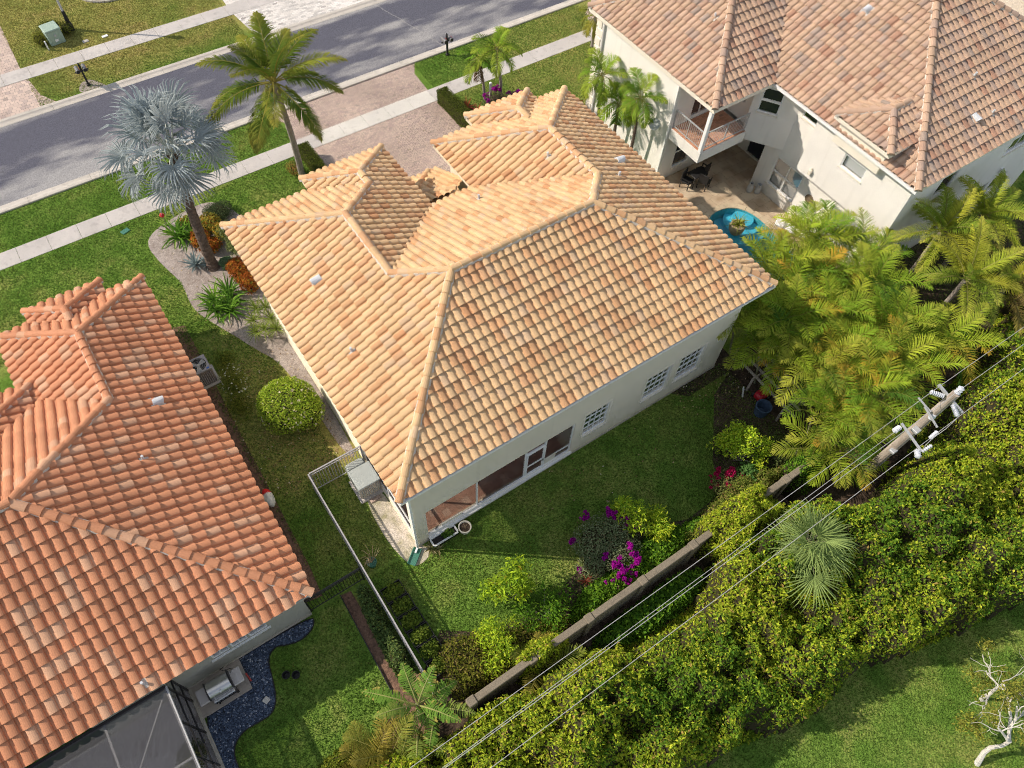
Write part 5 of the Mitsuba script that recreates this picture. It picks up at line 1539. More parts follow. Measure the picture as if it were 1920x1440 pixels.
twiggy('garden_shrub', 'bright yellow green shrub beside the red flowers at the shaded lawn edge', 13.2, -3.4, 2.1, 86, 15, 0.11, YS, [.4, .3, .25, .05], spread=0.95, cluster=0.36, per=190, aspect=0.55)
twiggy('garden_shrub', 'blue green shrub with broad leaves below the bright yellow green shrub', 12.6, -4.3, 1.0, 87, 7, 0.14, [(0.087, 0.203, 0.051), (0.131, 0.261, 0.072)], [1, 1], spread=0.6, cluster=0.34, per=110, aspect=0.6)
twiggy('garden_shrub', 'pale green shrub by the back wall below the timber slats', 14.6, -4.4, 1.1, 88, 10, 0.09, [(0.189, 0.261, 0.087), (0.261, 0.304, 0.116), (0.116, 0.160, 0.043)], [1, 1, 1], spread=0.8, cluster=0.36, per=170, aspect=0.35)
# bougainvillea with magenta bracts
def sprig(x, y, z, s, rg):
    return [(x + s * rg.normal() * .75, y + s * rg.normal() * .75, z + s * rg.normal() * .5, s * k, s * k, s * k * .8) for k in rg.uniform(0.18, 0.5, 7)]


BG = [(6.1, -3.1, 0.6, 1.0, 0.8, 0.65), (6.5, -3.9, 0.55, 0.9, 0.7, 0.6), (5.6, -3.7, 0.4, 0.7, 0.6, 0.5), (6.9, -3.2, 0.7, 0.7, 0.6, 0.6)]
bg = bush('bougainvillea', 'sprawling grey green bougainvillea with magenta flower clusters on the rear lawn', 'flowering shrub', BG, 9000, 0.075, [(0.232, 0.290, 0.145), (0.304, 0.362, 0.203), (0.145, 0.203, 0.087), (0.290, 0.232, 0.131)], [.4, .3, .2, .1], 91, shell=0.55, lump=0.45, corek=0.6)
rg = np.random.default_rng(92)
fl = [(7.02, -2.75, 1.3, .20), (7.25, -3.25, 1.15, .17), (7.5, -3.5, 1.1, .16), (6.15, -4.35, 0.95, .17), (6.0, -4.65, 0.75, .18), (6.35, -4.75, 0.75, .16), (6.85, -4.55, 0.9, .2), (6.8, -4.3, 1.0, .16), (5.35, -2.7, .6, .12), (6.2, -2.2, .8, .1), (5.6, -4.75, .5, .12), (6.1, -5.0, .55, .12), (5.9, -3.9, .9, .07), (5.0, -3.6, .3, .08)]
for x, y, z, s in fl:
    V, F, C = bush_leaves(sprig(x, y, z, s, rg), int(2300 * s), 0.07, [(0.42, 0.012, 0.36), (0.52, 0.02, 0.45), (0.34, 0.01, 0.30)], [1, 1, 1], rg, aspect=0.8, low=-0.5, shell=0.8)
    put('flower_cluster', (V, F), 'leaf', bg, color=C)
RF = [(11.75, -4.05, 0.55, 0.75, 0.5, 0.5), (12.3, -4.55, 0.45, 0.5, 0.4, 0.4)]
bf = bush('bougainvillea', 'crimson flowering bougainvillea at the shaded lawn edge near the back wall', 'flowering shrub', RF, 3200, 0.07, [(0.189, 0.246, 0.072), (0.275, 0.304, 0.102), (0.217, 0.145, 0.087)], [.5, .3, .2], 93, shell=0.6, lump=0.4, corek=0.6)
for x, y, z, s in ((11.6, -3.75, 0.95, .16), (11.9, -3.95, 1.0, .15), (12.15, -3.9, 0.95, .12), (11.75, -4.3, .85, .13), (11.3, -3.95, .7, .10), (12.4, -4.3, .8, .13), (11.5, -4.55, .6, .1)):
    V, F, C = bush_leaves(sprig(x, y, z, s, rg), int(2300 * s), 0.07, [(0.50, 0.012, 0.10), (0.60, 0.04, 0.17), (0.42, 0.02, 0.08)], [1, 1, 1], rg, aspect=0.8, low=-0.5, shell=0.8)
    put('flower_cluster', (V, F), 'leaf', bf, color=C)
FB = [(16.8, 19.9, 0.6, 0.8, 0.7, 0.65), (17.6, 19.4, 0.6, 0.8, 0.6, 0.6), (16.2, 19.2, 0.45, 0.6, 0.5, 0.45)]
ff = bush('bougainvillea', 'magenta bougainvillea round the thin palms by the front lawn', 'flowering shrub', FB, 4200, 0.07, [(0.16, 0.17, 0.09), (0.20, 0.20, 0.12), (0.22, 0.12, 0.12), (0.10, 0.12, 0.05)], [.35, .25, .2, .2], 94, shell=0.6, lump=0.4, corek=0.65)
for x, y, z, s in ((17.15, 20.4, 1.1, .2), (16.3, 20.0, .9, .15), (18.0, 19.2, 1.0, .2), (17.7, 19.9, .95, .14), (15.95, 18.75, .6, .24), (15.6, 18.7, .5, .2), (18.3, 18.9, .8, .14), (16.6, 20.5, .8, .12)):
    V, F, C = bush_leaves(sprig(x, y, z, s, rg), int(2100 * s), 0.075, [(0.42, 0.012, 0.36), (0.52, 0.03, 0.46), (0.36, 0.02, 0.30)], [1, 1, 1], rg, aspect=0.8, low=-0.5, shell=0.8)
    put('flower_cluster', (V, F), 'leaf', ff, color=C)


# clipped hedges beside the driveway
def hedge(label, x0, x1, y0, y1, H, n, seed):
    rg = np.random.default_rng(seed)
    root = thing('box_hedge', label, 'hedge', None)
    per = 2 * (x1 - x0 + y1 - y0) * H + (x1 - x0) * (y1 - y0)
    m = int(n)
    top = rg.random(m) < (x1 - x0) * (y1 - y0) / per * 1.25
    P = np.column_stack([rg.uniform(x0, x1, m), rg.uniform(y0, y1, m), rg.uniform(0.05, H, m)])
    side = rg.integers(0, 4, m)
    N = np.zeros((m, 3))
    for s, (ax, v, sg) in enumerate(((0, x0, -1), (0, x1, 1), (1, y0, -1), (1, y1, 1))):
        k = (~top) & (side == s)
        P[k, ax] = v; N[k, ax] = sg
    P[top, 2] = H; N[top, 2] = 1
    P -= N * (0.06 * rg.random((m, 1)) ** 2) - 0.015 * rg.normal(size=(m, 3))
    N = unit(N + 0.5 * rg.normal(size=(m, 3)))
    D = unit(np.cross(N, rg.normal(size=(m, 3))) + 0.5 * N)
    V, F, C = leaf_quads(P, D, N, 0.055, 0.035, pick_colors([(0.109, 0.145, 0.026), (0.160, 0.196, 0.035), (0.072, 0.102, 0.019)], [1, 1, .6], m, rg), rg)
    put('foliage', (V, F), 'leaf', root, color=C, kind='stuff')
    put('twigs', bx(x0 + .07, x1 - .07, y0 + .07, y1 - .07, 0, H - .07), 'twig', root)


hedge('clipped box hedge along the right side of the brick driveway', 14.45, 15.1, 17.6, 22.2, 0.9, 13000, 101)
hedge('clipped box hedge left of the brick driveway by the coconut palm', 6.05, 6.65, 18.4, 22.15, 0.85, 10000, 102)


# ------------------------------------------------------------------ garden plants
GRN = [(0.120, 0.257, 0.036), (0.180, 0.351, 0.048), (0.264, 0.432, 0.072), (0.084, 0.189, 0.030)]


def strappy(name, label, cat, spots, n, length, width, pal, wts, seed, el=(0.25, 1.35), droop=(0.7, 1.5), group=None, fold=0.3):
    rg = np.random.default_rng(seed)
    root = thing(name, label, cat, group)
    for x, y, z in spots:
        rosette(root, (x, y, z), n, length, width, pal, wts, rg, el=el, droop=droop, fold=fold, az0=rg.uniform(0, 6))
    return root


strappy('spider_lily', 'big strap leaved lily clump by the sidewalk beside the silver palm trunk', 'plant', [(-1.1, 19.95, 0), (-0.7, 19.75, 0), (-1.35, 20.2, 0)], 30, 1.15, 0.10, GRN, [.35, .3, .15, .2], 201)
strappy('spider_lily', 'big strap leaved lily clump at the foot of the silver palm', 'plant', [(-1.3, 15.5, 0), (-0.75, 15.0, 0), (-1.0, 14.6, 0), (-1.5, 15.0, 0), (-0.6, 15.6, 0)], 26, 1.1, 0.095, GRN, [.35, .3, .15, .2], 202)
DR = [(0.24, 0.31, 0.06), (0.30, 0.37, 0.08), (0.17, 0.24, 0.045)]
for i, (x, y, z) in enumerate(((0.0, 13.7, .55), (0.35, 13.35, .8), (0.30, 12.75, .7), (-0.35, 13.2, .5), (-0.15, 12.4, .6), (0.25, 12.05, .75), (-0.5, 12.7, .35))):
    rg = np.random.default_rng(210 + i)
    root = thing('dracaena', 'spiky yellow green dracaena ' + ('nearest the lily clump', 'touching the cream house eave', 'in the middle of the cluster', 'at the lawn side of the cluster', 'near the end of the cluster', 'under the eave at the cluster end', 'shortest, nearest the wooden edging')[i] + ' under the left eave', 'plant', 'spiky dracaenas under the left eave')
    put('stem', tube([(x + .05, y, 0), (x, y, z)], 0.03, 6), 'bark_grey', root)
    rosette(root, (x, y, z), 44, 0.62, 0.035, DR, [1, 1, 1], rg, el=(-0.2, 1.4), droop=(0.3, 0.9), fold=0.2)
ag = strappy('agave', 'blue grey agave between the lily clump and the silver palm trunk', 'plant', [(-1.25, 18.0, 0.05)], 26, 0.72, 0.13, [(0.25, 0.32, 0.34), (0.32, 0.39, 0.40)], [1, 1], 220, el=(0.15, 1.3), droop=(-0.1, 0.35), fold=0.25)
strappy('agave', 'small blue grey agave touching the silver palm trunk', 'plant', [(-0.75, 17.75, 0.05)], 20, 0.5, 0.10, [(0.30, 0.37, 0.36), (0.36, 0.42, 0.40)], [1, 1], 221, el=(0.15, 1.3), droop=(-0.1, 0.35), fold=0.25)
CR = [(0.42, 0.13, 0.03), (0.52, 0.20, 0.04), (0.30, 0.08, 0.03), (0.55, 0.33, 0.06), (0.16, 0.17, 0.03)]
bush('croton', 'orange and red croton by the eave corner, right of the silver palm trunk', 'shrub', [(0.3, 16.35, 0.35, 0.5, 0.75, 0.42), (0.35, 15.5, 0.3, 0.4, 0.5, 0.38)], 2400, 0.13, CR, [.34, .26, .18, .12, .10], 230, shell=0.5, lump=0.35, corek=0.65, aspect=0.5)
bush('croton', 'orange croton between the lily clump and the silver palm trunk', 'shrub', [(-0.45, 19.05, 0.35, 0.45, 0.7, 0.42), (-0.15, 18.5, 0.3, 0.4, 0.4, 0.36)], 1900, 0.13, CR, [.3, .26, .12, .16, .16], 231, shell=0.5, lump=0.35, corek=0.65, aspect=0.5)
bush('croton', 'yellow and orange croton behind the silver palm trunk near the front lawn', 'shrub', [(0.25, 19.9, 0.3, 0.6, 0.6, 0.38), (0.55, 19.1, 0.3, 0.4, 0.6, 0.35), (-0.5, 20.6, .25, .5, .35, .3)], 2000, 0.11, [(0.50, 0.40, 0.07), (0.42, 0.38, 0.08), (0.45, 0.20, 0.04), (0.25, 0.28, 0.05)], [.4, .25, .15, .2], 232, shell=0.5, lump=0.35, corek=0.65)
bush('small_shrub', 'pale variegated shrub under the front left roof corner of the cream house', 'shrub', [(0.75, 18.9, 0.35, 0.45, 0.6, 0.4), (0.75, 17.9, 0.3, 0.4, 0.6, 0.35)], 2200, 0.09, [(0.26, 0.31, 0.12), (0.34, 0.38, 0.17), (0.16, 0.22, 0.06)], [1, 1, 1], 233, shell=0.6, lump=0.4, corek=0.6)
bush('small_shrub', 'low dark blue green shrub beside the front lawn and the sidewalk bed', 'shrub', [(0.9, 20.5, 0.22, 0.75, 0.7, 0.3)], 2600, 0.07, [(0.09, 0.13, 0.06), (0.13, 0.17, 0.08), (0.06, 0.09, 0.04)], [1, 1, 1], 234, shell=0.4, lump=0.3, corek=0.7)
bush('small_shrub', 'round grey green shrub at the foot of the silver palm trunk', 'shrub', [(0.0, 17.2, 0.22, 0.3, 0.3, 0.26)], 700, 0.10, [(0.14, 0.24, 0.12), (0.19, 0.28, 0.15)], [1, 1], 235, shell=0.5, lump=0.3, corek=0.6, aspect=0.8)
hb = strappy('ginger_flower', 'plant with one red flower head by the sidewalk edge', 'flower', [(-1.45, 21.15, 0)], 9, 0.6, 0.06, GRN, [1, 1, 1, 1], 236)
put('flower_head', mv(lathe([(0.0, 0.0), (0.09, 0.05), (0.12, 0.13), (0.07, 0.22), (0, 0.25)], 10), (-1.45, 21.2, 0.55)), 'vc', hb, color=(0.55, 0.04, 0.05))
put('flower_stalk', tube([(-1.45, 21.15, 0), (-1.45, 21.2, 0.6)], 0.012, 5), 'trunk_green', hb)
bush('small_shrub', 'yellow and red leaved shrub at the foot of the coconut palm', 'shrub', [(5.35, 21.3, 0.22, 0.3, 0.6, 0.28)], 800, 0.09, [(0.38, 0.36, 0.09), (0.22, 0.26, 0.06), (0.40, 0.16, 0.06)], [1, 1, .4], 237, shell=0.5, lump=0.4, corek=0.6)
CD = [(0.46, 0.10, 0.06), (0.56, 0.22, 0.12), (0.32, 0.05, 0.06), (0.60, 0.42, 0.14), (0.20, 0.20, 0.05)]
for i, (x, y) in enumerate(((15.6, 21.0), (15.9, 20.35), (15.55, 20.0))):
    strappy('bromeliad', 'red striped bromeliad ' + ('nearest the sidewalk', 'nearest the bougainvillea', 'nearest the roof')[i] + ' behind the clipped hedge', 'plant', [(x, y, 0.02)], 22, 0.62, 0.085, CD, [.3, .25, .2, .15, .1], 240 + i, el=(0.2, 1.1), droop=(0.2, 0.8), group='red bromeliads behind the clipped hedge')
bush('croton', 'orange red croton in front of the palms at the white wall', 'shrub', [(20.5, 17.5, 0.35, 0.5, 0.6, 0.4), (20.4, 16.6, .3, .4, .5, .35)], 1300, 0.14, CR, [.34, .2, .2, .16, .10], 246, shell=0.5, lump=0.35, corek=0.6)
# weeds with white flowers by the condenser unit of the left house
wd = bush('flowering_weed', 'low weeds with small white flowers beside the condenser under the terracotta eave', 'plant', [(-2.35, 11.0, 0.18, 0.5, 0.75, 0.25), (-2.6, 9.8, 0.12, 0.5, 0.9, 0.18), (-2.2, 12.2, 0.12, .5, .6, .18)], 2600, 0.07, [(0.18, 0.22, 0.035), (0.10, 0.14, 0.025), (0.26, 0.27, 0.05)], [1, 1, 1], 247, shell=0.8, lump=0.5, corek=0)
rg = np.random.default_rng(248)
V, F, C = bush_leaves([(-2.35, 10.9, 0.22, 0.55, 0.9, 0.25)], 60, 0.07, [(0.8, 0.8, 0.74)], [1], rg, aspect=0.9, low=0.05, shell=0.1, flat_=1.2)
put('blossoms', (V, F), 'leaf', wd, color=C, kind='stuff')
# hedge plants outside the white fence, grasses inside it
thicket('fence_plants', 'bluish green leafy plants along the outside of the white rail fence', smooth_poly([(-2.35, 0.15), (-1.75, 0.2), (-1.75, -3.6), (-2.2, -4.2), (-2.5, -3.4)], 1), 1.1, 0.4, 6500, 0.10, [(0.13, 0.21, 0.07), (0.18, 0.26, 0.09), (0.08, 0.13, 0.045), (0.24, 0.30, 0.08)], [.35, .3, .2, .15], 250, depth=0.8, rough=1.3)
rg = np.random.default_rng(251)
dg = thing('dry_shrub', 'bare tan twiggy shrub in a green pot beside the white rail fence', 'shrub')
put('pot', lathe([(0.0, 0.0), (0.15, 0.0), (0.19, 0.28), (0.165, 0.28), (0.15, 0.22), (0, 0.22)], 16, (-1.25, 0.85, 0.0)), 'green_plastic', dg)
for i in range(16):
    a, t = rg.uniform(0, 6.28), rg.uniform(0.2, 0.7)
    p = np.array([-1.25, 0.85, 0.2])
    q = p + [t * math.cos(a) * .35, t * math.sin(a) * .35, 0.45 + 0.4 * rg.random()]
    e = q + [.22 * math.cos(a + .5), .22 * math.sin(a + .5), .25 * rg.random()]
    put('twig', tube([p, q, e], [0.014, 0.010, 0.004], 5), 'tan_twig', dg)
scene['tan_twig'] = princ((0.42, 0.32, 0.20), 0.8, 0.2)
# framed beds of seedlings between fence and lawn
for i in range(6):
    y0 = -0.25 - 0.62 * i
    x0 = -1.52 + 0.02 * i
    bed = thing('seedling_bed', f'black framed bed of leafy seedlings by the white fence, {["nearest the house", "second from the house", "third from the house", "fourth from the house", "fifth from the house", "farthest from the house"][i]}', 'planter', 'black framed seedling beds along the fence')
    put('frame', cat_mesh([bx(x0, x0 + 0.80, y0, y0 + 0.03, 0, 0.16), bx(x0, x0 + 0.80, y0 - 0.56, y0 - 0.53, 0, 0.16), bx(x0, x0 + 0.03, y0 - .53, y0, 0, 0.16), bx(x0 + 0.77, x0 + 0.80, y0 - .53, y0, 0, 0.16)]), 'black', bed)
    rg = np.random.default_rng(260 + i)
    V, F, C = bush_leaves([(x0 + .4, y0 - .27, 0.12, 0.38, 0.27, 0.2)], 420, 0.11, [(0.17, 0.25, 0.04), (0.24, 0.31, 0.05), (0.11, 0.17, 0.03)], [1, 1, 1], rg, aspect=0.5, low=0, shell=0.8, lump=0.2)
    put('seedlings', (V, F), 'leaf', bed, color=C, kind='stuff')

# banana plant at the bottom edge
bn = thing('banana_plant', 'banana plant with long torn leaves at the bottom of the photo', 'plant')
rg = np.random.default_rng(270)


def banana_leaf(base, az, L, W, el0, droop, col, edgecol, rng):
    m = 22
    t = np.linspace(0, 1, m + 1)
    el = el0 - droop * t ** 1.4
    h = np.array([math.cos(az), math.sin(az), 0]); s = np.array([-math.sin(az), math.cos(az), 0])
    dirs = np.cos(el)[:, None] * h + np.sin(el)[:, None] * np.array([0, 0, 1.0])
    C = np.asarray(base) + np.vstack([[0, 0, 0], np.cumsum(dirs[:-1] * L / m, 0)])
    up = -np.sin(el)[:, None] * h + np.cos(el)[:, None] * np.array([0, 0, 1.0])
    w = W * np.where(t < 0.22, t / 0.22 * 0.25, np.minimum(1, (t - 0.16) * 6)) * np.clip((1 - ((t - .35).clip(0) / .66) ** 3), 0.05, 1)
    parts = []
    v, f = tube(C, 0.035 * (1 - .8 * t), 6, cap=False)
    parts.append((v, f, np.tile((0.42, 0.44, 0.16), (len(v), 1))))
    for sd in (-1, 1):
        for i in range(4, m):
            sag = rng.uniform(0.1, 0.7)
            gap = 0.012 if rng.random() < 0.6 else 0.045
            a0, a1 = C[i] + dirs[i] * gap * .5, C[i + 1] - dirs[i] * gap * .5
            rows = []
            for k, fr in enumerate((0, 0.5, 1.0)):
                o0 = s * sd * w[i] * fr * math.cos(sag * fr) + up[i] * (0.12 * w[i] * fr - w[i] * fr * math.sin(sag * fr))
                o1 = s * sd * w[i + 1] * fr * math.cos(sag * fr) + up[i + 1] * (0.12 * w[i + 1] * fr - w[i + 1] * fr * math.sin(sag * fr))
                rows += [a0 + o0 + dirs[i] * fr * 0.06, a1 + o1 + dirs[i] * fr * 0.06]
            f = np.array([[0, 1, 3], [0, 3, 2], [2, 3, 5], [2, 5, 4]])
            c = np.array(col) * rng.uniform(0.85, 1.15)
            c2 = np.array(edgecol) if rng.random() < 0.3 else c
            parts.append((np.array(rows), f, np.array([c, c, c, c, c2, c2])))
    return join3(parts)


for bi, (x, y, hh_) in enumerate(((-2.35, -4.55, 1.5), (-2.75, -5.2, 1.2), (-1.9, -4.9, 1.1))):
    put('stem', tube([(x, y, 0), (x + .03, y, hh_ * .6), (x, y + .03, hh_)], [0.12, 0.10, 0.07], 10), 'trunk_green', bn)
    for k in range((7, 5, 4)[bi]):
        az = k * 2.39996 + bi * 1.3 + 0.5
        dead = (k + bi) % 5 == 4
        col = (0.16, 0.30, 0.05) if not dead else (0.34, 0.24, 0.14)
        if k % 3 == 1:
            col = (0.25, 0.34, 0.07)
        V, F, C = banana_leaf((x, y, hh_ - 0.1), az, rg.uniform(1.4, 2.0), rg.uniform(0.26, 0.36), 1.25 - 0.13 * k if not dead else 0.2, rg.uniform(1.0, 1.7), col, (0.52, 0.40, 0.12), rg)
        put('leaf', (V, F), 'leaf', bn, color=C)
FR = [(0.30, 0.31, 0.06), (0.22, 0.27, 0.05), (0.40, 0.34, 0.07)]
for i, (x, y, z, az0, n, lab) in enumerate(((-3.75, -5.25, 1.3, 0.4, 9, 'young palm with yellowing fronds in front of the banana plant'), (-4.5, -5.2, 0.8, 2.0, 8, 'young palm at the bottom edge left of the banana plant'), (1.75, -5.75, 1.0, 1.2, 6, 'young feather palm growing over the back wall under the wires'))):
    rg = np.random.default_rng(280 + i)
    root = thing('young_palm', lab, 'palm tree')
    put('stem', tube([(x, y, 0), (x, y, z * .6)], 0.05, 7), 'trunk_green', root)
    for k in range(n):
        f = (k + .5) / n
        V, F, C = frond((x, y, z * .55), az0 + k * 2.39996, rg.uniform(1.3, 1.8), 1.35 - 0.9 * f, rg.uniform(0.8, 1.4), 34, 0.5, 0.042, FR[rg.integers(3)], rg, vee=0.4, hang=0.4, start=0.2, rach=0.02, col_r=(0.42, 0.40, 0.12))
        put('frond', (V, F), 'palm_leaf', root, color=C)

# the half bare pale tree at the lower right
bt = thing('bare_tree', 'half bare tree with pale white branches at the lower right corner', 'tree')
rg = np.random.default_rng(290)
scene['bark_pale'] = princ(mikit.proc(lambda p, n, uv: mix((0.42, 0.40, 0.37), (0.74, 0.72, 0.68), fbm(p.x * 7, p.y * 7, p.z * 9, 3))), 0.85, 0.2)
tips = []


def limb(p, d, L, r0, depth):
    pts, rad = [np.array(p)], [r0]
    d = unit(np.array(d, float))
    n = 5
    for i in range(n):
        d = unit(d + 0.22 * rg.normal(size=3) + np.array([0, 0, 0.05]))
        pts.append(pts[-1] + d * L / n); rad.append(r0 * (1 - 0.5 * (i + 1) / n))
    put('branch', tube(pts, rad, 7 if r0 > 0.03 else 5), 'bark_pale', bt)
    if depth > 0:
        for k in range(3 if depth > 1 else 4):
            j = rg.integers(2, n + 1)
            limb(pts[j], unit(d + 0.85 * rg.normal(size=3)), L * rg.uniform(0.5, 0.75), rad[j] * 0.62, depth - 1)
    else:
        tips.append(pts[-1])


limb((12.2, -16.2, 0), (0.1, 0.35, 1.0), 1.7, 0.10, 0)
for a, L in (((0.15, 0.85, 0.75), 1.7), ((0.75, 0.55, 0.7), 1.9), ((-0.35, 0.9, 0.8), 1.2)):
    limb(np.array(tips[0]) - [0, 0, 0.1], a, L, 0.058, 2)
limb((14.0, -15.0, 0), (-0.05, 0.5, 1.0), 1.9, 0.07, 2)
bl = [(t[0], t[1], t[2], .30, .30, .25) for i, t in enumerate(tips[1:]) if i % 2 == 0]
V, F, C = bush_leaves(bl, len(bl) * 110, 0.11, [(0.38, 0.40, 0.07), (0.24, 0.24, 0.045), (0.36, 0.34, 0.08), (0.14, 0.17, 0.03)], [1, 1, .6, .6], rg, aspect=0.4, low=-0.6, shell=0.9, lump=0.3)
put('foliage', (V, F), 'leaf', bt, color=C, kind='stuff')

# ------------------------------------------------------------------ back wall, fences
bw = thing('garden_wall', 'weathered concrete garden wall behind the rear lawn below the utility wires', 'wall')
x = -0.9
i = 0
while x < 16.3:
    x1 = min(x + 2.35, 16.3)
    put('wall_panel', bx(x + 0.17, x1 + 0.13, -5.53, -5.37, 0, 1.72), 'concrete_wall', bw)
    put('cap', bx(x + 0.175, x1 + 0.125, -5.57, -5.33, 1.722, 1.80, 0.02), 'concrete_wall', bw)
    put('pillar', bx(x - 0.13, x + 0.165, -5.6, -5.3, 0, 1.84, 0.02), 'concrete_wall', bw)
    x = x1
    i += 1


def rail_fence(label, p, q, H, mat, gap=0.115, pk=0.02, rail=0.05, n_mid=0, post=1.85):
    root = thing('fence', label, 'fence')
    p, q = np.array(p, float), np.array(q, float)
    L = np.linalg.norm(q - p)
    put('top_rail', bar((*p, H), (*q, H), rail, 0.045), mat, root)
    put('rail', bar((*p, 0.10), (*q, 0.10), 0.03, 0.035), mat, root)
    put('rail', bar((*p, H - 0.17), (*q, H - 0.17), 0.03, 0.03), mat, root)
    n = int(L / gap)
    for i in range(1, n):
        c = p + (q - p) * i / n
        put('picket', bar((*c, 0.11), (*c, H - 0.02), pk), mat, root)
    m = max(1, int(round(L / post)))
    for i in range(m + 1):
        c = p + (q - p) * i / m
        put('post', bar((*c, 0), (*c, H + 0.03), 0.055), mat, root)
    return root


rail_fence('long white aluminium rail fence beside the screened porch lawn', (-1.69, 4.62), (-1.69, -4.3), 1.5, 'fence_paint', rail=0.045)
rail_fence('short white rail fence between the long fence and the cream house wall', (-1.62, 4.66), (0.48, 4.66), 1.5, 'fence_paint')
rail_fence('short dark bronze rail fence from the terracotta roof corner to the long white fence', (-3.88, 0.52), (-1.78, 0.52), 1.25, 'bronze')
# ------------------------------------------------------------------ condenser units
def condenser(label, x, y, s, h, body, top, lid=False):
    root = thing('air_conditioner', label, 'air conditioner')
    put('pad', bx(x - s / 2 - .1, x + s / 2 + .1, y - s / 2 - .12, y + s / 2 + .12, 0.0, 0.07, 0.01), 'concrete_walk', root)
    put('cabinet', bx(x - s / 2, x + s / 2, y - s / 2, y + s / 2, 0.072, h, 0.05), body, root)
    for sd in range(4):
        for k in range(9):
            o = -s / 2 + .09 + (s - .18) * k / 8
            a = [(o, -s / 2 - .006), (s / 2 + .006, o), (o, s / 2 + .006), (-s / 2 - .006, o)][sd]
            put('louvre', bar((x + a[0], y + a[1], 0.14), (x + a[0], y + a[1], h - .12), 0.022), top, root)
    if lid:
        put('lid', bx(x - s / 2 - .03, x + s / 2 + .03, y - s / 2 - .03, y + s / 2 + .03, h + .002, h + .05, 0.02), top, root)
        return root
    a = np.arange(29) / 28 * 2 * np.pi
    R = s * 0.43
    sq = bx(x - s / 2 - .01, x + s / 2 + .01, y - s / 2 - .01, y + s / 2 + .01, h + .002, h + .045, 0.02)
    top_p = sbox(x - s / 2, y - s / 2, x + s / 2, y + s / 2).difference(Point(x, y).buffer(R, 16))
    put('top_panel', slab(top_p, h + 0.002, h + 0.05), top, root)
    put('fan_well', cat_mesh([flat(Point(x, y).buffer(R, 16), h + 0.006)]), 'black', root)
    for k in range(3):
        b = k * 2.094 + .4
        c, d = np.array([x, y, h + 0.018]), np.array([math.cos(b), math.sin(b), 0])
        e = np.array([-d[1], d[0], 0])
        put('fan_blade', cat_mesh([(np.array([c + d * .06 - e * .05, c + d * R * .9 - e * .12, c + d * R * .92 + e * .12 + [0, 0, .012], c + d * .06 + e * .05 + [0, 0, .01]]), np.array([[0, 1, 2, 3]]))]), 'grey_paint', root)
    put('fan_hub', lathe([(0.0, 0.04), (0.07, 0.04), (0.08, 0.0)], 14, (x, y, h + .01)), 'grey_paint', root)
    for rr2 in (0.35, 0.6, 0.85, 1.0):
        put('guard_ring', tube([(x + R * rr2 * math.cos(t), y + R * rr2 * math.sin(t), h + 0.052) for t in a], 0.005, 4, cap=False), 'grey_paint', root)
    return root


scene['cabinet_dark'] = princ((0.17, 0.145, 0.14), 0.5, 0.4)
scene['cabinet_top'] = princ((0.36, 0.34, 0.37), 0.45, 0.4)
scene['cabinet_beige'] = princ((0.46, 0.41, 0.36), 0.5, 0.4)
scene['cabinet_lid'] = princ((0.40, 0.44, 0.44), 0.5, 0.4)
ac1 = condenser('dark condenser unit with a fan on top under the terracotta roof eave', -3.27, 11.85, 0.82, 1.0, 'cabinet_dark', 'cabinet_top')
put('sticker', bx(-3.02, -2.92, 11.48, 11.56, 1.052, 1.055), 'sticker_blue', ac1)
scene['sticker_blue'] = princ((0.05, 0.14, 0.5), 0.5, 0.3)
condenser('grey lidded condenser unit between the cream house wall and the white fence', 0.08, 3.72, 0.86, 0.98, 'cabinet_beige', 'cabinet_lid', lid=True)
condenser('round fan condenser unit striped by fence shadow behind the grey lidded one', 0.12, 4.22 + .62 - .18, 0.0001 + 0.05, 0.05, 'cabinet_beige', 'cabinet_lid', lid=True) if False else None
gd = thing('utility_box', 'grey round topped utility drum striped by shadow behind the grey condenser', 'utility box')
put('drum', lathe([(0.0, 0.0), (0.36, 0.0), (0.38, 0.04), (0.38, 0.86), (0.34, 0.9), (0.0, 0.92)], 26, (0.06, 4.25 - .02, 0.0)), 'cabinet_lid', gd)
scene.pop(f'{gd}__drum')
put('cover', bx(-0.34, 0.42, 4.19, 4.58, 0.0, 0.86, 0.06), 'cabinet_lid', gd)
put('hinge', bx(-0.2, 0.28, 4.56, 4.60, 0.74, 0.80), 'grey_paint', gd)
sk = thing('paving_stone', 'pink flat stone on the sand at the foot of the grey condenser', 'stone')
put('stone', bx(-0.12, 0.3, 2.98, 3.16, 0.0, 0.06, 0.02), 'pavers', sk)

# ------------------------------------------------------------------ left house garden: barbecue, pad, screen enclosure
struct('barbecue_pad', bx(-8.43, -6.68, -0.74, 0.40, -0.02, 0.06, 0.01), 'concrete_pad', 'concrete pad under the barbecue behind the terracotta roofed house')
bq = thing('barbecue', 'stainless steel gas barbecue on the concrete pad beside the screen enclosure', 'barbecue')
bxx, bxy, bw_ = -7.42, -0.35, 0.0
k = np.linspace(0, np.pi, 11)
Lh = [(-7.76, -7.07)]
prof = np.column_stack([0.29 * np.cos(k), 0.27 * np.sin(k)])
V = np.array([(xx, bxy + u, 0.92 + w) for xx in (-7.78, -7.06) for u, w in prof])
n = len(prof)
F = [[i, i + 1, n + i + 1] for i in range(n - 1)] + [[i, n + i + 1, n + i] for i in range(n - 1)] + [[0, i + 1, i] for i in range(1, n - 1)] + [[n, n + i, n + i + 1] for i in range(1, n - 1)]
put('lid', (V, np.array(F)), 'steel', bq, smooth=40)
put('lid_end', cat_mesh([bx(-7.83, -7.785, bxy - .30, bxy + .30, 0.9, 1.10, 0.01), bx(-7.055, -7.01, bxy - .30, bxy + .30, 0.9, 1.10, 0.01)]), 'bronze', bq)
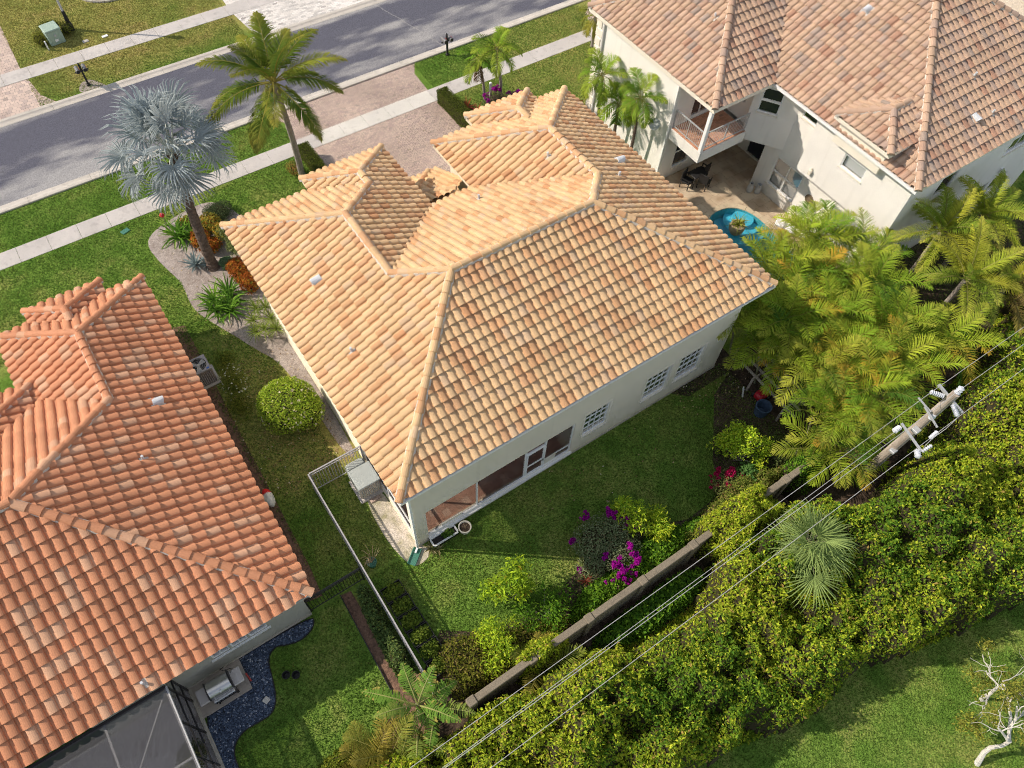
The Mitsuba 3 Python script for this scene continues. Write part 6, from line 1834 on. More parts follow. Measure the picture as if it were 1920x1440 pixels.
put('lid_handle', cat_mesh([bar((-7.70, bxy - .36, 1.0), (-7.14, bxy - .36, 1.0), 0.03), bar((-7.66, bxy - .36, 1.0), (-7.66, bxy - .26, 1.0), 0.02), bar((-7.18, bxy - .36, 1.0), (-7.18, bxy - .26, 1.0), 0.02)]), 'steel', bq)
put('thermometer', mv(lathe([(0.0, 0.02), (0.04, 0.02), (0.045, 0.0)], 14), (-7.42, bxy - .24, 1.12)), 'white_metal', bq)
put('firebox', bx(-7.80, -7.04, bxy - .28, bxy + .28, 0.66, 0.915), 'steel', bq)
put('cabinet', bx(-7.76, -7.08, bxy - .26, bxy + .26, 0.14, 0.655), 'bronze', bq)
put('control_panel', bx(-7.78, -7.06, bxy - .40, bxy - .285, 0.70, 0.86, 0.02), 'steel', bq)
for i in range(5):
    put('knob', bx(-7.70 + .14 * i - .025, -7.70 + .14 * i + .025, bxy - .43, bxy - .405, 0.75, 0.81), 'black', bq)
for x0, x1 in ((-8.17, -7.80), (-7.04, -6.67)):
    put('side_shelf', bx(x0, x1, bxy - .27, bxy + .27, 0.84, 0.90, 0.03), 'shelf_grey', bq)
scene['shelf_grey'] = princ((0.52, 0.49, 0.48), 0.4, 0.4)
for sx in (-7.74, -7.10):
    for sy in (-.24, .24):
        put('caster', bx(sx - .03, sx + .03, bxy + sy - .04, bxy + sy + .04, 0.06, 0.14), 'black', bq)
put('hose', tube([(-7.0, bxy + .1, 0.86), (-6.88, bxy + .3, 0.95), (-7.15, bxy + .42, 0.8), (-7.3, .3, 0.4), (-7.2, .38, 0.2)], 0.012, 6), 'black', bq)
bqc = thing('stepping_stone', 'pale square stone lying on the blue grey gravel', 'stone')
put('stone', mv(bx(-0.1, 0.1, -0.1, 0.1, 0.01, 0.07, 0.015), (-6.45, -1.35, 0), 0.4), 'concrete_new', bqc)
cone = thing('pipe', 'red cleanout pipe at the corner of the barbecue pad', 'pipe')
put('pipe', tube([(-6.62, -0.5, 0.02), (-6.66, -0.2, 0.14)], 0.03, 8), 'red_paint', cone)
scene['red_paint'] = princ((0.45, 0.06, 0.05), 0.5, 0.4)
po = thing('pot', 'empty black nursery pots on the lawn edge beside the blue grey gravel', 'pot')
for dx, dy in ((0, 0), (0.28, -0.18)):
    put('pot', lathe([(0.0, 0.0), (0.10, 0.0), (0.14, 0.2), (0.125, 0.2), (0.09, 0.03), (0, 0.03)], 14, (-5.55 + dx, -1.02 + dy, 0.0)), 'black', po)
se = thing('screen_enclosure', 'dark bronze screened patio enclosure at the bottom left of the photo', 'screen enclosure')
EX0, EX1, EY0, EY1, EH = -16.0, -8.48, -5.5, -0.05, 2.65
put('floor', flat(sbox(EX0, EY0, EX1, 0.42), 0.03), 'pavers_grey', se)
put('curb', bx(EX1 - 0.02, EX1 + 0.10, EY0, 0.40, 0.0, 0.10), 'concrete_sill', se)
put('head_beam', bar((EX0, EY1, EH), (EX1, EY1, EH), 0.09, 0.16), 'bronze', se)
put('head_beam', bar((EX1, EY1, EH), (EX1, EY0, EH), 0.08, 0.10), 'grey_paint', se)
for yy in (-2.35, -4.6):
    put('roof_beam', bar((EX0, yy, EH), (EX1 - .045, yy, EH), 0.06, 0.09), 'grey_paint', se)
for xx in (-10.35, -12.5, -14.5):
    put('roof_beam', bar((xx, EY1 - .05, EH), (xx, EY0, EH), 0.06, 0.09), 'grey_paint', se)
put('roof_brace', bar((-8.53, EY1 - .1, EH), (-10.3, -2.3, EH), 0.035), 'grey_paint', se)
for yy in (0.36, EY1, -1.2, -2.35, -3.5, -4.6):
    put('post', bar((EX1, yy, 0.1), (EX1, yy, EH - .05), 0.055), 'bronze', se)
for zz in (0.9, 1.75):
    put('side_rail', bar((EX1, 0.36, zz), (EX1, EY0, zz), 0.05), 'bronze', se)
put('side_screen', wall((EX1 + 0.001, 0.36), (EX1 + 0.001, EY0), 0.1, EH - .05, [], 0.002), 'screen', se)
put('roof_screen', slab(sbox(EX0, EY0, EX1, EY1), EH + 0.055, EH + 0.057), 'screen_light', se)
ch = thing('lounge_chair', 'slatted white lounge chair inside the screen enclosure', 'chair')
for i in range(8):
    o = np.array([-10.6, -0.5]) + np.array([0.21, -0.10]) * i
    put('slat', bar((o[0] - .12, o[1] - .26, 0.36), (o[0] + .12, o[1] + .26, 0.36), 0.08, 0.02), 'shelf_grey', ch)
put('frame', cat_mesh([bar((-10.75, -0.75, 0.3), (-9.1, -1.5, 0.3), 0.04), bar((-10.5, -0.2, 0.3), (-8.9, -1.0, 0.3), 0.04)] + [bar((a, b, 0.03), (a, b, 0.3), 0.04) for a, b in ((-10.6, -.7), (-9.3, -1.35), (-10.4, -.3), (-9.0, -1.1))]), 'shelf_grey', ch)
bush('potted_plant', 'leafy plant inside the screen enclosure beside the lounge chair', 'plant', [(-9.0, -1.75, 0.5, 0.5, 0.5, 0.4)], 900, 0.13, [(0.17, 0.20, 0.05), (0.22, 0.24, 0.07), (0.11, 0.14, 0.04)], [1, 1, 1], 300, aspect=0.3, shell=0.9, lump=0.3, corek=0.3)
pt = thing('patio_table', 'patio table with a dry centrepiece inside the screen enclosure', 'table')
put('top', lathe([(0.0, 0.70), (0.5, 0.70), (0.52, 0.72), (0.5, 0.74), (0.0, 0.74)], 24, (-9.2, -3.1, 0)), 'grey_paint', pt)
put('stem', lathe([(0.25, 0.04), (0.05, 0.1), (0.05, 0.69)], 12, (-9.2, -3.1, 0)), 'grey_paint', pt)
pc_ = thing('patio_chair', 'pinkish wire patio chair inside the screen enclosure', 'chair')
put('seat', lathe([(0.0, 0.42), (0.22, 0.42), (0.23, 0.45), (0.0, 0.45)], 16, (-10.3, -2.75, 0)), 'red_paint', pc_)
put('back', cat_mesh([tube([(-10.3 + .24 * math.cos(t), -2.75 + .24 * math.sin(t), z) for t in np.linspace(1.5, 4.7, 10)], 0.014, 5) for z in (0.6, 0.75, 0.9)]), 'red_paint', pc_)
for t in (0.6, 2.2, 3.8, 5.4):
    put('leg', tube([(-10.3 + .2 * math.cos(t), -2.75 + .2 * math.sin(t), 0.42), (-10.3 + .25 * math.cos(t), -2.75 + .25 * math.sin(t), 0.03)], 0.012, 5), 'red_paint', pc_)
bagt = thing('garden_bag', 'red and white bag leaning under the right eave of the terracotta roofed house', 'bag')
s = trimesh.creation.icosphere(subdivisions=3)
v = s.vertices * [0.19, 0.42, 0.26] * (1 + 0.15 * (meshkit.fbm(s.vertices * 2.2, 2, 4)[:, None] - 0.5))
v[:, 2] = np.maximum(v[:, 2], -0.22)
put('sack', (v + [-3.32, 5.25, 0.24], s.faces), 'vc', bagt, color=np.where(v[:, 1:2] > 0.12, (0.62, 0.03, 0.03), (0.72, 0.72, 0.70)), smooth=True)
# ------------------------------------------------------------------ rear garden odds and ends
pb = thing('planter_box', 'white framed planter box against the cream house porch', 'planter')
put('frame', cat_mesh([bar((0.98, 0.08, .28), (2.02, 0.08, .28), .06), bar((0.98, 0.40, .28), (2.02, 0.40, .28), .06), bar((0.98, 0.11, .28), (0.98, 0.37, .28), .06), bar((2.02, 0.11, .28), (2.02, 0.37, .28), .06)]), 'white_metal', pb)
put('box', bx(0.98, 2.02, 0.08, 0.40, 0.0, 0.25), 'bronze', pb)
rg = np.random.default_rng(310)
V, F, C = bush_leaves([(1.65, 0.24, 0.28, 0.25, 0.14, 0.14)], 140, 0.11, [(0.10, 0.20, 0.03), (0.16, 0.26, 0.05)], [1, 1], rg, low=0, shell=0.8)
put('plant', (V, F), 'leaf', pb, color=C, kind='stuff')
pw = thing('flower_pot', 'round white pot beside the white framed planter box', 'pot')
put('pot', lathe([(0.0, 0.0), (0.19, 0.0), (0.25, 0.30), (0.255, 0.34), (0.215, 0.34), (0.20, 0.28)], 22, (2.33, 0.10, 0.0)), 'trim', pw, smooth=40)
put('soil', lathe([(0.0, 0.285), (0.205, 0.28)], 20, (2.33, 0.10, 0.0)), 'litter', pw)
put('dead_stem', cat_mesh([tube([(2.33, .1, .28), (2.33 + .1 * math.cos(t), .1 + .1 * math.sin(t), .42)], .008, 4) for t in (0, 1.5, 3, 4.4)]), 'tan_twig', pw)
strappy('bromeliad', 'cream edged rosette plant at the cream house corner by the splash block', 'plant', [(0.85, 0.15, 0.02), (1.05, -0.02, 0.02)], 14, 0.38, 0.07, [(0.40, 0.36, 0.20), (0.24, 0.22, 0.10), (0.20, 0.24, 0.08)], [1, 1, 1], 311, el=(0.2, 1.1), droop=(0.2, 0.8))
strappy('bromeliad', 'small red leaved bromeliad by the back wall at the sunny lawn edge', 'plant', [(5.0, -4.05, 0.02)], 14, 0.34, 0.05, [(0.36, 0.09, 0.06), (0.26, 0.07, 0.05), (0.3, 0.2, 0.06)], [1, 1, 1], 312, el=(0.2, 1.1), droop=(0.2, 0.8))
ps = thing('timber_slats', 'row of grey timber slats on posts under the palms at the shaded lawn end', 'pergola')
for i, (x, y0, y1) in enumerate(((16.02, -3.55, -0.35), (16.42, -3.45, -0.42), (16.82, -3.4, -0.45), (17.2, -3.3, -0.5))):
    put('slat', bar((x, y0, 1.02), (x + .04, y1, 1.02), 0.10, 0.05), 'old_timber', ps)
put('beam', bar((15.9, -1.2, 0.94), (17.4, -1.2, 0.94), 0.06, 0.1), 'old_timber', ps)
put('beam', bar((15.9, -3.0, 0.94), (17.4, -3.0, 0.94), 0.06, 0.1), 'old_timber', ps)
for a, b in ((15.95, -1.2), (17.3, -1.2), (15.95, -3.0), (17.3, -3.0)):
    put('post', bar((a, b, 0), (a, b, 0.89), 0.08), 'old_timber', ps)
scene['old_timber'] = princ(mikit.proc(lambda p, n, uv: mix((0.30, 0.25, 0.22), (0.50, 0.45, 0.42), fbm(p.x * 9, p.y * 3, p.z * 9, 3))), 0.9, 0.1)
bb = thing('bin', 'blue grey plastic bin beside the timber slats', 'bin')
put('tub', lathe([(0.0, 0.0), (0.26, 0.0), (0.33, 0.55), (0.345, 0.56), (0.345, 0.60), (0.30, 0.60), (0.24, 0.05), (0, 0.05)], 22, (15.62, -2.35, 0.0)), 'bin_blue', bb, smooth=40)
scene['bin_blue'] = princ((0.07, 0.11, 0.19), 0.5, 0.4)
tw = thing('toy_car', 'red plastic ride on toy under the timber slats', 'toy')
put('body', bx(15.85, 16.55, -2.0, -1.6, 0.18, 0.46, 0.07), 'red_plastic', tw)
put('seat_back', bx(16.38, 16.5, -1.98, -1.62, 0.462, 0.78, 0.05), 'red_plastic', tw)
for a, b in ((16.0, -2.05), (16.4, -2.05), (16.0, -1.55), (16.4, -1.55)):
    V, F = lathe([(0.0, -0.04), (0.14, -0.04), (0.14, 0.04), (0.0, 0.04)], 16)
    put('wheel', (np.column_stack([V[:, 0] + a, V[:, 2] + b, V[:, 1] + 0.14]), F), 'black', tw)
scene['red_plastic'] = princ((0.50, 0.02, 0.04), 0.35, 0.5)
hs = thing('garden_stake', 'white plastic post standing by the timber slats', 'post')
put('post', bar((15.55, -1.35, 0), (15.62, -1.15, 0.5), 0.05), 'white_metal', hs)
bp = thing('side_gate', 'dark grey gate leaning by the right rear corner of the cream house', 'gate')
for i in range(9):
    put('picket', bar((15.75 + .09 * i, 1.3 + .02 * i, 0.1), (15.75 + .09 * i, 1.3 + .02 * i, 1.5), 0.025), 'bronze', bp)
put('rail', bar((15.70, 1.3, 1.45), (16.55, 1.5, 1.45), 0.05), 'grey_paint', bp)
put('rail', bar((15.70, 1.3, 0.15), (16.55, 1.5, 0.15), 0.05), 'grey_paint', bp)
# ------------------------------------------------------------------ utility pole and wires
up_ = thing('utility_pole', 'weathered wooden utility pole with white insulators at the right', 'utility pole')
scene['pole_wood'] = princ(mikit.proc(lambda p, n, uv: mix((0.24, 0.19, 0.15), (0.50, 0.45, 0.40), fbm(p.x * 14, p.y * 14, p.z * 1.6, 4))), 0.9, 0.1)
pb0, pb1 = np.array([16.91, -6.78, 0.0]), np.array([16.32, -7.12, 7.55])
put('shaft', tube([pb0 + (pb1 - pb0) * t for t in np.linspace(0, 1, 12)], np.linspace(0.185, 0.135, 12), 14), 'pole_wood', up_)
at_ = lambda t: pb0 + (pb1 - pb0) * t


def insulator(p, d, L, r, n=7):
    d = unit(np.array(d, float))
    parts = [tube([p, p + d * L], r * 0.5, 8)]
    for i in range(n):
        c = p + d * L * (i + .5) / n
        parts.append(tube([c - d * L * 0.25 / n, c, c + d * L * 0.25 / n], [r * 0.6, r, r * 0.6], 10))
    return cat_mesh(parts)


top_ = at_(0.985)
put('bracket', bar(at_(0.95) + [0, .55, .12], at_(0.95) + [0, -.55, -.12], 0.07, 0.09), 'galvanised', up_)
wl_, wr_ = np.array([15.93, -6.62, 7.28]), np.array([15.9, -7.68, 7.28])
mid_ = at_(0.95)
put('insulator', insulator(mid_ + (wl_ - mid_) * .35, wl_ - mid_, 0.46, 0.085), 'porcelain', up_)
put('insulator', insulator(mid_ + (wr_ - mid_) * .35, wr_ - mid_, 0.46, 0.085), 'porcelain', up_)
put('insulator', insulator(at_(1.0), (0.1, 0.02, 0.5), 0.30, 0.11, 3), 'porcelain', up_)
put('bracket', bar((16.15, -6.75, 6.35), (15.95, -7.5, 6.25), 0.05), 'galvanised', up_)
put('bracket', bar((16.25, -6.4, 6.35), (16.2, -7.0, 6.3), 0.045), 'galvanised', up_)
put('transformer_cap', lathe([(0.0, 0.16), (0.07, 0.14), (0.10, 0.06), (0.10, -0.08), (0.0, -0.10)], 14, (16.32, -7.12, 6.05)), 'porcelain', up_)
put('insulator', insulator(np.array([15.86, -7.6, 6.2]), (-0.4, -0.03, 0.02), 0.42, 0.075, 5), 'porcelain', up_)
put('cross_bracket', bar((15.75, -6.65, 5.45), (15.55, -7.75, 5.35), 0.07, 0.06), 'galvanised', up_)
put('insulator', insulator(np.array([15.6, -6.72, 5.42]), (-0.5, 0, 0.1), 0.34, 0.10, 4), 'porcelain', up_)
put('insulator', insulator(np.array([15.5, -7.62, 5.3]), (-0.3, -0.25, 0.1), 0.34, 0.11, 3), 'porcelain', up_)
put('insulator', insulator(np.array([15.55, -7.75, 5.35]), (0.6, -0.05, 0.12), 0.42, 0.07, 5), 'porcelain', up_)
put('step_clamp', cat_mesh([bx(16.1, 16.35, -7.2, -6.95, 5.1, 5.22, .02), bx(16.35, 16.6, -7.12, -6.9, 3.2, 3.3, .02)]), 'galvanised', up_)
put('pole_guard', tube([at_(0.30) + [-.02, -.13, 0], at_(0.12) + [-.02, -.15, 0]], 0.05, 8), 'grey_paint', up_)


def wire(label, pts, r=0.0095):
    k = thing('power_line', label, 'power line')
    put('cable', tube(pts, r, 6), 'cable_grey', k)
    return k




def sagged(p, q, sag, n=16):
    t = np.linspace(0, 1, n)
    P = np.asarray(p) + (np.asarray(q) - np.asarray(p)) * t[:, None]
    P[:, 2] -= sag * 4 * t * (1 - t)
    return P


def two_way(y, z, anchor):
    a = sagged((-22, y, z + .25), anchor, 0.55, 20)
    b = sagged(anchor, (52, y, z + .1), 0.5, 16)
    return np.vstack([a, b[1:]])


wire('upper power line, leftmost of the four lines over the thicket', two_way(-6.62, 7.3, (15.93, -6.62, 7.32)))
wire('power line tied to the top of the utility pole', two_way(-7.10, 7.3, (16.40, -7.12, 7.75)))
wire('right hand power line nearest the thicket lawn, fixed to the outer pole insulator', two_way(-7.72, 7.3, (15.9, -7.70, 7.32)))
wire('lower power line tied to the bottom insulators of the utility pole', np.vstack([sagged((-22, -7.05, 5.9), (15.3, -6.75, 5.45), 0.4, 20)]))
wire('short jumper cable between the insulators of the utility pole', np.array([(15.9, -7.7, 7.2), (15.75, -7.72, 6.7), (15.5, -7.68, 6.25), (15.35, -7.7, 5.9), (15.5, -7.75, 5.5)]), 0.01)
# ------------------------------------------------------------------ street things
def mailbox(label, x, y, twin=True):
    root = thing('mailbox', label, 'mailbox')
    put('post', bx(x - .05, x + .05, y - .05, y + .05, 0.0, 1.32, 0.01), 'black', root)
    put('finial', lathe([(0.0, 0.10), (0.03, 0.06), (0.045, 0.0)], 10, (x, y, 1.32)), 'black', root)
    put('crossarm', bx(x - .36, x + .36, y - .04, y + .04, 0.88, 0.94), 'black', root)
    put('base_collar', bx(x - .09, x + .09, y - .09, y + .09, 0.0, 0.12, 0.02), 'black', root)
    for sx in (-.19, .19):
        k = np.linspace(0, np.pi, 9)
        pr = [(-.10, 0), ] + [(-.10 * math.cos(t), .10 + .10 * math.sin(t)) for t in k] + [(.10, 0)]
        pr = np.array([(-.10, 0.0)] + [(-.10 * math.cos(t), .10 + .10 * math.sin(t)) for t in k] + [(.10, 0.0)])
        n = len(pr)
        V = np.array([(x + sx + u, y + yy, 0.945 + w) for yy in (-.24, .24) for u, w in pr])
        F = [[i, (i + 1) % n, n + (i + 1) % n] for i in range(n)] + [[i, n + (i + 1) % n, n + i] for i in range(n)] + [[0, i + 1, i] for i in range(1, n - 1)] + [[n, n + i, n + i + 1] for i in range(1, n - 1)]
        b = put('box', (V, np.array(F)), 'mailbox_metal', root)
        put('door', bx(x + sx - .085, x + sx + .085, y - .262, y - .242, 0.955, 1.12), 'black', b)
        put('flag', bx(x + sx + .102, x + sx + .112, y - .1, y + .08, 1.06, 1.10), 'red_paint', b)
    return root


scene['mailbox_metal'] = princ((0.16, 0.16, 0.17), 0.4, 0.5)
mailbox('twin black mailbox on a post on the near kerb grass by the driveway', 17.25, 25.72)
mailbox('twin black mailbox on a post across the road in a small mulch ring', -1.25, 33.6)
struct('mulch_ring', flat(smooth_poly([(-1.9, 33.05), (-1.75, 33.8), (-1.35, 34.15), (-0.9, 34.0), (-0.55, 33.3), (-0.4, 33.05)], 2), 0.008), 'bed_soil', 'small mulch ring at the foot of the mailbox across the road')
lp = thing('street_lamp', 'tall black street lamp post on the lawn across the road', 'street lamp')
put('base', lathe([(0.0, 0.0), (0.17, 0.0), (0.17, 0.35), (0.12, 0.5), (0.09, 1.2)], 14, (-0.48, 39.15, 0)), 'black', lp)
put('shaft', tube([(-0.48, 39.15, 1.1), (-0.48, 39.15, 4.4)], [0.07, 0.05], 10), 'grey_paint', lp)
put('lantern', lathe([(0.05, 4.4), (0.10, 4.45), (0.20, 4.85), (0.22, 4.9), (0.05, 5.15), (0.0, 5.2)], 12, (-0.48, 39.15, 0)), 'black', lp)
tf = thing('transformer_box', 'pale green utility transformer box among shrubs across the road', 'utility box')
V, F = bx(-0.42, 0.42, -0.42, 0.42, 0.02, 0.82, 0.03)
put('cabinet', mv((V * [1, 1, 1], F), (-1.55, 38.55, 0.0), 0.12), 'green_box', tf)
put('lid', mv(bx(-0.45, 0.45, -0.44, 0.45, 0.822, 0.90, 0.03), (-1.55, 38.55, 0.0), 0.12), 'green_box', tf)
put('label_plate', mv(bx(-0.12, 0.08, -0.455, -0.445, 0.2, 0.34), (-1.55, 38.55, 0.0), 0.12), 'white_metal', tf)
put('padlock', mv(bx(-0.05, 0.05, -0.47, -0.43, 0.5, 0.62), (-1.55, 38.55, 0.0), 0.12), 'grey_paint', tf)
scene['green_box'] = princ((0.33, 0.43, 0.37), 0.5, 0.3)
bush('small_shrub', 'dark shrub behind the pale green transformer box', 'shrub', [(-1.5, 39.35, 0.35, 0.75, 0.4, 0.42), (-0.75, 38.9, .3, .35, .5, .36)], 1300, 0.08, [(0.12, 0.15, 0.03), (0.19, 0.21, 0.04), (0.07, 0.09, 0.02)], [1, 1, 1], 320, shell=0.5)
bush('small_shrub', 'yellowish shrub left of the pale green transformer box', 'shrub', [(-2.35, 38.6, 0.3, 0.4, 0.5, 0.36)], 800, 0.08, [(0.26, 0.27, 0.05), (0.18, 0.20, 0.04)], [1, 1], 321, shell=0.5)
wp = thing('marker_post', 'white marker post in front of the transformer box', 'post')
put('post', bx(-2.2, -2.12, 37.85, 37.93, 0, 0.55, 0.01), 'white_metal', wp)
mb = thing('meter_lid', 'white meter box lid in the brown grass by the far sidewalk', 'meter box')
put('lid', mv(bx(-.17, .17, -.10, .10, 0.0, 0.05, 0.01), (0.95, 37.55, 0), 0.1), 'white_metal', mb)
mb = thing('meter_lid', 'grey meter box lid in a bare patch beside the lamp post', 'meter box')
put('lid', mv(bx(-.17, .17, -.12, .12, 0.0, 0.04, 0.01), (-0.15, 37.65, 0), 0.1), 'concrete_walk', mb)
mb = thing('meter_lid', 'green valve box lid set in the front lawn by the near sidewalk', 'meter box')
put('lid', mv(bx(-.2, .2, -.14, .14, 0.0, 0.04, 0.01), (-3.25, 21.85, 0), 0.3), 'green_plastic', mb)
wl2 = thing('utility_pedestal', 'small white pedestal among the magenta bougainvillea by the front lawn', 'utility box')
put('body', bx(17.0, 17.14, 20.75, 20.89, 0, 1.25, 0.02), 'white_metal', wl2)
# round bed with pale edging at the top of the photo
struct('planting_bed', flat(smooth_poly([(0.6, 43.5), (1.0, 41.6), (2.2, 40.8), (3.6, 40.9), (5.0, 42.4), (5.0, 46), (0.6, 46)], 2), 0.007), 'mulch', 'round planting bed with pale edging at the top edge of the photo')
be = smooth_poly([(0.6, 43.5), (1.0, 41.6), (2.2, 40.8), (3.6, 40.9), (5.0, 42.4), (5.0, 46), (0.6, 46)], 2)
bc_ = np.array(be.exterior.coords)[:-1]
put('edging_stone', cat_mesh([bar((*p, 0.05), (*(p + (q - p) * .94), 0.05), 0.10, 0.12) for p, q in zip(bc_, np.roll(bc_, -1, 0))]), 'concrete_kerb', 'planting_bed_001')
bush('small_shrub', 'dark rounded shrub in the round bed at the top edge of the photo', 'shrub', [(2.6, 42.6, 0.4, 1.1, 0.9, 0.55)], 2200, 0.09, [(0.08, 0.13, 0.02), (0.13, 0.18, 0.03)], [1, 1], 322, shell=0.4)
# a palm outside the frame at the top whose shadow falls on the brown lawn, and the house it belongs to
feather_palm('street_palm', 'palm tree just beyond the top edge whose shadow falls on the brown lawn', [(5.2, 44.6, 0), (5.2, 44.6, 2.5), (5.1, 44.5, 4.6)], 0.14, 0.11, 14, 2.3, 44, 0.6, 0.05, XG, 330)
# neighbour beyond the two-storey house
hb2 = thing('house', 'pinkish neighbouring house wall at the top right corner of the photo', 'house')
put('wall', bx(44.0, 56, 7.0, 24, 0, 6.2), 'stucco_pink', hb2)
fpl = Plane([(43.5, 6.5), (56.5, 6.5), (56.5, 24.5), (43.5, 24.5)], Lf, -43.5, 6.25, 0.02)
put('roof', slab(sbox(43.5, 6.5, 56.5, 24.5), 6.2, 6.45), 'deck', hb2)
# ------------------------------------------------------------------ right house's garden things
for i, (x, y) in enumerate(((24.72, 7.72), (25.0, 7.42))):
    t_ = thing('gas_cylinder', 'grey gas cylinder against the patio wall, ' + ('left' if i == 0 else 'right') + ' one of the two', 'gas cylinder')
    put('tank', lathe([(0.0, 0.03), (0.14, 0.03), (0.155, 0.09), (0.155, 0.34), (0.12, 0.43), (0.0, 0.46)], 20, (x - .1, y, 0.03)), 'galvanised', t_, smooth=40)
    put('collar', lathe([(0.11, 0.44), (0.115, 0.58), (0.10, 0.58), (0.095, 0.45)], 16, (x - .1, y, 0.03)), 'galvanised', t_)
    put('valve', bx(x - .13, x - .07, y - .03, y + .03, 0.48, 0.56), 'black', t_)
dsx = thing('satellite_dish', 'pale satellite dish on the white wall beside the leafy palms', 'satellite dish')
kk = np.linspace(0, 1, 6)
V, F = lathe([(0.28 * t, 0.09 * t * t) for t in kk], 18)
D_ = unit(np.array([-0.6, -0.5, 0.62])); S_ = unit(np.cross(D_, [0, 0, 1])); U_ = np.cross(S_, D_)
put('dish', (np.array([20.55, 11.55, 3.35]) + V[:, :1] * S_ + V[:, 1:2] * U_ + V[:, 2:3] * D_, F), 'cabinet_lid', dsx, smooth=True)
put('arm', cat_mesh([bar((20.92, 11.6, 3.1), (20.57, 11.56, 3.3), 0.04), bar((20.5, 11.4, 3.15), (20.25, 11.25, 3.55), 0.025)]), 'grey_paint', dsx)
for i, (x, y, a, lab) in enumerate(((22.0, 9.75, 0.3, 'black patio chair nearest the cream house roof'), (22.75, 9.25, 1.9, 'black patio chair in the middle of the dark patio set'), (23.15, 9.9, 3.3, 'black patio chair at the far side of the dark patio set'))):
    c_ = thing('patio_chair', lab, 'chair', 'black chairs on the white house patio')
    put('seat', mv(bx(-.26, .26, -.25, .25, 0.40, 0.46, 0.01), (x, y, 0.03), a), 'black', c_)
    put('back', mv(bx(-.26, .26, .22, .28, 0.46, 0.98, 0.01), (x, y, 0.03), a), 'black', c_)
    for sx, sy in ((-.23, -.22), (.23, -.22), (-.23, .24), (.23, .24)):
        put('leg', mv(bx(sx - .02, sx + .02, sy - .02, sy + .02, 0, 0.40), (x, y, 0.03), a), 'black', c_)
    for sx in (-.27, .27):
        put('arm', mv(cat_mesh([bx(sx - .025, sx + .025, -.22, .25, 0.62, 0.66), bx(sx - .02, sx + .02, -.22, -.18, .46, .62)]), (x, y, 0.03), a), 'black', c_)
t_ = thing('patio_table', 'dark patio table under the balcony of the white house', 'table')
put('top', bx(22.15, 23.0, 9.4, 10.0, 0.72, 0.76, 0.01), 'black', t_)
for a, b in ((22.2, 9.45), (22.95, 9.45), (22.2, 9.95), (22.95, 9.95)):
    put('leg', bx(a - .02, a + .02, b - .02, b + .02, 0.03, 0.72), 'black', t_)
pl_ = thing('planter', 'tall tan planter with a spiky plant at the pool edge', 'planter')
put('urn', lathe([(0.0, 0.0), (0.22, 0.0), (0.36, 0.22), (0.40, 0.42), (0.33, 0.56), (0.36, 0.60), (0.30, 0.60), (0.28, 0.54), (0.0, 0.52)], 22, (21.95, 5.95, 0.02)), 'urn_clay', pl_, smooth=40)
scene['urn_clay'] = princ(mikit.proc(concrete_fn((0.44, 0.36, 0.24), 0.25)), 0.8, 0.2)
rosette(pl_, (21.95, 5.95, 0.56), 40, 0.62, 0.055, [(0.30, 0.36, 0.06), (0.38, 0.40, 0.08), (0.22, 0.28, 0.05)], [1, 1, 1], np.random.default_rng(340), el=(-0.1, 1.4), droop=(0.4, 1.1))
pf = thing('patio_lounger', 'white cushioned lounger on the patio beside the palms', 'lounger')
put('cushion', mv(bx(-.32, .32, -.85, .55, 0.30, 0.40, 0.03), (24.35, 4.3, 0.03), 0.5), 'white_metal', pf)
put('backrest', mv((bx(-.32, .32, .56, 1.0, 0.36, 0.46, 0.03)[0] + [0, 0, .08], bx(-.32, .32, .56, 1.0, 0.36, 0.46, 0.03)[1]), (24.35, 4.3, 0.03), 0.5), 'white_metal', pf)
for a, b in ((-.28, -.7), (.28, -.7), (-.28, .8), (.28, .8)):
    put('leg', mv(bx(a - .03, a + .03, b - .03, b + .03, 0, .30), (24.35, 4.3, 0.03), 0.5), 'grey_paint', pf)
# ------------------------------------------------------------------ grass blades over the open lawns
lawns = [(sbox(-16, 14, 0.2, 22.4).difference(sbox(-16, 14, -3.5, 17)), 420), (sbox(-12, 23.55, 6.3, 26), 420), (sbox(15, 23.55, 27, 26), 420), (sbox(15.2, 14, 25.5, 22.4), 420), (sbox(0.5, 14.4, 6.1, 22.4), 420), (sbox(-3.3, 0.6, -0.3, 15), 420), (sbox(-1.6, -4.5, 16, 0.45), 520), (sbox(-8.3, -5, -2.9, 0.4), 520),
         (sbox(-4, 33.05, 8, 35.8), 380), (sbox(-4, 37, 8, 45), 330), (sbox(0, -20, 22, -9.5), 420), (sbox(26, -6, 44, 0.4), 300)]
avoid = unary_union([GR.buffer(0.03), Polygon([(-0.2, 21.7), (-1.9, 21.3), (-2.75, 20.6), (-2.55, 18.9), (-2.15, 17.4), (-2.35, 15.7), (-1.85, 14.4), (-1.3, 13.2), (-0.9, 12.2), (-0.3, 11.0), (-0.1, 9.0), (0.0, 5.2), (0.5, 5.2), (0.5, 13.0), (2.2, 14.6), (2.0, 18.8), (1.6, 20.8), (0.9, 21.7)]), sbox(-0.35, -0.1, 0.9, 3.5), sbox(-2.85, -4.6, -2.3, 0.5), sbox(-1.55, -4.2, -0.75, -0.2)])
rg = np.random.default_rng(400)
VV, CC = [], []
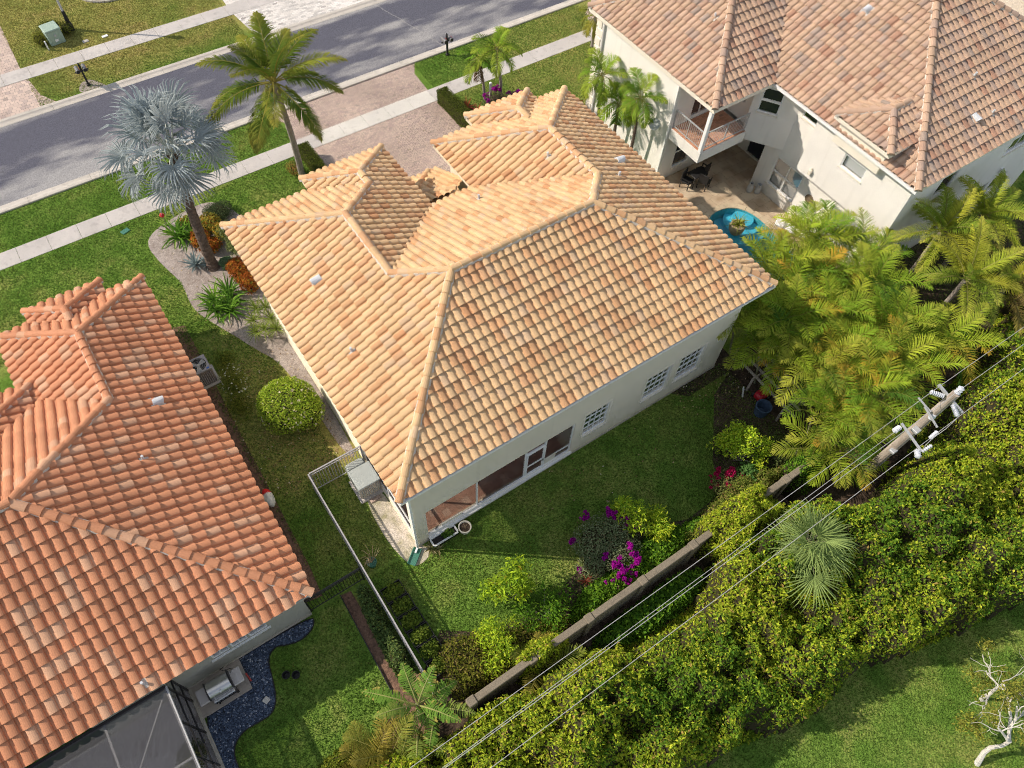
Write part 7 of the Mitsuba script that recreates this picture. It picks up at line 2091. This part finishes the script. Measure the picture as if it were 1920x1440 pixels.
for P_, dens in lawns:
    P_ = P_.difference(avoid)
    n = int(P_.area * dens)
    q = in_poly(P_, n, rg)
    pr = proj(np.column_stack([q, np.zeros(n)]))
    q = q[(pr[:, 0] > -10) & (pr[:, 0] < 1034) & (pr[:, 1] > -10) & (pr[:, 1] < 778)]
    n = len(q)
    b = np.column_stack([q, np.zeros(n)])
    a = rg.uniform(0, 6.28, n)
    w = 0.014 + 0.012 * rg.random(n)
    s_ = np.column_stack([np.cos(a), np.sin(a), np.zeros(n)]) * w[:, None]
    tip = b + np.column_stack([rg.normal(0, 0.03, n), rg.normal(0, 0.03, n), 0.035 + 0.045 * rg.random(n)])
    VV.append(np.stack([b - s_, b + s_, tip], 1).reshape(-1, 3))
    big = meshkit.fbm(b * 0.22, 4, 31); med = meshkit.fbm(b * 1.3, 3, 32)
    far = np.clip((q[:, 1] - 32.5) / 2.5, 0, 1)
    dry = np.clip(0.62 * far + 0.9 * (big - 0.48) + 0.7 * (med - 0.5) + 0.15 * rg.normal(size=n), 0, 1)[:, None]
    c = np.array((0.15, 0.265, 0.05)) * (1 - dry) + np.array((0.36, 0.30, 0.10)) * dry
    CC.append(np.repeat(c * (1 + 0.28 * rg.normal(size=(n, 1))).clip(0.35, 1.9), 3, 0))
VV, CC = np.vstack(VV), np.vstack(CC)
k = put('grass', (VV, np.arange(len(VV)).reshape(-1, 3)), 'leaf', color=CC)
tag(k, 'short mown grass blades over all the lawns', None, None, 'stuff')
# small litter: fallen leaves and bits on lawns and bed
q = np.vstack([in_poly(sbox(-3.2, 5, 0.3, 12), 260, rg), in_poly(sbox(-2.3, 13.5, 0.4, 20), 120, rg), in_poly(sbox(13, -1, 17, 0.4), 120, rg), in_poly(sbox(5, -3, 13, 0.4), 50, rg), in_poly(sbox(7, 14, 14.5, 22.3), 60, rg)])
n = len(q)
N = unit(np.column_stack([rg.normal(0, .3, n), rg.normal(0, .3, n), np.ones(n)]))
D = unit(np.cross(N, rg.normal(size=(n, 3))))
V, F, C = leaf_quads(np.column_stack([q, np.full(n, 0.05)]), D, N, 0.09 * rg.uniform(.5, 1.3, n), 0.05, pick_colors([(0.30, 0.20, 0.10), (0.45, 0.36, 0.20), (0.20, 0.12, 0.07), (0.55, 0.50, 0.40)], [1, 1, 1, .6], n, rg), rg)
k = put('fallen_leaves', (V, F), 'vc', color=C)
tag(k, 'scattered dry fallen leaves on lawns and soil', None, None, 'stuff')
